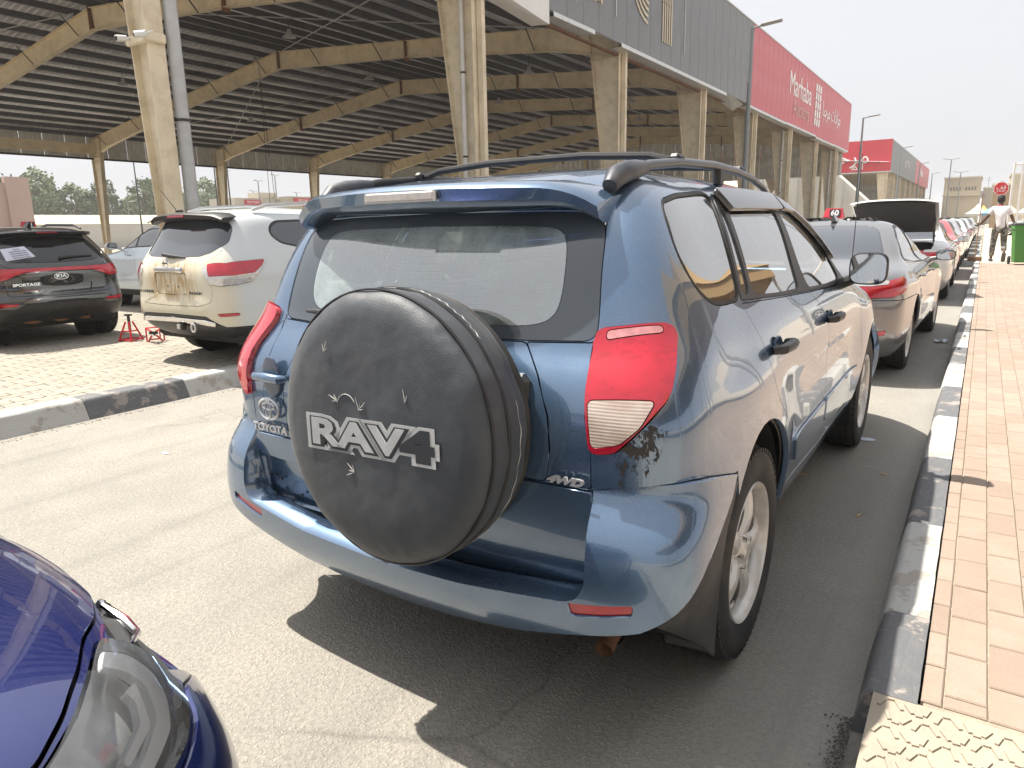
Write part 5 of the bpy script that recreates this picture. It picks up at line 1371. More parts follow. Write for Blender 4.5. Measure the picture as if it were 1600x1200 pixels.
zone = wp.math('MULTIPLY', wp.ramp(wp.math('MULTIPLY', sx.outputs[1], -1.), .86, .90), wp.math('MULTIPLY', wp.ramp(wp.math('ABSOLUTE', sx.outputs[0]), .30, .52, (1, 1, 1, 1), (0, 0, 0, 1)), wp.math('MULTIPLY', wp.ramp(sx.outputs[2], .72, .80), wp.ramp(wp.math('MULTIPLY', sx.outputs[2], .5), .57, .60, (1, 1, 1, 1), (0, 0, 0, 1)))))
cream = wp.ramp(wp.math('MULTIPLY', sx.outputs[1], -1.), .66, .84)  # sunlit cream painted on the rear face; sides keep a shaded bluish white
bs_ = wp.mix(wp.math('MULTIPLY', cream, .85), (.60, .64, .66), (.66, .59, .43))
bs_ = wp.mix(wp.math('MULTIPLY', rust, wp.math('MULTIPLY', zone, .85)), bs_, (.40, .24, .07))
bs_ = wp.mix(wp.math('MULTIPLY', wp.ramp(wp.noise(co, 60, 3, .8), .66, .72), .7), bs_, (.12, .11, .10))
M_WSTAIN_SUN = wp.done(wp.bsdf(bs_, .35, 0, wp.bump(wp.noise(co, 2.6, 2), .12, .05), Coat_Weight=.6, Coat_Roughness=.12))
pf = empty('white_suv', (-5.15, 2.56, .142), .012, .872, 'big white off-road car with rusty tailgate and sunlit cream painted on its rear, a red jack stand under its bumper', 'car')
build_white_suv(pf, M_WSTAIN_SUN)
b = MB(); b.box((0, -.965, 1.085), (.52, .03, .055), bev=.012); b.build('chrome_garnish', M_CHR, pf)
b = MB(); b.tube([(.045 * math.cos(a), -.985, 1.155 + .045 * math.sin(a)) for a in np.linspace(0, 2 * math.pi, 25)], .007, 6, caps=False); b.box((0, -.985, 1.155), (.12, .014, .022)); b.build('ring_badge', M_CHR, pf)
text('badge_letters', 'NISSAN', M_RIMD, frame((0, -.996, 1.155), (1, 0, 0), (0, 0, 1)), .026, .001, pf)
text('badge_letters', 'PATHFINDER', M_DPRINT, frame((-.47, -.962, .835), (1, 0, 0), (0, 0, 1)), .048, .002, pf)
text('badge_letters', 'PLATINUM', M_DPRINT, frame((.45, -.962, .835), (1, 0, 0), (0, 0, 1)), .045, .002, pf)
for x in (-.07, .12): MB().lathe([(0, 0), (.012, 0)], 8, trs(x, -.945, .90) @ rotx(math.pi / 2)).build('screw', M_RIMD, pf)
b = MB(); b.box((.12, -.96, .46), (.11, .06, .075), bev=.01); b.build('tow_hitch', M_DARKST, pf)
MB().box((.12, -.995, .46), (.055, .01, .05)).build('hitch_socket', M_RIM, pf)
b = MB(); b.tube([(.36 + .035 * math.cos(a), -.975, .46 + .045 * math.sin(a)) for a in np.linspace(0, 2 * math.pi, 17)], .012, 6, caps=False); b.build('tow_hook', M_RIM, pf)

# ---- black SUV
def build_kia(root, P):
    s = KIA; Rg = []; G = M_TINT
    Rg.append(Region('tail_lamp', outline(s, '3d', [(.30, -.80, 1.045), (.60, -.79, 1.06), (.86, -.62, 1.08), (.895, -.48, 1.06), (.90, -.50, .95), (.86, -.70, .91), (.66, -.80, .90), (.52, -.82, .96), (.42, -.82, .995)], .015, .03), M_REDL, .008, .002, .02, back=False))
    Rg.append(Region('light_bar', rs(s, [(0, 1.045), (.32, 1.045), (.42, .995), (.3, .998), (0, 1.005)], 0, sym=True), M_REDL, .007, 0, .01, both=False, back=False))
    Rg.append(Region('rear_glass', rs(s, [(0, 1.455), (.45, 1.44), (.56, 1.40), (.68, 1.24), (.64, 1.18), (.45, 1.125), (0, 1.115)], .02, sym=True), G, -.003, .001, .006, both=False, back=False))
    Rg.append(Region('plate_recess', rs(s, [(0, .84), (.40, .83), (.36, .70), (0, .69)], .02, sym=True), P, -.02, .002, .004, both=False))
    Rg.append(Region('tailgate', rs(s, [(0, 1.11), (.45, 1.12), (.66, 1.16), (.62, 1.08), (.50, 1.04), (.40, .98), (.66, .89), (.62, .70), (0, .68)], .01, sym=True), P, 0, .003, .02, both=False))
    Rg.append(Region('window_frame', ss(s, [(-.30, 1.44), (.4, 1.49), (1.2, 1.49), (1.6, 1.39), (2.15, 1.16), (2.1, 1.12), (1.3, 1.14), (.3, 1.19), (-.1, 1.23), (-.36, 1.34)], .03), G, .0, .001, .01))
    Rg.append(Region('arch', arch_uv(s, 0, .39, .43), P, void=True)); Rg.append(Region('arch', arch_uv(s, 2.67, .39, .43), P, void=True))
    Rg.append(Region('rear_door', ss(s, [(.40, 1.17), (.45, .80), (.46, .62), (.55, .42), (1.22, .40), (1.25, 1.13)], .02), P, 0, .003, .02))
    Rg.append(Region('front_door', ss(s, [(1.25, 1.13), (1.22, .40), (2.20, .40), (2.22, 1.10)], .02), P, 0, .003, .02))
    Rg.append(Region('fog_lamp', outline(s, 'rear', [(.52, .60), (.70, .615), (.86, .62), (.85, .575), (.70, .565), (.56, .57)], .01), M_REDL, .006, .002, .012, back=False))
    Rg.append(Region('bumper_cladding', rs(s, [(0, .60), (.46, .59), (.56, .535), (1.0, .54), (1.0, .1), (0, .1)], .01, sym=True), M_TRIMB, .010, .002, .02, both=False))
    Rg.append(Region('sill_cladding', ss(s, [(.43, .44), (2.24, .44), (2.24, .1), (.43, .1)], 0), M_TRIMB, .004, .002, .02))
    Rg.append(Region('windscreen', outline(s, 'front', [(0, 1.49), (.45, 1.48), (.58, 1.38), (.70, 1.18), (0, 1.13)], .02), G, 0, 0, 0, back=False))
    made, backs = shell(s, Rg, Region('body_shell', [], P, 0, .003, .02), h=.055, parent=root)
    inner_skin(backs, M_INTD, root, 'inner_shell', .03)
    vs = []
    for x in np.linspace(-.60, .60, 21):
        e = abs(x) / .60; yb = -.60 + .12 * e * e
        for y, z in ((-.32, 1.545 - .03 * e * e), (yb + .02, 1.535 - .03 * e * e), (yb, 1.515 - .03 * e * e), (yb + .03, 1.49 - .03 * e), (-.44, 1.46)): vs.append((x, y, z))
    b = MB(); b.add(vs, [(i * 5 + j, i * 5 + j + 5, i * 5 + j + 6, i * 5 + j + 1) for i in range(20) for j in range(4)], None, True); sp = b.build('spoiler', P, root)
    MB().box((0, -.595, 1.503), (.26, .02, .016)).build('brake_light', M_REDD, sp)
    for sd_ in (1, -1):
        x = .60 * sd_; b = MB(); b.tube([(x, -.2, 1.55), (x, 0, 1.60), (x, .9, 1.62), (x, 1.35, 1.55)], [.015, .02, .02, .014], 8); b.build('roof_rail', M_TRIMB, root)
        mirror(root, 1.02, 1.85, 1.16, P, sd_)
    side_handles(root, s, (.62, 1.55), 1.03, P)
    std_wheels(root, s, 2.67, .79, .36, detail=False, wwid=.225, rim=M_RIMD)
    b = MB(); b.box((0, 1.3, .36), (1.5, 3.8, .2), bev=.05); b.build('underbody', M_WELL, root)
    b = MB(); n = 14; vs = []
    for k in range(n):
        vs += [(-.55 + .9 * k / (n - 1), -.72, .40 + .015 * math.sin(k * 1.9)), (-.55 + .9 * k / (n - 1), -.66, .33 + .02 * math.sin(k * 1.3 + 1))]
    b.add(vs, [(2 * k, 2 * k + 1, 2 * k + 3, 2 * k + 2) for k in range(n - 1)]); b.build('exposed_bumper_beam', M_RUST, root, fix=False)
    b = MB(); b.add([(-.03, -.06, 1.575), (.03, -.06, 1.575), (.03, .10, 1.585), (-.03, .10, 1.585), (0, -.10, 1.66), (0, -.04, 1.655)], [(0, 1, 4), (1, 2, 5, 4), (2, 3, 5), (3, 0, 4, 5)]); b.build('shark_fin_aerial', M_BLACK, root)
    b = MB(); b.tube([(.05, -.745, 1.165), (.12, -.735, 1.175), (.48, -.700, 1.185)], [.02, .014, .008], 7); b.build('rear_wiper', M_BLACK, root)
    b = MB(); P_ = [(.085 * math.cos(a), -.842, .93 + .042 * math.sin(a)) for a in np.linspace(0, 2 * math.pi, 29)]; b.tube(P_, .006, 6, caps=False); b.build('oval_badge', M_CHR, root)
    text('badge_letters', 'KIA', M_CHR, frame((0, -.842, .93), (1, 0, 0), (0, 0, 1)), .062, .003, root, sx=1.3, offset=.002)
    text('badge_letters', 'SPORTAGE', M_CHR, frame((-.42, -.825, .84), (1, 0, 0), (0, 0, 1)), .050, .002, root, sx=1.3, offset=.0015)
    text('badge_letters', 'GDI', M_CHR, frame((-.24, -.842, .74), (1, 0, 0), (0, 0, 1)), .045, .002, root)
P_BLACK = paint('black_paint', (.003, .003, .004), .0, .25, dust=.025)
kia = empty('black_suv', (-8.42, 1.95, .142), 1.52, .885, 'black off-road car with a red light bar and a paper sheet on its rear window', 'car')
build_kia(kia, P_BLACK)
# the paper sheet on its rear window, printed
M_PAPER = pm('paper', (.62, .66, .80), .8, var=.05)
b = MB(); b.add([(-.62, -.718, 1.30), (-.34, -.712, 1.33), (-.24, -.748, 1.195), (-.58, -.752, 1.15)], [(0, 1, 2, 3)]); pp = b.build('paper_sheet', M_PAPER, None, fix=False)
pp.matrix_world = Matrix.Translation((-8.42, 1.95, .142)) @ rotz(1.52) @ Matrix.Scale(.885, 4) @ trs(0, -.012, 0)
tag(pp, 'pale blue printed paper sheet stuck on the black rear window', 'paper')
for i in range(5):
    b = MB(); b.box((-.44 + .01 * i, -.732 - .007 * i, 1.295 - .026 * i), (.20 if i else .08, .001, .006), rot=Matrix.Rotation(-.09, 4, 'Y')); o = b.build('printed_line', M_DPRINT, pp)

# ---- pale blue-white SUV seen from its left side
sv = empty('silver_suv', (-9.45, 5.35, .142), 1.57, .86, 'pale blue white car seen side-on between the black and the stained white cars', 'car')
build_white_suv(sv, paint('pale_silver', (.50, .56, .63), .3, .35, dust=.1), stained=False, h=.07)

# ---- sedans
def build_sedan(root, P, G=None, h=.05, detail=False, open_trunk=False, lamps=True, rim=None, badge=False, spokes=5):
    s = SED; G = G or M_TINTB; Rg = []
    la = [(.34, -1.05, .905), (.60, -1.0, .92), (.80, -.90, .935), (.875, -.68, .945), (.885, -.60, .90), (.90, -.70, .82), (.84, -.90, .775), (.60, -1.02, .765), (.40, -1.055, .775)]
    lc = [(.50, -1.03, .93), (.70, -.965, .937), (.80, -.90, .938), (.78, -.91, .885), (.66, -.98, .87), (.50, -1.04, .875)]
    Rg.append(Region('clear_lens', outline(s, '3d', lc, .01, .025), pm('clear_rear_lens', (.62, .60, .58), .14, coat=1., metal=.4, var=.2, vs=30), .010, 0, 0, back=False, parent='tail_lamp'))
    Rg.append(Region('tail_lamp', outline(s, '3d', la, .015, .025), M_REDL, .009, .002, .02, back=False))
    Rg.append(Region('rear_glass', rs(s, [(0, 1.385), (.40, 1.375), (.49, 1.33), (.62, 1.12), (.58, 1.075), (0, 1.065)], .02, sym=True, tr=(.5, .95), ur=(0, .34)), G, -.002, .001, .005, both=False, back=False))
    if open_trunk:
        Rg.append(Region('trunk_opening', rs(s, [(0, 1.05), (.50, 1.045), (.62, 1.02), (.60, .90), (.40, .80), (.36, .70), (0, .69)], .02, sym=True, tr=(0, .62)), P, void=True, both=False))
    else:
        Rg.append(Region('trunk_lid', rs(s, [(0, 1.045), (.56, 1.038), (.64, 1.0), (.62, .93), (.38, .915), (.33, .78), (.36, .66), (0, .655)], .015, sym=True, tr=(0, .62)), P, .001, .003, .02, both=False))
    Rg.append(Region('door_window', ss(s, [(.30, 1.235), (.62, 1.345), (1.02, 1.365), (1.02, 1.01), (.45, 1.02), (.15, 1.06)], .02), G, -.004, 0, 0, back=False))
    Rg.append(Region('door_window', ss(s, [(1.08, 1.365), (1.30, 1.34), (1.70, 1.20), (2.02, 1.0), (1.08, 1.0)], .02), G, -.004, 0, 0, back=False))
    Rg.append(Region('window_frame', ss(s, [(.05, 1.10), (.30, 1.265), (.60, 1.37), (1.02, 1.39), (1.33, 1.36), (1.75, 1.22), (2.15, .98), (1.05, .985), (.40, 1.0), (.05, 1.04)], .02), M_TRIMB, .001, .001, .01))
    Rg.append(Region('arch', arch_uv(s, 0, .345, .385), P, void=True)); Rg.append(Region('arch', arch_uv(s, 2.82, .345, .385), P, void=True))
    Rg.append(Region('rear_door', ss(s, [(.05, 1.03), (.20, .93), (.33, .72), (.45, .55), (.50, .34), (1.05, .33), (1.05, .98)], .02), P, 0, .003, .02))
    Rg.append(Region('front_door', ss(s, [(1.05, .98), (1.05, .33), (2.10, .33), (2.14, .60), (2.12, .97)], .02), P, 0, .003, .02))
    Rg.append(Region('reflector', outline(s, '3d', [(.70, -.98, .475), (.80, -.92, .48), (.80, -.92, .435), (.71, -.98, .43)], .005), M_REDL, .006, .001, .01, back=False))
    Rg.append(Region('rear_bumper', rs(s, [(0, .65), (.36, .65), (.42, .76), (.62, .755), (.95, .74), (.95, .1), (0, .1)], .01, sym=True), P, .003, .003, .02, both=False))
    Rg.append(Region('windscreen', outline(s, 'front', [(0, 1.385), (.4, 1.37), (.50, 1.30), (.62, 1.12), (.60, 1.03), (0, 1.02)], .02), G, 0, 0, 0, back=False))
    Rg.append(Region('headlamp', outline(s, '3d', [(.55, 3.45, .78), (.80, 3.2, .82), (.88, 2.95, .84), (.87, 3.3, .68), (.6, 3.62, .64)], .02), M_CLRL, .004, .002, .02))
    made, backs = shell(s, Rg, Region('body_shell', [], P, 0, .003, .02), h=h, parent=root)
    inner_skin(backs, M_INTD, root, 'inner_shell', .03)
    for sd_ in (1, -1): mirror(root, 1.0, 1.93, 1.02, P, sd_)
    side_handles(root, s, (.45, 1.38), .88, P if not detail else M_CHR)
    strip(s, 'window_chrome', 'side', [(.08, 1.035), (.42, 1.002), (1.05, .984), (2.05, .982)], M_CHR, .006, root)
    std_wheels(root, s, 2.82, .785, .335, detail=detail, spokes=spokes, wwid=.215, rim=rim)
    b = MB(); b.box((0, 1.35, .29), (1.5, 4.2, .16), bev=.04); b.build('underbody', M_WELL, root)
    b = MB(); b.add([(-.03, .62, 1.425), (.03, .62, 1.425), (.03, .78, 1.438), (-.03, .78, 1.438), (0, .58, 1.51), (0, .66, 1.50)], [(0, 1, 4), (1, 2, 5, 4), (2, 3, 5), (3, 0, 4, 5)]); b.build('shark_fin_aerial', P, root)
    return s
P_GREY = paint('warm_grey_metallic', (.165, .165, .17), .60, .28, dust=.12)
lex = empty('grey_sedan', (.03, 5.58, 0), -.03, .99, 'grey saloon car parked directly in front of the blue off-road car', 'car')
build_sedan(lex, P_GREY, G=M_TINTB, h=.045, detail=True, spokes=10)
P_WHT = paint('white_pearl', (.62, .63, .63), .05, .35, dust=.10, flake=.05)
wsd = empty('white_sedan', (.10, 12.8, 0), 0, .99, 'white saloon car with its boot lid standing wide open', 'car')
build_sedan(wsd, P_WHT, h=.07, open_trunk=True)
# the raised lid, dark lining towards the street
b = MB(); n = 15; top = []; 
vsf = []
for i in range(n):
    x = -.66 + 1.32 * i / (n - 1); e = abs(x) / .66
    for z, y in ((1.74 - .05 * e ** 3, -1.42), (1.765 - .05 * e ** 3, -1.38), (1.70 - .05 * e ** 3, -1.20), (1.50 - .03 * e ** 3, -.72), (1.22, -.38)): vsf.append((x, y + .05 * e * e, z))
b.add(vsf, [(i * 5 + j, i * 5 + j + 1, (i + 1) * 5 + j + 1, (i + 1) * 5 + j) for i in range(n - 1) for j in range(4)], None, True)
# rear face of the lid (normally upright), folded up and facing back
ff = []
for i in range(n):
    x = -.66 + 1.32 * i / (n - 1); e = abs(x) / .66
    for z, y in ((1.74 - .05 * e ** 3, -1.42), (1.45 + .02 * e ** 4, -1.32)): ff.append((x * (1 if z > 1.6 else .97), y + .05 * e * e, z))
lid = b.build('boot_lid', P_WHT, wsd)
b = MB()
for sc, zo in ((.93, 0),):
    vs = []
    for i in range(n):
        x = (-.66 + 1.32 * i / (n - 1)) * sc; e = abs(x) / .66
        for z, y in ((1.705 - .05 * e ** 3, -1.40), (1.60 - .04 * e ** 3, -1.20), (1.42, -.72), (1.20, -.45)): vs.append((x, y + .05 * e * e, z))
    b.add(vs, [(i * 4 + j, i * 4 + j + 1, (i + 1) * 4 + j + 1, (i + 1) * 4 + j) for i in range(n - 1) for j in range(3)], None, True)
    b.build('lid_lining', pm('dark_felt', (.035, .035, .04), .95, bump=.3, bs=200), lid)
for x in (-.60, .60): MB().tube([(x, -.42, 1.03), (x, -.55, 1.18), (x, -.62, 1.46)], .018, 7).build('lid_hinge', M_RIMD, lid)
b = MB(); b.box((0, -.62, .72), (1.10, .78, .03)); b.box((0, -.24, .86), (1.15, .03, .30)); b.build('boot_floor', M_INTD, wsd)

# smaller cars farther up the row: copies of one saloon body in several paints
P_REDC = paint('red_paint_car', (.55, .025, .03), .1, .3, dust=.08)
P_SILC = paint('silver_paint_car', (.42, .43, .44), .6, .32, dust=.12)
P_BLKC = paint('dark_paint_car', (.02, .022, .027), .2, .3, dust=.12)
P_BEIC = paint('beige_paint_car', (.40, .36, .30), .4, .35, dust=.12)
rsd = empty('red_sedan', (.08, 18.2, 0), 0, .97, 'red saloon car just beyond the white car with the open boot', 'car')
build_sedan(rsd, P_REDC, h=.09)
def recolour(root, old, new):
    for ch in root.children:
        if ch.type == 'MESH' and ch.data.materials and ch.data.materials[0] == old:
            ch.data = ch.data.copy(); ch.data.materials[0] = new
        recolour(ch, old, new)
row = [(23.4, .0, P_SILC, 'silver', 'silver saloon next beyond the red car in the row at the kerb'), (28.6, .05, P_WHT, 'white', 'white saloon behind the silver one in the far row'),
       (33.9, 0, P_BLKC, 'dark', 'dark saloon in the far row, first dark one at the kerb'), (39.2, 0, P_WHT, 'white', 'white saloon beyond the first dark one in the far row'), (44.6, -.05, P_SILC, 'silver', 'second silver saloon in the far row'),
       (49.9, 0, P_BLKC, 'dark', 'second dark saloon in the far row'), (55.2, 0, P_WHT, 'white', 'white saloon close to the far end of the row'), (60.5, 0, P_BEIC, 'beige', 'beige saloon at the far end of the row')]
for y, dx, pt, cn_, lb in row:
    c = copy_tree(rsd); c.location = (.08 + dx, y, 0); c['label'] = lb; recolour(c, P_REDC, pt)
    c.name = 'parked_car'
# cars across the plaza on the right and beside the poles
for x, y, rz, pt, lb in ((7.6, 34, 1.5, P_WHT, 'white car parked crosswise behind the thin white posts'), (9.5, 44, 1.6, P_BLKC, 'dark car parked across the plaza at the right edge'), (5.6, 58, 1.4, P_SILC, 'silver car parked far off behind the man, near the tents')):
    c = copy_tree(rsd); c.location = (x, y, .15); c.rotation_euler = (0, 0, rz); c['label'] = lb; recolour(c, P_REDC, pt); c.name = 'parked_car'
# car whose nose just enters at the left edge, and cars deeper in the lot
c = copy_tree(rsd); c.location = (-9.45, -.50, .142); c.rotation_euler = (0, 0, -1.62); c['label'] = 'white car whose front corner just shows at the left edge'; recolour(c, P_REDC, P_WHT); c.name = 'parked_car'
far_lot = [(-15.5, 3.2, 1.5, P_SILC, 'silver car nose to nose with the black one deep in the lot'), (-12.8, 9.3, 1.55, P_WHT, 'white car under the red 105 sign behind the stained white car'), (-17, 12.5, 1.6, P_BLKC, 'dark car under the shed beyond the nearest column'), (-6.6, 10.5, .05, P_WHT, 'white car in the lot beside the second column'),
           (-6.3, 16.8, .0, P_SILC, 'silver car in the lot past the second column'), (-6.2, 24.5, 0, P_WHT, 'white car in the lot before the fourth column')]
for x, y, rz, pt, lb in far_lot:
    c = copy_tree(rsd); c.location = (x, y, .142); c.rotation_euler = (0, 0, rz); c['label'] = lb; recolour(c, P_REDC, pt); c.name = 'parked_car'

# ---- numbered red boxes standing on car roofs
def roof_sign(x, y, z, rz, num, label, sc=1.):
    r = empty('roof_sign', (x, y, z), rz, sc, label, 'sign', 'red numbered boxes on car roofs')
    b = MB(); b.add([(sx_ * (.19 if zz == 0 else .15), sy_ * (.09 if zz == 0 else .04), zz) for zz in (0, .20) for sx_, sy_ in ((-1, -1), (1, -1), (1, 1), (-1, 1))], [(0, 3, 2, 1), (4, 5, 6, 7), (0, 1, 5, 4), (1, 2, 6, 5), (2, 3, 7, 6), (3, 0, 4, 7)]); b.build('box', M_FRED2, r)
    b = MB(); M = frame((.035, -.075, .105), (1, 0, 0), (0, .25, 1)); b.box((0, 0, 0), (.20, .15, .006), M=M); b.build('number_plate', M_BLACK, r)
    text('number', num, M_LWHITE, M @ trs(0, 0, .005), .15, .002, r, offset=.003)
roof_sign(-1.13, 13.45, 1.455, -.1, '60', 'red box numbered 60 on a white car roof, left of the open boot lid')
roof_sign(-11.9, 9.55, 1.76, .9, '105', 'red box numbered 105 on a roof behind the stained white car', 1.25)
roof_sign(-15.9, 3.55, 1.57, 1.1, '25', 'red box numbered 25 at the left edge above the black car')
roof_sign(-15.3, 4.9, 1.57, 1.1, '31', 'small red numbered box above the roof rail of the black car', .8)
c = copy_tree(rsd); c.location = (-1.85, 12.4, 0); c.rotation_euler = (0, 0, 0); c['label'] = 'white car in the roadway carrying the red box numbered 60'; recolour(c, P_REDC, P_WHT); c.name = 'parked_car'

# ================================================================ deep blue car whose front corner fills the bottom left
exec_blu = True
def build_blue():
    s = BLU
    P = paint('deep_blue_pearl', (.004, .015, .13), .5, .26, dust=.04, wob=.015)
    root = empty('blue_car', (-.12, -5.05, 0), 0, 1, 'deep blue car entering at the bottom left, its headlamp and bonnet seen from above', 'car')
    lp = [(.526, 3.249, .859), (.53, 3.29, .83), (.546, 3.318, .792), (.563, 3.335, .755), (.603, 3.323, .735), (.671, 3.278, .733), (.74, 3.20, .745), (.79, 3.08, .77), (.82, 2.95, .80), (.81, 2.93, .83), (.77, 3.05, .862), (.742, 3.091, .868), (.685, 3.147, .868), (.61, 3.20, .868)]
    band = [(.548, 3.245, .856), (.548, 3.285, .828), (.563, 3.306, .792), (.60, 3.30, .768), (.66, 3.27, .757), (.735, 3.19, .762), (.78, 3.08, .785), (.772, 3.07, .80), (.725, 3.188, .778), (.656, 3.255, .782), (.608, 3.270, .805), (.594, 3.256, .835), (.585, 3.225, .856)]
    brk = [(.632, 3.235, .832), (.606, 3.264, .822), (.672, 3.245, .788), (.725, 3.18, .790), (.722, 3.175, .80), (.672, 3.228, .800), (.642, 3.24, .815)]
    luv = outline(s, '3d', lp, .01, .015)
    Rg = [Region('headlamp_lens', luv, glass('lamp_lens', (.95, .96, .96), f0=.05, dirt=.12, veil_col=(.75, .76, .76)), .006, .0025, .02, back=False)]
    Rg.append(Region('hood', outline(s, 'top', [(0, 3.345), (.10, 3.350), (.20, 3.345), (.36, 3.322), (.46, 3.28), (.52, 3.235), (.60, 3.19), (.685, 3.13), (.742, 3.075), (.775, 2.98), (.79, 2.80), (.76, 2.3), (.70, 2.10), (0, 2.18)], .01, tr=(.20, .70), ur=(.45, 1)), P, .006, .003, .03))
    Rg.append(Region('grille', outline(s, '3d', [(0, 3.36, .85), (.30, 3.35, .84), (.47, 3.29, .845), (.52, 3.27, .85), (.54, 3.325, .77), (.45, 3.40, .68), (.42, 3.42, .60), (0, 3.5, .58)], .01), M_BLACK, -.02, .001, .01))
    Rg.append(Region('arch', arch_uv(s, 0, .35, .40), P, void=True)); Rg.append(Region('arch', arch_uv(s, 2.62, .35, .40), P, void=True))
    Rg.append(Region('front_door', ss(s, [(1.05, .95), (1.05, .36), (2.0, .36), (2.05, .95)], .02), P, 0, .003, .02))
    Rg.append(Region('windscreen', outline(s, 'top', [(0, 1.0), (.48, .95), (.66, 1.85), (0, 2.02)], .02, tr=(.5, .97)), M_TINT, -.002, .001, .006))
    Rg.append(Region('side_glass', ss(s, [(-.3, 1.30), (.6, 1.40), (1.1, 1.36), (1.75, 1.06), (1.0, 1.02), (-.45, 1.06)], .02), M_TINT, -.002, .001, .006))
    Rg.append(Region('front_bumper', outline(s, 'front', [(0, .575), (.42, .595), (.46, .68), (.555, .735), (.62, .722), (.80, .735), (.95, .74), (.95, .1), (0, .1)], .008, ur=(.70, 1)), P, .004, .003, .04))
    made, backs = shell(s, Rg, Region('body_shell', [], P, 0, .003, .03), h=.045, dom=(0, 2), parent=root)
    inner_skin([b_ for b_ in backs], M_INTD, root, 'inner_shell', .05)
    # inside the headlamp: dark bowl, bright light guide, projector
    X = Region('x', [], P, void=True)
    shell(s, [Region('light_guide', outline(s, '3d', band, .006, .012), pm('light_guide', (.95, .96, .97), .25, coat=.5, var=.05), -.006, 0, .012, both=True), Region('light_bracket', outline(s, '3d', brk, .004, .012), pm('light_guide', (.95, .96, .97), .25), -.010, 0, .012, both=True)], X, h=.05, dom=(0, 2), parent=root)
    shell(s, [Region('lamp_bowl', luv, pm('lamp_bowl', (.52, .53, .54), .35, metal=.15, var=.3, vs=14), -.045, .0, .0, both=True)], X, h=.05, dom=(0, 2), parent=root)
    for sg in (1, -1):
        M = trs(.72 * sg, 3.10, .775) @ rotx(-1.25)
        b = MB(); b.lathe([(0, .035), (.022, .030), (.034, .015), (.038, 0), (.050, .004), (.055, -.03)], 28, M); b.build('projector', pm('projector_glass', (.35, .36, .38), .05, coat=1., metal=.7), root)
    # second chrome wing under the hood line
    b = MB(); b.tube([(.36, 3.338, .822), (.405, 3.348, .802), (.46, 3.338, .802), (.512, 3.304, .820)], [.006, .009, .007, .003], 8); b.build('grille_chrome', M_CHR, root)
    b = MB(); b.box((.34, 3.345, .805), (.014, .014, .035), bev=.004); b.build('grille_end_cap', M_CHR, root)
    b = MB(); b.box((.41, 3.325, .772), (.22, .04, .07), rot=-.25, bev=.01); b.build('grille_block', M_BLACK, root)
    std_wheels(root, s, 2.62, .765, .34, detail=False)
    b = MB(); b.box((0, 1.2, .33), (1.45, 4.0, .2), bev=.05); b.build('underbody', M_WELL, root)
    return root
build_blue()

# ================================================================ red jack stands under the stained white car
def jack_stand(x, y, rz, lying, label):
    r = empty('jack_stand', (x, y, .145), rz, .95, label, 'jack stand', 'red jack stands under the stained white car')
    T = trs(0, 0, 0) if not lying else trs(0, 0, .07) @ rotx(1.35)
    b = MB()
    for sx_, sy_ in ((-1, -1), (1, -1), (1, 1), (-1, 1)): b.tube([(sx_ * .10, sy_ * .10, 0), (sx_ * .028, sy_ * .028, .25)], .012, 5, M=T)
    for a in ((-.1, -.1, .1, -.1), (.1, -.1, .1, .1), (.1, .1, -.1, .1), (-.1, .1, -.1, -.1)): b.tube([(a[0], a[1], .02), (a[2], a[3], .02)], .010, 5, M=T)
    for a in ((-.06, -.06, .06, -.06), (.06, -.06, .06, .06)): b.tube([(a[0], a[1], .13), (a[2], a[3], .13)], .009, 5, M=T)
    b.build('stand_frame', M_RED, r)
    b = MB(); b.tube([(0, 0, .12), (0, 0, .33)], .018, 8, M=T); b.box((0, 0, .335), (.10, .035, .02), M=T); b.build('ratchet_post', M_DARKST, r)
jack_stand(-7.28, 2.42, .3, False, 'red jack stand standing upright at the left rear corner of the stained white car')
jack_stand(-6.98, 2.56, 1.0, True, 'red jack stand lying on its side under the stained white car')

# ================================================================ litter
def flat_bit(name, x, y, z, pts, m, label, cat, h=.006):
    b = MB(); b.prism(pts, 0, h); o = b.build(name, m, None, (x, y, z)); tag(o, label, cat); return o
flat_bit('crushed_cup', .905, 2.80, .002, [(-.05, -.02), (-.02, -.035), (.04, -.025), (.055, .01), (.02, .035), (-.04, .025)], M_PAPER, 'flattened white cup on the asphalt beside the front wheel', 'litter')
b = MB(); rr_ = random.Random(3)
g_ = [[(i * .035 - .07 + rr_.uniform(-.01, .01), j * .035 - .05, .012 + rr_.uniform(0, .035)) for j in range(4)] for i in range(5)]
b.add([p for r_ in g_ for p in r_], [(i * 4 + j, i * 4 + j + 1, (i + 1) * 4 + j + 1, (i + 1) * 4 + j) for i in range(4) for j in range(3)])
tag(b.build('crumpled_tissue', pm('tissue', (.62, .66, .74), .9), None, (1.13, 7.35, .0), fix=False), 'crumpled white tissue on the asphalt behind the grey saloon wheel', 'litter')
for i, (x, y, a, lb) in enumerate(((.682, 1.895, .3, 'cigarette end by the sill of the blue off-road car'), (1.076, 2.122, -.2, 'cigarette end on the asphalt close to the white kerb block'), (1.04, 1.42, 1.2, 'small cigarette end on the shaded asphalt near the rear wheel'))):
    b = MB(); b.tube([(-.016, 0, .004), (.008, 0, .004)], .0038, 6); b.tube([(.008, 0, .004), (.018, 0, .004)], .0039, 6)
    o = b.build('cigarette_end', pm('cigarette', (.70, .50, .26), .8), None, (x, y, 0)); o.rotation_euler = (0, 0, a); tag(o, lb, 'litter')
flat_bit('paper_scrap', -3.0, .25, .002, [(-.03, -.01), (.03, -.015), (.035, .01), (-.02, .015)], M_PAPER, 'tiny pale paper scrap on the road at left', 'litter', .003)
b = MB()
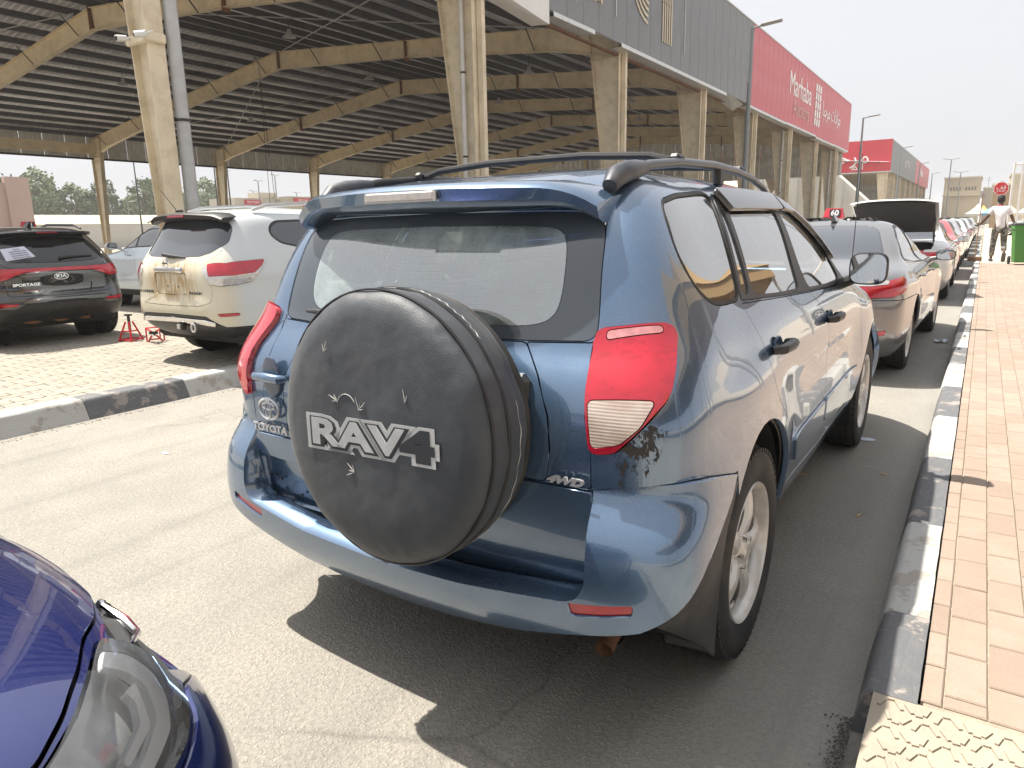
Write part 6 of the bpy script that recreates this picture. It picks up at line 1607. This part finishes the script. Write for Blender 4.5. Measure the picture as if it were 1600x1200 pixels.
for i in range(420):
    a = rr_.random() ** 1.5; x = 1.245 - abs(rr_.gauss(0, .022)); y = -.62 + rr_.random() ** .7 * .42
    s_ = rr_.uniform(.0015, .0045)
    b.box((x, y, s_ * .4 + max(0, .012 - (1.23 - x) * .15)), (s_, s_ * rr_.uniform(.6, 1.3), s_), rot=rr_.uniform(0, 3))
tag(b.build('grit', pm('grit', (.11, .10, .09), .95, var=.5, vs=60), None, fix=False), 'dark grit gathered at the foot of the kerb ramp slab', None, None, 'stuff')
b = MB()
for i in range(500):
    x = -4.31 + abs(rr_.gauss(0, .035)); y = -1.2 + rr_.random() * 9; s_ = rr_.uniform(.003, .009)
    b.box((x, y, s_ * .3), (s_, s_ * rr_.uniform(.6, 1.3), s_ * .7), rot=rr_.uniform(0, 3))
tag(b.build('kerb_sand', pm('kerb_sand', (.30, .26, .20), .95, var=.5, vs=60), None, fix=False), 'sandy grit lying along the left kerb', None, None, 'stuff')

# ================================================================ green wheelie bin
M_GREENP = pm('green_plastic', (.065, .25, .045), .45, var=.08, bump=.05)
bn = empty('wheelie_bin', (2.36, 21.55, .15), .10, 1., 'green wheelie bin with a dark lid beside the man', 'bin')
b = MB(); prof = [(.0, .21, .25), (.85, .28, .33), (.88, .30, .355), (.98, .30, .355)]
vs = [(sx_ * wx, sy_ * wy, z) for z, wx, wy in prof for sx_, sy_ in ((-1, -1), (1, -1), (1, 1), (-1, 1))]
b.add(vs, [(k * 4 + i, k * 4 + (i + 1) % 4, k * 4 + 4 + (i + 1) % 4, k * 4 + 4 + i) for k in range(3) for i in range(4)] + [(0, 3, 2, 1), (12, 13, 14, 15)]); b.build('bin_body', M_GREENP, bn, (0, 0, .06))
b = MB(); b.box((0, 0, 1.07), (.64, .76, .05), bev=.02); b.box((0, .36, 1.08), (.60, .08, .06), bev=.02); b.build('bin_lid', pm('dark_lid', (.045, .05, .048), .5, var=.15, bump=.1), bn)
for sd_ in (1, -1):
    b = MB(); b.lathe([(0, .03), (.10, .03), (.11, .02), (.11, -.02), (.10, -.03), (0, -.03)], 20, trs(sd_ * .27, .27, .11) @ roty(math.pi / 2)); b.build('wheel', M_BLACK, bn)
b = MB(); b.tube([(-.24, .38, 1.02), (-.24, .44, 1.02), (.24, .44, 1.02), (.24, .38, 1.02)], .014, 7); b.build('handle', M_GREENP, bn)
text('emblem_letters', '\uFE91\uFEE0\uFEAA\uFEF3\uFE94'[::-1], M_TRIM, frame((.02, -.305, .72), (1, 0, 0), (0, -.08, 1)), .14, .002, bn)

# ================================================================ stop sign, posts
r = empty('stop_sign', (1.78, 30.0, .15), 0, 1., 'red octagonal stop sign with white lettering above the man', 'sign')
MB().tube([(0, .04, 0), (0, .04, 2.55)], .03, 8).build('sign_post', M_PIPE, r)
b = MB(); b.prism([(.245 * math.cos(math.pi / 8 + k * math.pi / 4), .245 * math.sin(math.pi / 8 + k * math.pi / 4)) for k in range(8)], 0, .01, frame((0, 0, 2.28), (1, 0, 0), (0, 0, 1))); b.build('rim', M_LWHITE, r)
b = MB(); b.prism([(.228 * math.cos(math.pi / 8 + k * math.pi / 4), .228 * math.sin(math.pi / 8 + k * math.pi / 4)) for k in range(8)], 0, .012, frame((0, -.002, 2.28), (1, 0, 0), (0, 0, 1))); b.build('plate', M_RED, r)
text('lettering', '\uFED7\uFED2'[::-1], M_LWHITE, frame((0, -.02, 2.32), (1, 0, 0), (0, 0, 1)), .20, .003, r)
text('lettering', 'STOP', M_LWHITE, frame((0, -.02, 2.19), (1, 0, 0), (0, 0, 1)), .11, .003, r)
for x, lb in ((1.99, 'thin white post at the right edge, the one nearer the man'), (2.20, 'thin white post at the right edge, the outer one')):
    b = MB(); b.tube([(0, 0, 0), (0, 0, 2.85)], .035, 10); tag(b.build('white_post', M_WHITE, None, (x, 24.6, .15)), lb, 'post')
b = MB(); b.tube([(2.0, 24.6, 2.95), (6.2, 24.6, 3.0)], .03, 8); tag(b.build('crossbar', M_WHITE), 'thin white bar lying across the tops of the white posts', 'bar')
b = MB(); b.tube([(0, 0, 0), (0, 0, 2.85)], .035, 10); tag(b.build('white_post', M_WHITE, None, (6.1, 24.6, .15)), 'white post outside the picture holding the far end of the bar', 'post')

# ================================================================ the man with the broom
def skin_mesh(name, pts, edges, rad, m, parent, sub=2):
    me = bpy.data.meshes.new(name); me.from_pydata([Vector(p) for p in pts], edges, [])
    o = bpy.data.objects.new(name, me); COL.objects.link(o)
    md = o.modifiers.new('s', 'SKIN'); md.use_smooth_shade = True
    for i, r_ in enumerate(rad):
        sv_ = me.skin_vertices[0].data[i]; sv_.radius = r_ if isinstance(r_, tuple) else (r_, r_); sv_.use_root = (i == 0)
    o.modifiers.new('u', 'SUBSURF').levels = sub; o.modifiers['u'].render_levels = sub
    dg = bpy.context.evaluated_depsgraph_get(); dg.update()
    me2 = bpy.data.meshes.new_from_object(o.evaluated_get(dg)); bpy.data.objects.remove(o); me2.materials.clear(); me2.materials.append(m); me2.name = name
    for p in me2.polygons: p.use_smooth = True
    return link(name, me2, parent)
M_SKIN = pm('brown_skin', (.13, .065, .04), .55, var=.08)
M_SHIRT = pm('white_shirt', (.74, .73, .75), .85, var=.05, bump=.2, bs=14)
t = NT('camouflage_cloth'); co = t.co('Object'); c1 = t.mix(t.ramp(t.noise(co, 7, 3, .6, .5), .47, .52), (.10, .10, .085), (.24, .225, .20)); c1 = t.mix(t.ramp(t.noise(co, 10, 3, .6, .8), .56, .60), c1, (.035, .035, .035)); M_CAMO = t.done(t.bsdf(c1, .9))
man = empty('person', (1.80, 22.95, .15), .06, 1.06, 'man seen from behind, white shirt with red collar, walking with a broom', 'person')
pel, waist, chest, neck, head = (0, 0, .96), (-.02, .0, 1.12), (-.04, .01, 1.34), (-.05, .03, 1.50), (-.05, .06, 1.63)
pts = [pel, waist, chest, neck, (-.05, .05, 1.58), head, (-.05, .06, 1.70),
       (-.20, .02, 1.42), (-.32, .06, 1.20), (-.44, .20, 1.03), (-.50, .27, 1.00),
       (.12, .02, 1.42), (.24, .04, 1.18), (.33, .20, .99), (.35, .28, .97),
       (-.10, 0, .90), (-.12, .06, .50), (-.13, .03, .09), (-.13, .13, .04),
       (.10, 0, .90), (.12, .05, .50), (.13, -.24, .28), (.13, -.26, .15)]
edg = [(0, 1), (1, 2), (2, 3), (3, 4), (4, 5), (5, 6), (2, 7), (7, 8), (8, 9), (9, 10), (2, 11), (11, 12), (12, 13), (13, 14), (0, 15), (15, 16), (16, 17), (17, 18), (0, 19), (19, 20), (20, 21), (21, 22)]
rad = [(.13, .09), (.13, .09), (.14, .095), .055, .058, (.078, .092), (.066, .08), .06, .042, .034, .030, .06, .042, .034, .030, .075, .052, .036, .03, .075, .052, .036, .03]
skin_mesh('body', pts, edg, rad, M_SKIN, man)
def fingers(hx, hy, hz, sg):
    for k in range(4):
        a = -.03 + k * .02
        skin_mesh('finger', [(hx - .0 * sg, hy + .005, hz + a * .9), (hx - .012 * sg, hy + .045 - .004 * abs(k - 1.5), hz + a), (hx + .012 * sg, hy + .062, hz + a), (hx + .026 * sg, hy + .045, hz + a)], [(0, 1), (1, 2), (2, 3)], [.010, .009, .008, .007], M_SKIN, man, 1)
    skin_mesh('thumb', [(hx, hy, hz + .025), (hx + .03 * sg, hy + .02, hz + .045), (hx + .03 * sg, hy + .045, hz + .05)], [(0, 1), (1, 2)], [.012, .010, .008], M_SKIN, man, 1)
fingers(-.51, .27, 1.0, -1); fingers(.355, .28, .97, 1)
skin_mesh('shirt', [(0, 0, .84), (-.01, 0, 1.02), (-.04, .01, 1.34), (-.05, .02, 1.45), (-.20, .02, 1.42), (-.29, .045, 1.25), (.12, .02, 1.42), (.215, .035, 1.24)], [(0, 1), (1, 2), (2, 3), (2, 4), (4, 5), (2, 6), (6, 7)], [(.20, .13), (.19, .125), (.19, .125), (.085, .075), .082, .072, .082, .072], M_SHIRT, man)
skin_mesh('trousers', [(0, 0, .93), (-.10, 0, .84), (-.12, .05, .50), (-.13, .03, .13), (.10, 0, .84), (.12, .05, .50), (.13, -.21, .30)], [(0, 1), (1, 2), (2, 3), (0, 4), (4, 5), (5, 6)], [(.16, .11), .105, .080, .070, .105, .080, .070], M_CAMO, man)
b = MB(); b.tube([(-.05 + .075 * math.cos(a), .025 + .07 * math.sin(a), 1.492 + .01 * math.sin(a)) for a in np.linspace(0, 2 * math.pi, 17)], .019, 7, caps=False); b.build('collar', M_RED, man)
b = MB(); b.lathe([(.0, .12), (.05, .112), (.085, .075), (.098, .03), (.098, -.02), (.090, -.06), (.075, -.08)], 18, trs(-.05, .05, 1.665) @ Matrix.Diagonal((.92, 1.05, 1, 1))); b.build('hair', pm('black_hair', (.012, .010, .010), .7, bump=.4, bs=90), man)
for sg in (-1, 1): b = MB(); b.lathe([(0, .012), (.022, .008), (.025, 0)], 10, trs(-.05 + sg * .083, .06, 1.63) @ roty(math.pi / 2 * sg) @ Matrix.Diagonal((1.3, .8, 1, 1))); b.build('ear', M_SKIN, man)
b = MB(); b.tube([(-.05, .145, 1.65), (-.05, .175, 1.625)], [.012, .016], 7); b.build('nose', M_SKIN, man)
for sg in (-1, 1): b = MB(); b.tube([(-.05 + sg * .03, .142, 1.66), (-.05 + sg * .03, .150, 1.66)], .011, 8); b.build('eye', M_WHITE, man)
b = MB(); b.box((-.05, .150, 1.585), (.045, .01, .012)); b.build('mouth', M_SKIN, man)
for x, y, z, rx in ((-.13, .06, .045, 0), (.13, -.27, .13, 1.1)):
    b = MB(); b.box((0, 0, 0), (.10, .28, .08), M=trs(x, y, z) @ rotx(-rx), bev=.03); b.build('shoe', pm('dark_shoe', (.06, .055, .05), .7), man)
br = empty('broom', (1.26, 23.2, .15), 0, 1., 'long broom held upright in the left hand of the man', 'broom')
MB().tube([(0, .02, .10), (.02, .06, 1.95)], .014, 8).build('broom_stick', pm('wood_stick', (.32, .20, .10), .6), br)
b = MB(); b.box((0, 0, .06), (.36, .07, .12), bev=.01); b.build('bristles', pm('brown_bristles', (.22, .12, .06), .9, bump=.5, bs=80), br)
b = MB(); b.box((.02, .07, 1.92), (.14, .03, .20)); b.build('dust_scoop', M_PIPE, br)

# ================================================================ tents, far buildings, trees, masts
M_TENTW = pm('white_canvas', (.62, .60, .54), .8, var=.06, vs=.4)
M_TENTC = pm('cream_canvas', (.60, .52, .36), .85, var=.06, vs=.4)
M_TAN = pm('tan_canvas', (.33, .22, .10), .85, var=.08, vs=.6)
def gable_tent(x0, x1, y0, y1, ze, zr, along, m, label, wall=True, panels=8):
    r = empty('big_tent', ((x0 + x1) / 2, (y0 + y1) / 2, 0), 0, 1., label, 'tent'); a, c = (x1 - x0) / 2, (y1 - y0) / 2
    if along == 'y': R1 = [(-a, -c, ze), (0, -c, zr), (0, c, zr), (-a, c, ze)]; R2 = [(a, -c, ze), (0, -c, zr), (0, c, zr), (a, c, ze)]; G = [[(-a, s_ * c, .1), (a, s_ * c, .1), (a, s_ * c, ze), (0, s_ * c, zr), (-a, s_ * c, ze)] for s_ in (-1, 1)]
    else: R1 = [(-a, -c, ze), (-a, 0, zr), (a, 0, zr), (a, -c, ze)]; R2 = [(-a, c, ze), (-a, 0, zr), (a, 0, zr), (a, c, ze)]; G = [[(s_ * a, -c, .1), (s_ * a, c, .1), (s_ * a, c, ze), (s_ * a, 0, zr), (s_ * a, -c, ze)] for s_ in (-1, 1)]
    for q in (R1, R2): MB().add(q, [(0, 1, 2, 3)]).build('tent_roof', m, r, fix=False)
    for q in G: MB().add(q, [(0, 1, 2, 3, 4)]).build('gable_wall', M_TENTW, r, fix=False)
    b = MB(); b.add([(-a, -c, .1), (-a, c, .1), (-a, c, ze), (-a, -c, ze)], [(0, 1, 2, 3)]); b.add([(a, -c, .1), (a, c, .1), (a, c, ze), (a, -c, ze)], [(0, 1, 2, 3)]) if along == 'y' else b.add([(-a, -c, .1), (a, -c, .1), (a, -c, ze), (-a, -c, ze)], [(0, 1, 2, 3)])
    b.build('side_wall', M_TENTW, r, fix=False)
    for k in range(panels + 1):
        f = k / panels
        if along == 'y':
            x = -a + 2 * a * f; zt = ze + (zr - ze) * (1 - abs(2 * f - 1)); MB().box((x, -c - .04, zt / 2), (.10, .06, zt)).build('frame_post', M_TRIM, r)
        else:
            y = -c + 2 * c * f; zt = ze + (zr - ze) * (1 - abs(2 * f - 1)); MB().box((a + .04, y, zt / 2), (.06, .10, zt)).build('frame_post', M_TRIM, r)
    return r
gable_tent(-17.6, -7.2, 70, 73, 2.6, 7.4, 'y', M_TENTW, 'tall white gabled tent standing between the two sheds')
gable_tent(-46, -19, 69, 84, 3.2, 7.6, 'x', M_TENTC, 'long cream tent roof seen through the columns of the near shed')
def box_building(name, x0, x1, y0, y1, z, m, label, wins=(), parapet=.0, cornice=True):
    r = empty(name, ((x0 + x1) / 2, (y0 + y1) / 2, 0), 0, 1., label, 'building'); w, d = x1 - x0, y1 - y0
    MB().box((0, 0, z / 2), (w, d, z)).build('wall', m, r)
    if cornice: MB().box((0, 0, z + .12), (w + .3, d + .3, .24)).build('cornice', pm('pale_cornice', (.58, .54, .44), .8), r)
    for (x, zz, ww, hh) in wins:
        MB().box((x - (x0 + x1) / 2, -d / 2 - .02, zz), (ww, .06, hh)).build('window', pm('shaded_window', (.14, .12, .09), .6), r) 
    return r
M_SANDB = pm('sand_plaster', (.46, .41, .31), .9, var=.08, vs=.3)
M_SANDB2 = pm('sand_plaster_pale', (.50, .46, .38), .9, var=.08, vs=.3)
box_building('far_building', -5.4, .1, 150, 166, 8.2, M_SANDB, 'sand coloured block with a row of small windows at the end of the street', [(-4.3 + k * .46, 6.35, .22, .62) for k in range(4)] + [(-2.0 + k * .46, 6.35, .22, .62) for k in range(4)])
MB().box((-2.65, 149.6, 5.3), (5.7, .5, .25)).build('ledge', pm('pale_cornice', (.58, .54, .44), .8), bpy.data.objects['far_building'], None).matrix_parent_inverse = bpy.data.objects['far_building'].matrix_world.inverted() @ Matrix.Identity(4)
bpy.context.view_layer.update()
lg_ = bpy.data.objects['ledge']; lg_.matrix_parent_inverse = Matrix.Translation((2.65, -158, 0))
box_building('far_building', .6, 14, 162, 176, 6.6, M_SANDB2, 'long low pale building behind the stop sign')
box_building('far_building', 4.2, 22, 140, 152, 7.9, M_SANDB, 'sand coloured building at the right edge of the far row')
box_building('brown_block', 1.8, 3.5, 98, 102, 4.9, pm('brown_plaster', (.28, .20, .12), .9), 'small brown block behind the white posts')
box_building('far_building', -18, -9, 175, 190, 5.2, M_SANDB2, 'low pale building beyond the farther shed')
def cone_tent(x, y, w, ze, za, m, label, group=None, posts=True):
    r = empty('canopy_tent', (x, y, .15), 0, 1., label, 'tent', group)
    n = 8; vs = []; K = 6
    for k in range(K + 1):
        f = k / K; s_ = (1 - f) ** 1.5 * w / 2 + .05; z = ze + (za - ze) * f
        vs += [(-s_, -s_, z), (s_, -s_, z), (s_, s_, z), (-s_, s_, z)]
    MB().add(vs, [(k * 4 + i, k * 4 + (i + 1) % 4, k * 4 + 4 + (i + 1) % 4, k * 4 + 4 + i) for k in range(K) for i in range(4)]).build('canopy', m, r, fix=False)
    a = w / 2
    MB().add([(-a, -a, ze), (a, -a, ze), (a, a, ze), (-a, a, ze), (-a, -a, ze - .3), (a, -a, ze - .3), (a, a, ze - .3), (-a, a, ze - .3)], [(0, 1, 5, 4), (1, 2, 6, 5), (2, 3, 7, 6), (3, 0, 4, 7)]).build('valance', m, r, fix=False)
    for sx_, sy_ in ((-1, -1), (1, -1), (1, 1), (-1, 1)): MB().tube([(sx_ * a * .97, sy_ * a * .97, 0), (sx_ * a * .97, sy_ * a * .97, ze)], .05, 6).build('tent_leg', M_PIPE, r)
tl = ['tan pointed canopy mirrored in the windows, nearest to the car', 'tan pointed canopy mirrored in the windows, second from the near end', 'tan pointed canopy mirrored in the windows, third from the near end', 'tan pointed canopy mirrored in the windows, fourth from the near end', 'tan pointed canopy mirrored in the windows, farthest']
for k in range(5): cone_tent(6.9, -8.5 + 5.6 * k, 5.2, 3.1, 6.3, M_TAN, tl[k], 'tan canopies along the right side of the street')
for x, y, m, lb in ((.4, 112, M_TENTW, 'white pointed tent at the far end beside the blue one'), (2.2, 106, pm('blue_canvas', (.18, .34, .48), .8), 'pale blue pointed tent behind the man'), (4.0, 118, M_TENTC, 'cream pointed tent right of the stop sign'), (6.0, 112, M_TENTW, 'white pointed tent at the right edge'), (1.0, 125, pm('yellow_canvas', (.55, .42, .10), .8), 'yellow topped tent under the stop sign')):
    cone_tent(x, y, 2.6, 1.7, 3.0, m, lb)
# left side background
pk = box_building('pink_building', -72, -60, 9, 23.35, 5.35, pm('pink_plaster', (.50, .37, .33), .9, var=.05, vs=.4), 'plain pink building at the left edge beyond the shed', cornice=False)
MB().box((6 - .0, 7.4, 2.9), (.5, 1.6, 5.8)).build('corner_pier', pm('pink_plaster', (.50, .37, .33)), pk)
be = empty('beige_building', (-93, 73, 0), 0, 1., 'low beige building with red signs seen between the far columns', 'building')
MB().box((0, -4.6, 3.15), (6, 8.2, 6.3)).build('wall', M_SANDB2, be); MB().box((1.2, 3.6, 3.3), (8, 8.6, 6.6)).build('wall', M_SANDB, be); MB().box((0, -1.5, 6.8), (3, 3, .9)).build('roof_box', M_SANDB2, be)
for y, z, w, nm in ((-5.6, 5.7, 2.9, 'MOTORS'), (2.0, 6.0, 3.6, 'MOTORS')):
    xx = 3.06 if y < 0 else 5.26
    MB().box((xx, y, z), (.08, w, .7)).build('red_sign', M_FRED2, be)
    text('lettering', nm, M_LWHITE, frame((xx + .06, y, z), (0, 1, 0), (0, 0, 1)), .5, .01, be)
def low_tent(x, y, L, w, h, label):
    r = empty('low_tent', (x, y, 0), 0, 1., label, 'tent')
    MB().add([(-w / 2, -L / 2, h * .75), (0, -L / 2, h), (0, L / 2, h), (-w / 2, L / 2, h * .75), (w / 2, -L / 2, h * .72), (w / 2, L / 2, h * .72)], [(0, 1, 2, 3), (1, 4, 5, 2)]).build('tent_roof', M_TENTC, r, fix=False)
    MB().box((w / 2 - .1, 0, h * .36), (.1, L, h * .72)).build('side_wall', M_TENTW, r)
low_tent(-78, 36, 24, 8, 3.5, 'long low cream tent in front of the trees, left of the far column'); low_tent(-74, 54, 9, 8, 3.3, 'short low cream tent between the far column and the nearest column'); low_tent(-96, 92, 18, 8, 6.2, 'pale roof beyond the farthest columns')
# trees
M_BARK = pm('bark', (.14, .10, .07), .9, bump=.4, bs=20)
t = NT('leaves'); co = t.co('Object'); ge = t.n('ShaderNodeNewGeometry')
M_LEAF = t.done(t.bsdf(t.mix(ge.outputs['Random Per Island'], (.075, .115, .045), (.25, .31, .17)), .7))
def tree_variant(seed):
    rg = random.Random(seed); tk = MB(); H = rg.uniform(8.5, 10.5)
    tk.tube([(0, 0, 0), (.1, .05, H * .3), (.0, .2, H * .6), (.1, .1, H * .85)], [.28, .22, .13, .05], 7)
    cl = []
    for i in range(26):
        a = rg.uniform(0, 6.28); z = rg.uniform(.28, .97) * H; rad = (2.6 * math.sin(min(1, (z / H - .12) / .8) * math.pi * .95) ** .7 + .3) * rg.uniform(.45, 1.05)
        p = Vector((rad * math.cos(a), rad * math.sin(a), z)); cl.append((p, rg.uniform(.55, 1.15)))
        if i % 3 == 0: tk.tube([(0, .1, z * .7), tuple(p * .6 + Vector((0, 0, z * .35))), tuple(p)], [.08, .05, .02], 5)
    lf = MB()
    for p, rd in cl:
        for j in range(62):
            d = Vector((rg.gauss(0, 1), rg.gauss(0, 1), rg.gauss(0, .8))).normalized() * rd * rg.random() ** .4; q = p + d; s_ = rg.uniform(.10, .22)
            u = Vector((rg.gauss(0, 1), rg.gauss(0, 1), rg.gauss(0, 1))).normalized(); v = u.orthogonal().normalized() * s_; u = u * s_
            lf.add([q - u - v, q + u - v * .6, q + u * .7 + v, q - u * .6 + v * .8], [(0, 1, 2, 3)])
    return tk.mesh('trunk', M_BARK), lf.mesh('crown', M_LEAF)
tv = [tree_variant(k) for k in range(4)]
rg = random.Random(5); k = 0
tn = ['at the left end, beside the pink building', 'second from the pink building', 'third from the pink building', 'just left of the tall lamp', 'right of the tall lamp', 'left of the leaning far column', 'behind the leaning far column', 'right of the leaning far column', 'with the thin mast before it', 'right of the thin mast', 'left of the nearest column', 'behind the nearest column', 'right of the grey pipe', 'second from the grey pipe', 'left of the second far column', 'at the right end of the belt', 'in the gap beyond the belt', 'farthest to the right']
for i in range(18):
    y = 49 + i * 2.9 + rg.uniform(-.8, .8); x = -131 + rg.uniform(-5, 5); sc = rg.uniform(.92, 1.22) * (1 if i < 15 else .85)
    tr_ = empty('tree', (x, y, 0), rg.uniform(0, 6), sc, 'tree in the belt beyond the lot, ' + tn[i], 'tree', 'belt of trees beyond the lot')
    a, c_ = tv[i % 4]; link('trunk', a, tr_); link('crown', c_, tr_)
for i in range(14):
    tr_ = empty('tree', (-142 + rg.uniform(-3, 3), 47 + i * 3.6 + rg.uniform(-1, 1), 0), rg.uniform(0, 6), rg.uniform(.8, 1.1), 'half hidden tree of the back row, ' + tn[i], 'tree', 'back row of the tree belt')
    a, c_ = tv[(i + 1) % 4]; link('trunk', a, tr_); link('crown', c_, tr_)
# masts and lamps of the lot, left background
def far_lamp(x, y, h, arms, label):
    street_lamp((x, y, 0), h, 1.9, label, 'lamps far across the lot', arms)
for x, y, h, arms, lb in ((-80, 31.2, 7.1, 1, 'far lamp above the pink building at the left edge'), (-80, 40.0, 7.3, 1, 'far lamp with one arm left of the leaning column'), (-80, 43.0, 5.0, 1, 'short far lamp before the tree belt'), (-80, 56.0, 9.0, 2, 'double far lamp right of the nearest column'),
                        (-85, 64.8, 8.4, 2, 'left one of the double lamps above the beige building'), (-85, 67.8, 9.3, 2, 'tallest double lamp above the beige building'), (-95, 71.5, 7.6, 2, 'small double lamp above the beige building'), (-95, 80, 7.6, 2, 'small double lamp right of the hanging cables')):
    far_lamp(x, y, h, arms, lb)
for x, y, h, lb in ((-70, 38.6, 9.6, 'thin dark mast between the leaning column and the nearest column'), (-60, 40.6, 8.8, 'thin mast right of the nearest column, left of the pair'), (-60, 42.0, 8.4, 'thicker mast right of the nearest column')):
    b = MB(); b.tube([(0, 0, 0), (0, 0, h)], [.10, .05], 7); tag(b.build('mast', M_RIMD, None, (x, y, 0)), lb, 'mast')
for x, y, h, lb in ((-3.5, 120, 9.5, 'double lamp beyond the farther shed, nearer one'), (-2.6, 134, 8.4, 'double lamp in front of the sand coloured block')):
    street_lamp((x, y, 0), h, .1, lb, 'double lamps at the end of the street', 2)
for x, y in ((1.2, 165), (9.5, 150)):
    b = MB(); b.tube([(0, 0, 0), (0, 0, 2.4)], .03, 5); b.tube([(-.5, 0, 2.0), (.5, 0, 2.0)], .02, 4); b.tube([(-.4, 0, 1.6), (.4, 0, 1.6)], .02, 4); tag(b.build('roof_aerial', M_RIMD, None, (x, y + 2, 6.7 if x < 5 else 8.0)), 'roof aerial on the ' + ('long low pale building' if x < 5 else 'building at the right edge'), 'aerial')

# ================================================================ dusty air
hz = NT('haze_air'); pv = hz.n('ShaderNodeVolumePrincipled'); pv.inputs['Color'].default_value = (.98, .98, 1, 1); pv.inputs['Density'].default_value = .0007; pv.inputs['Anisotropy'].default_value = .2
hz.l(pv.outputs[0], hz.out.inputs['Volume'])
tag(MB().box((0, 420, 7.5), (1020, 980, 17)).build('haze', hz.m), kind='stuff')
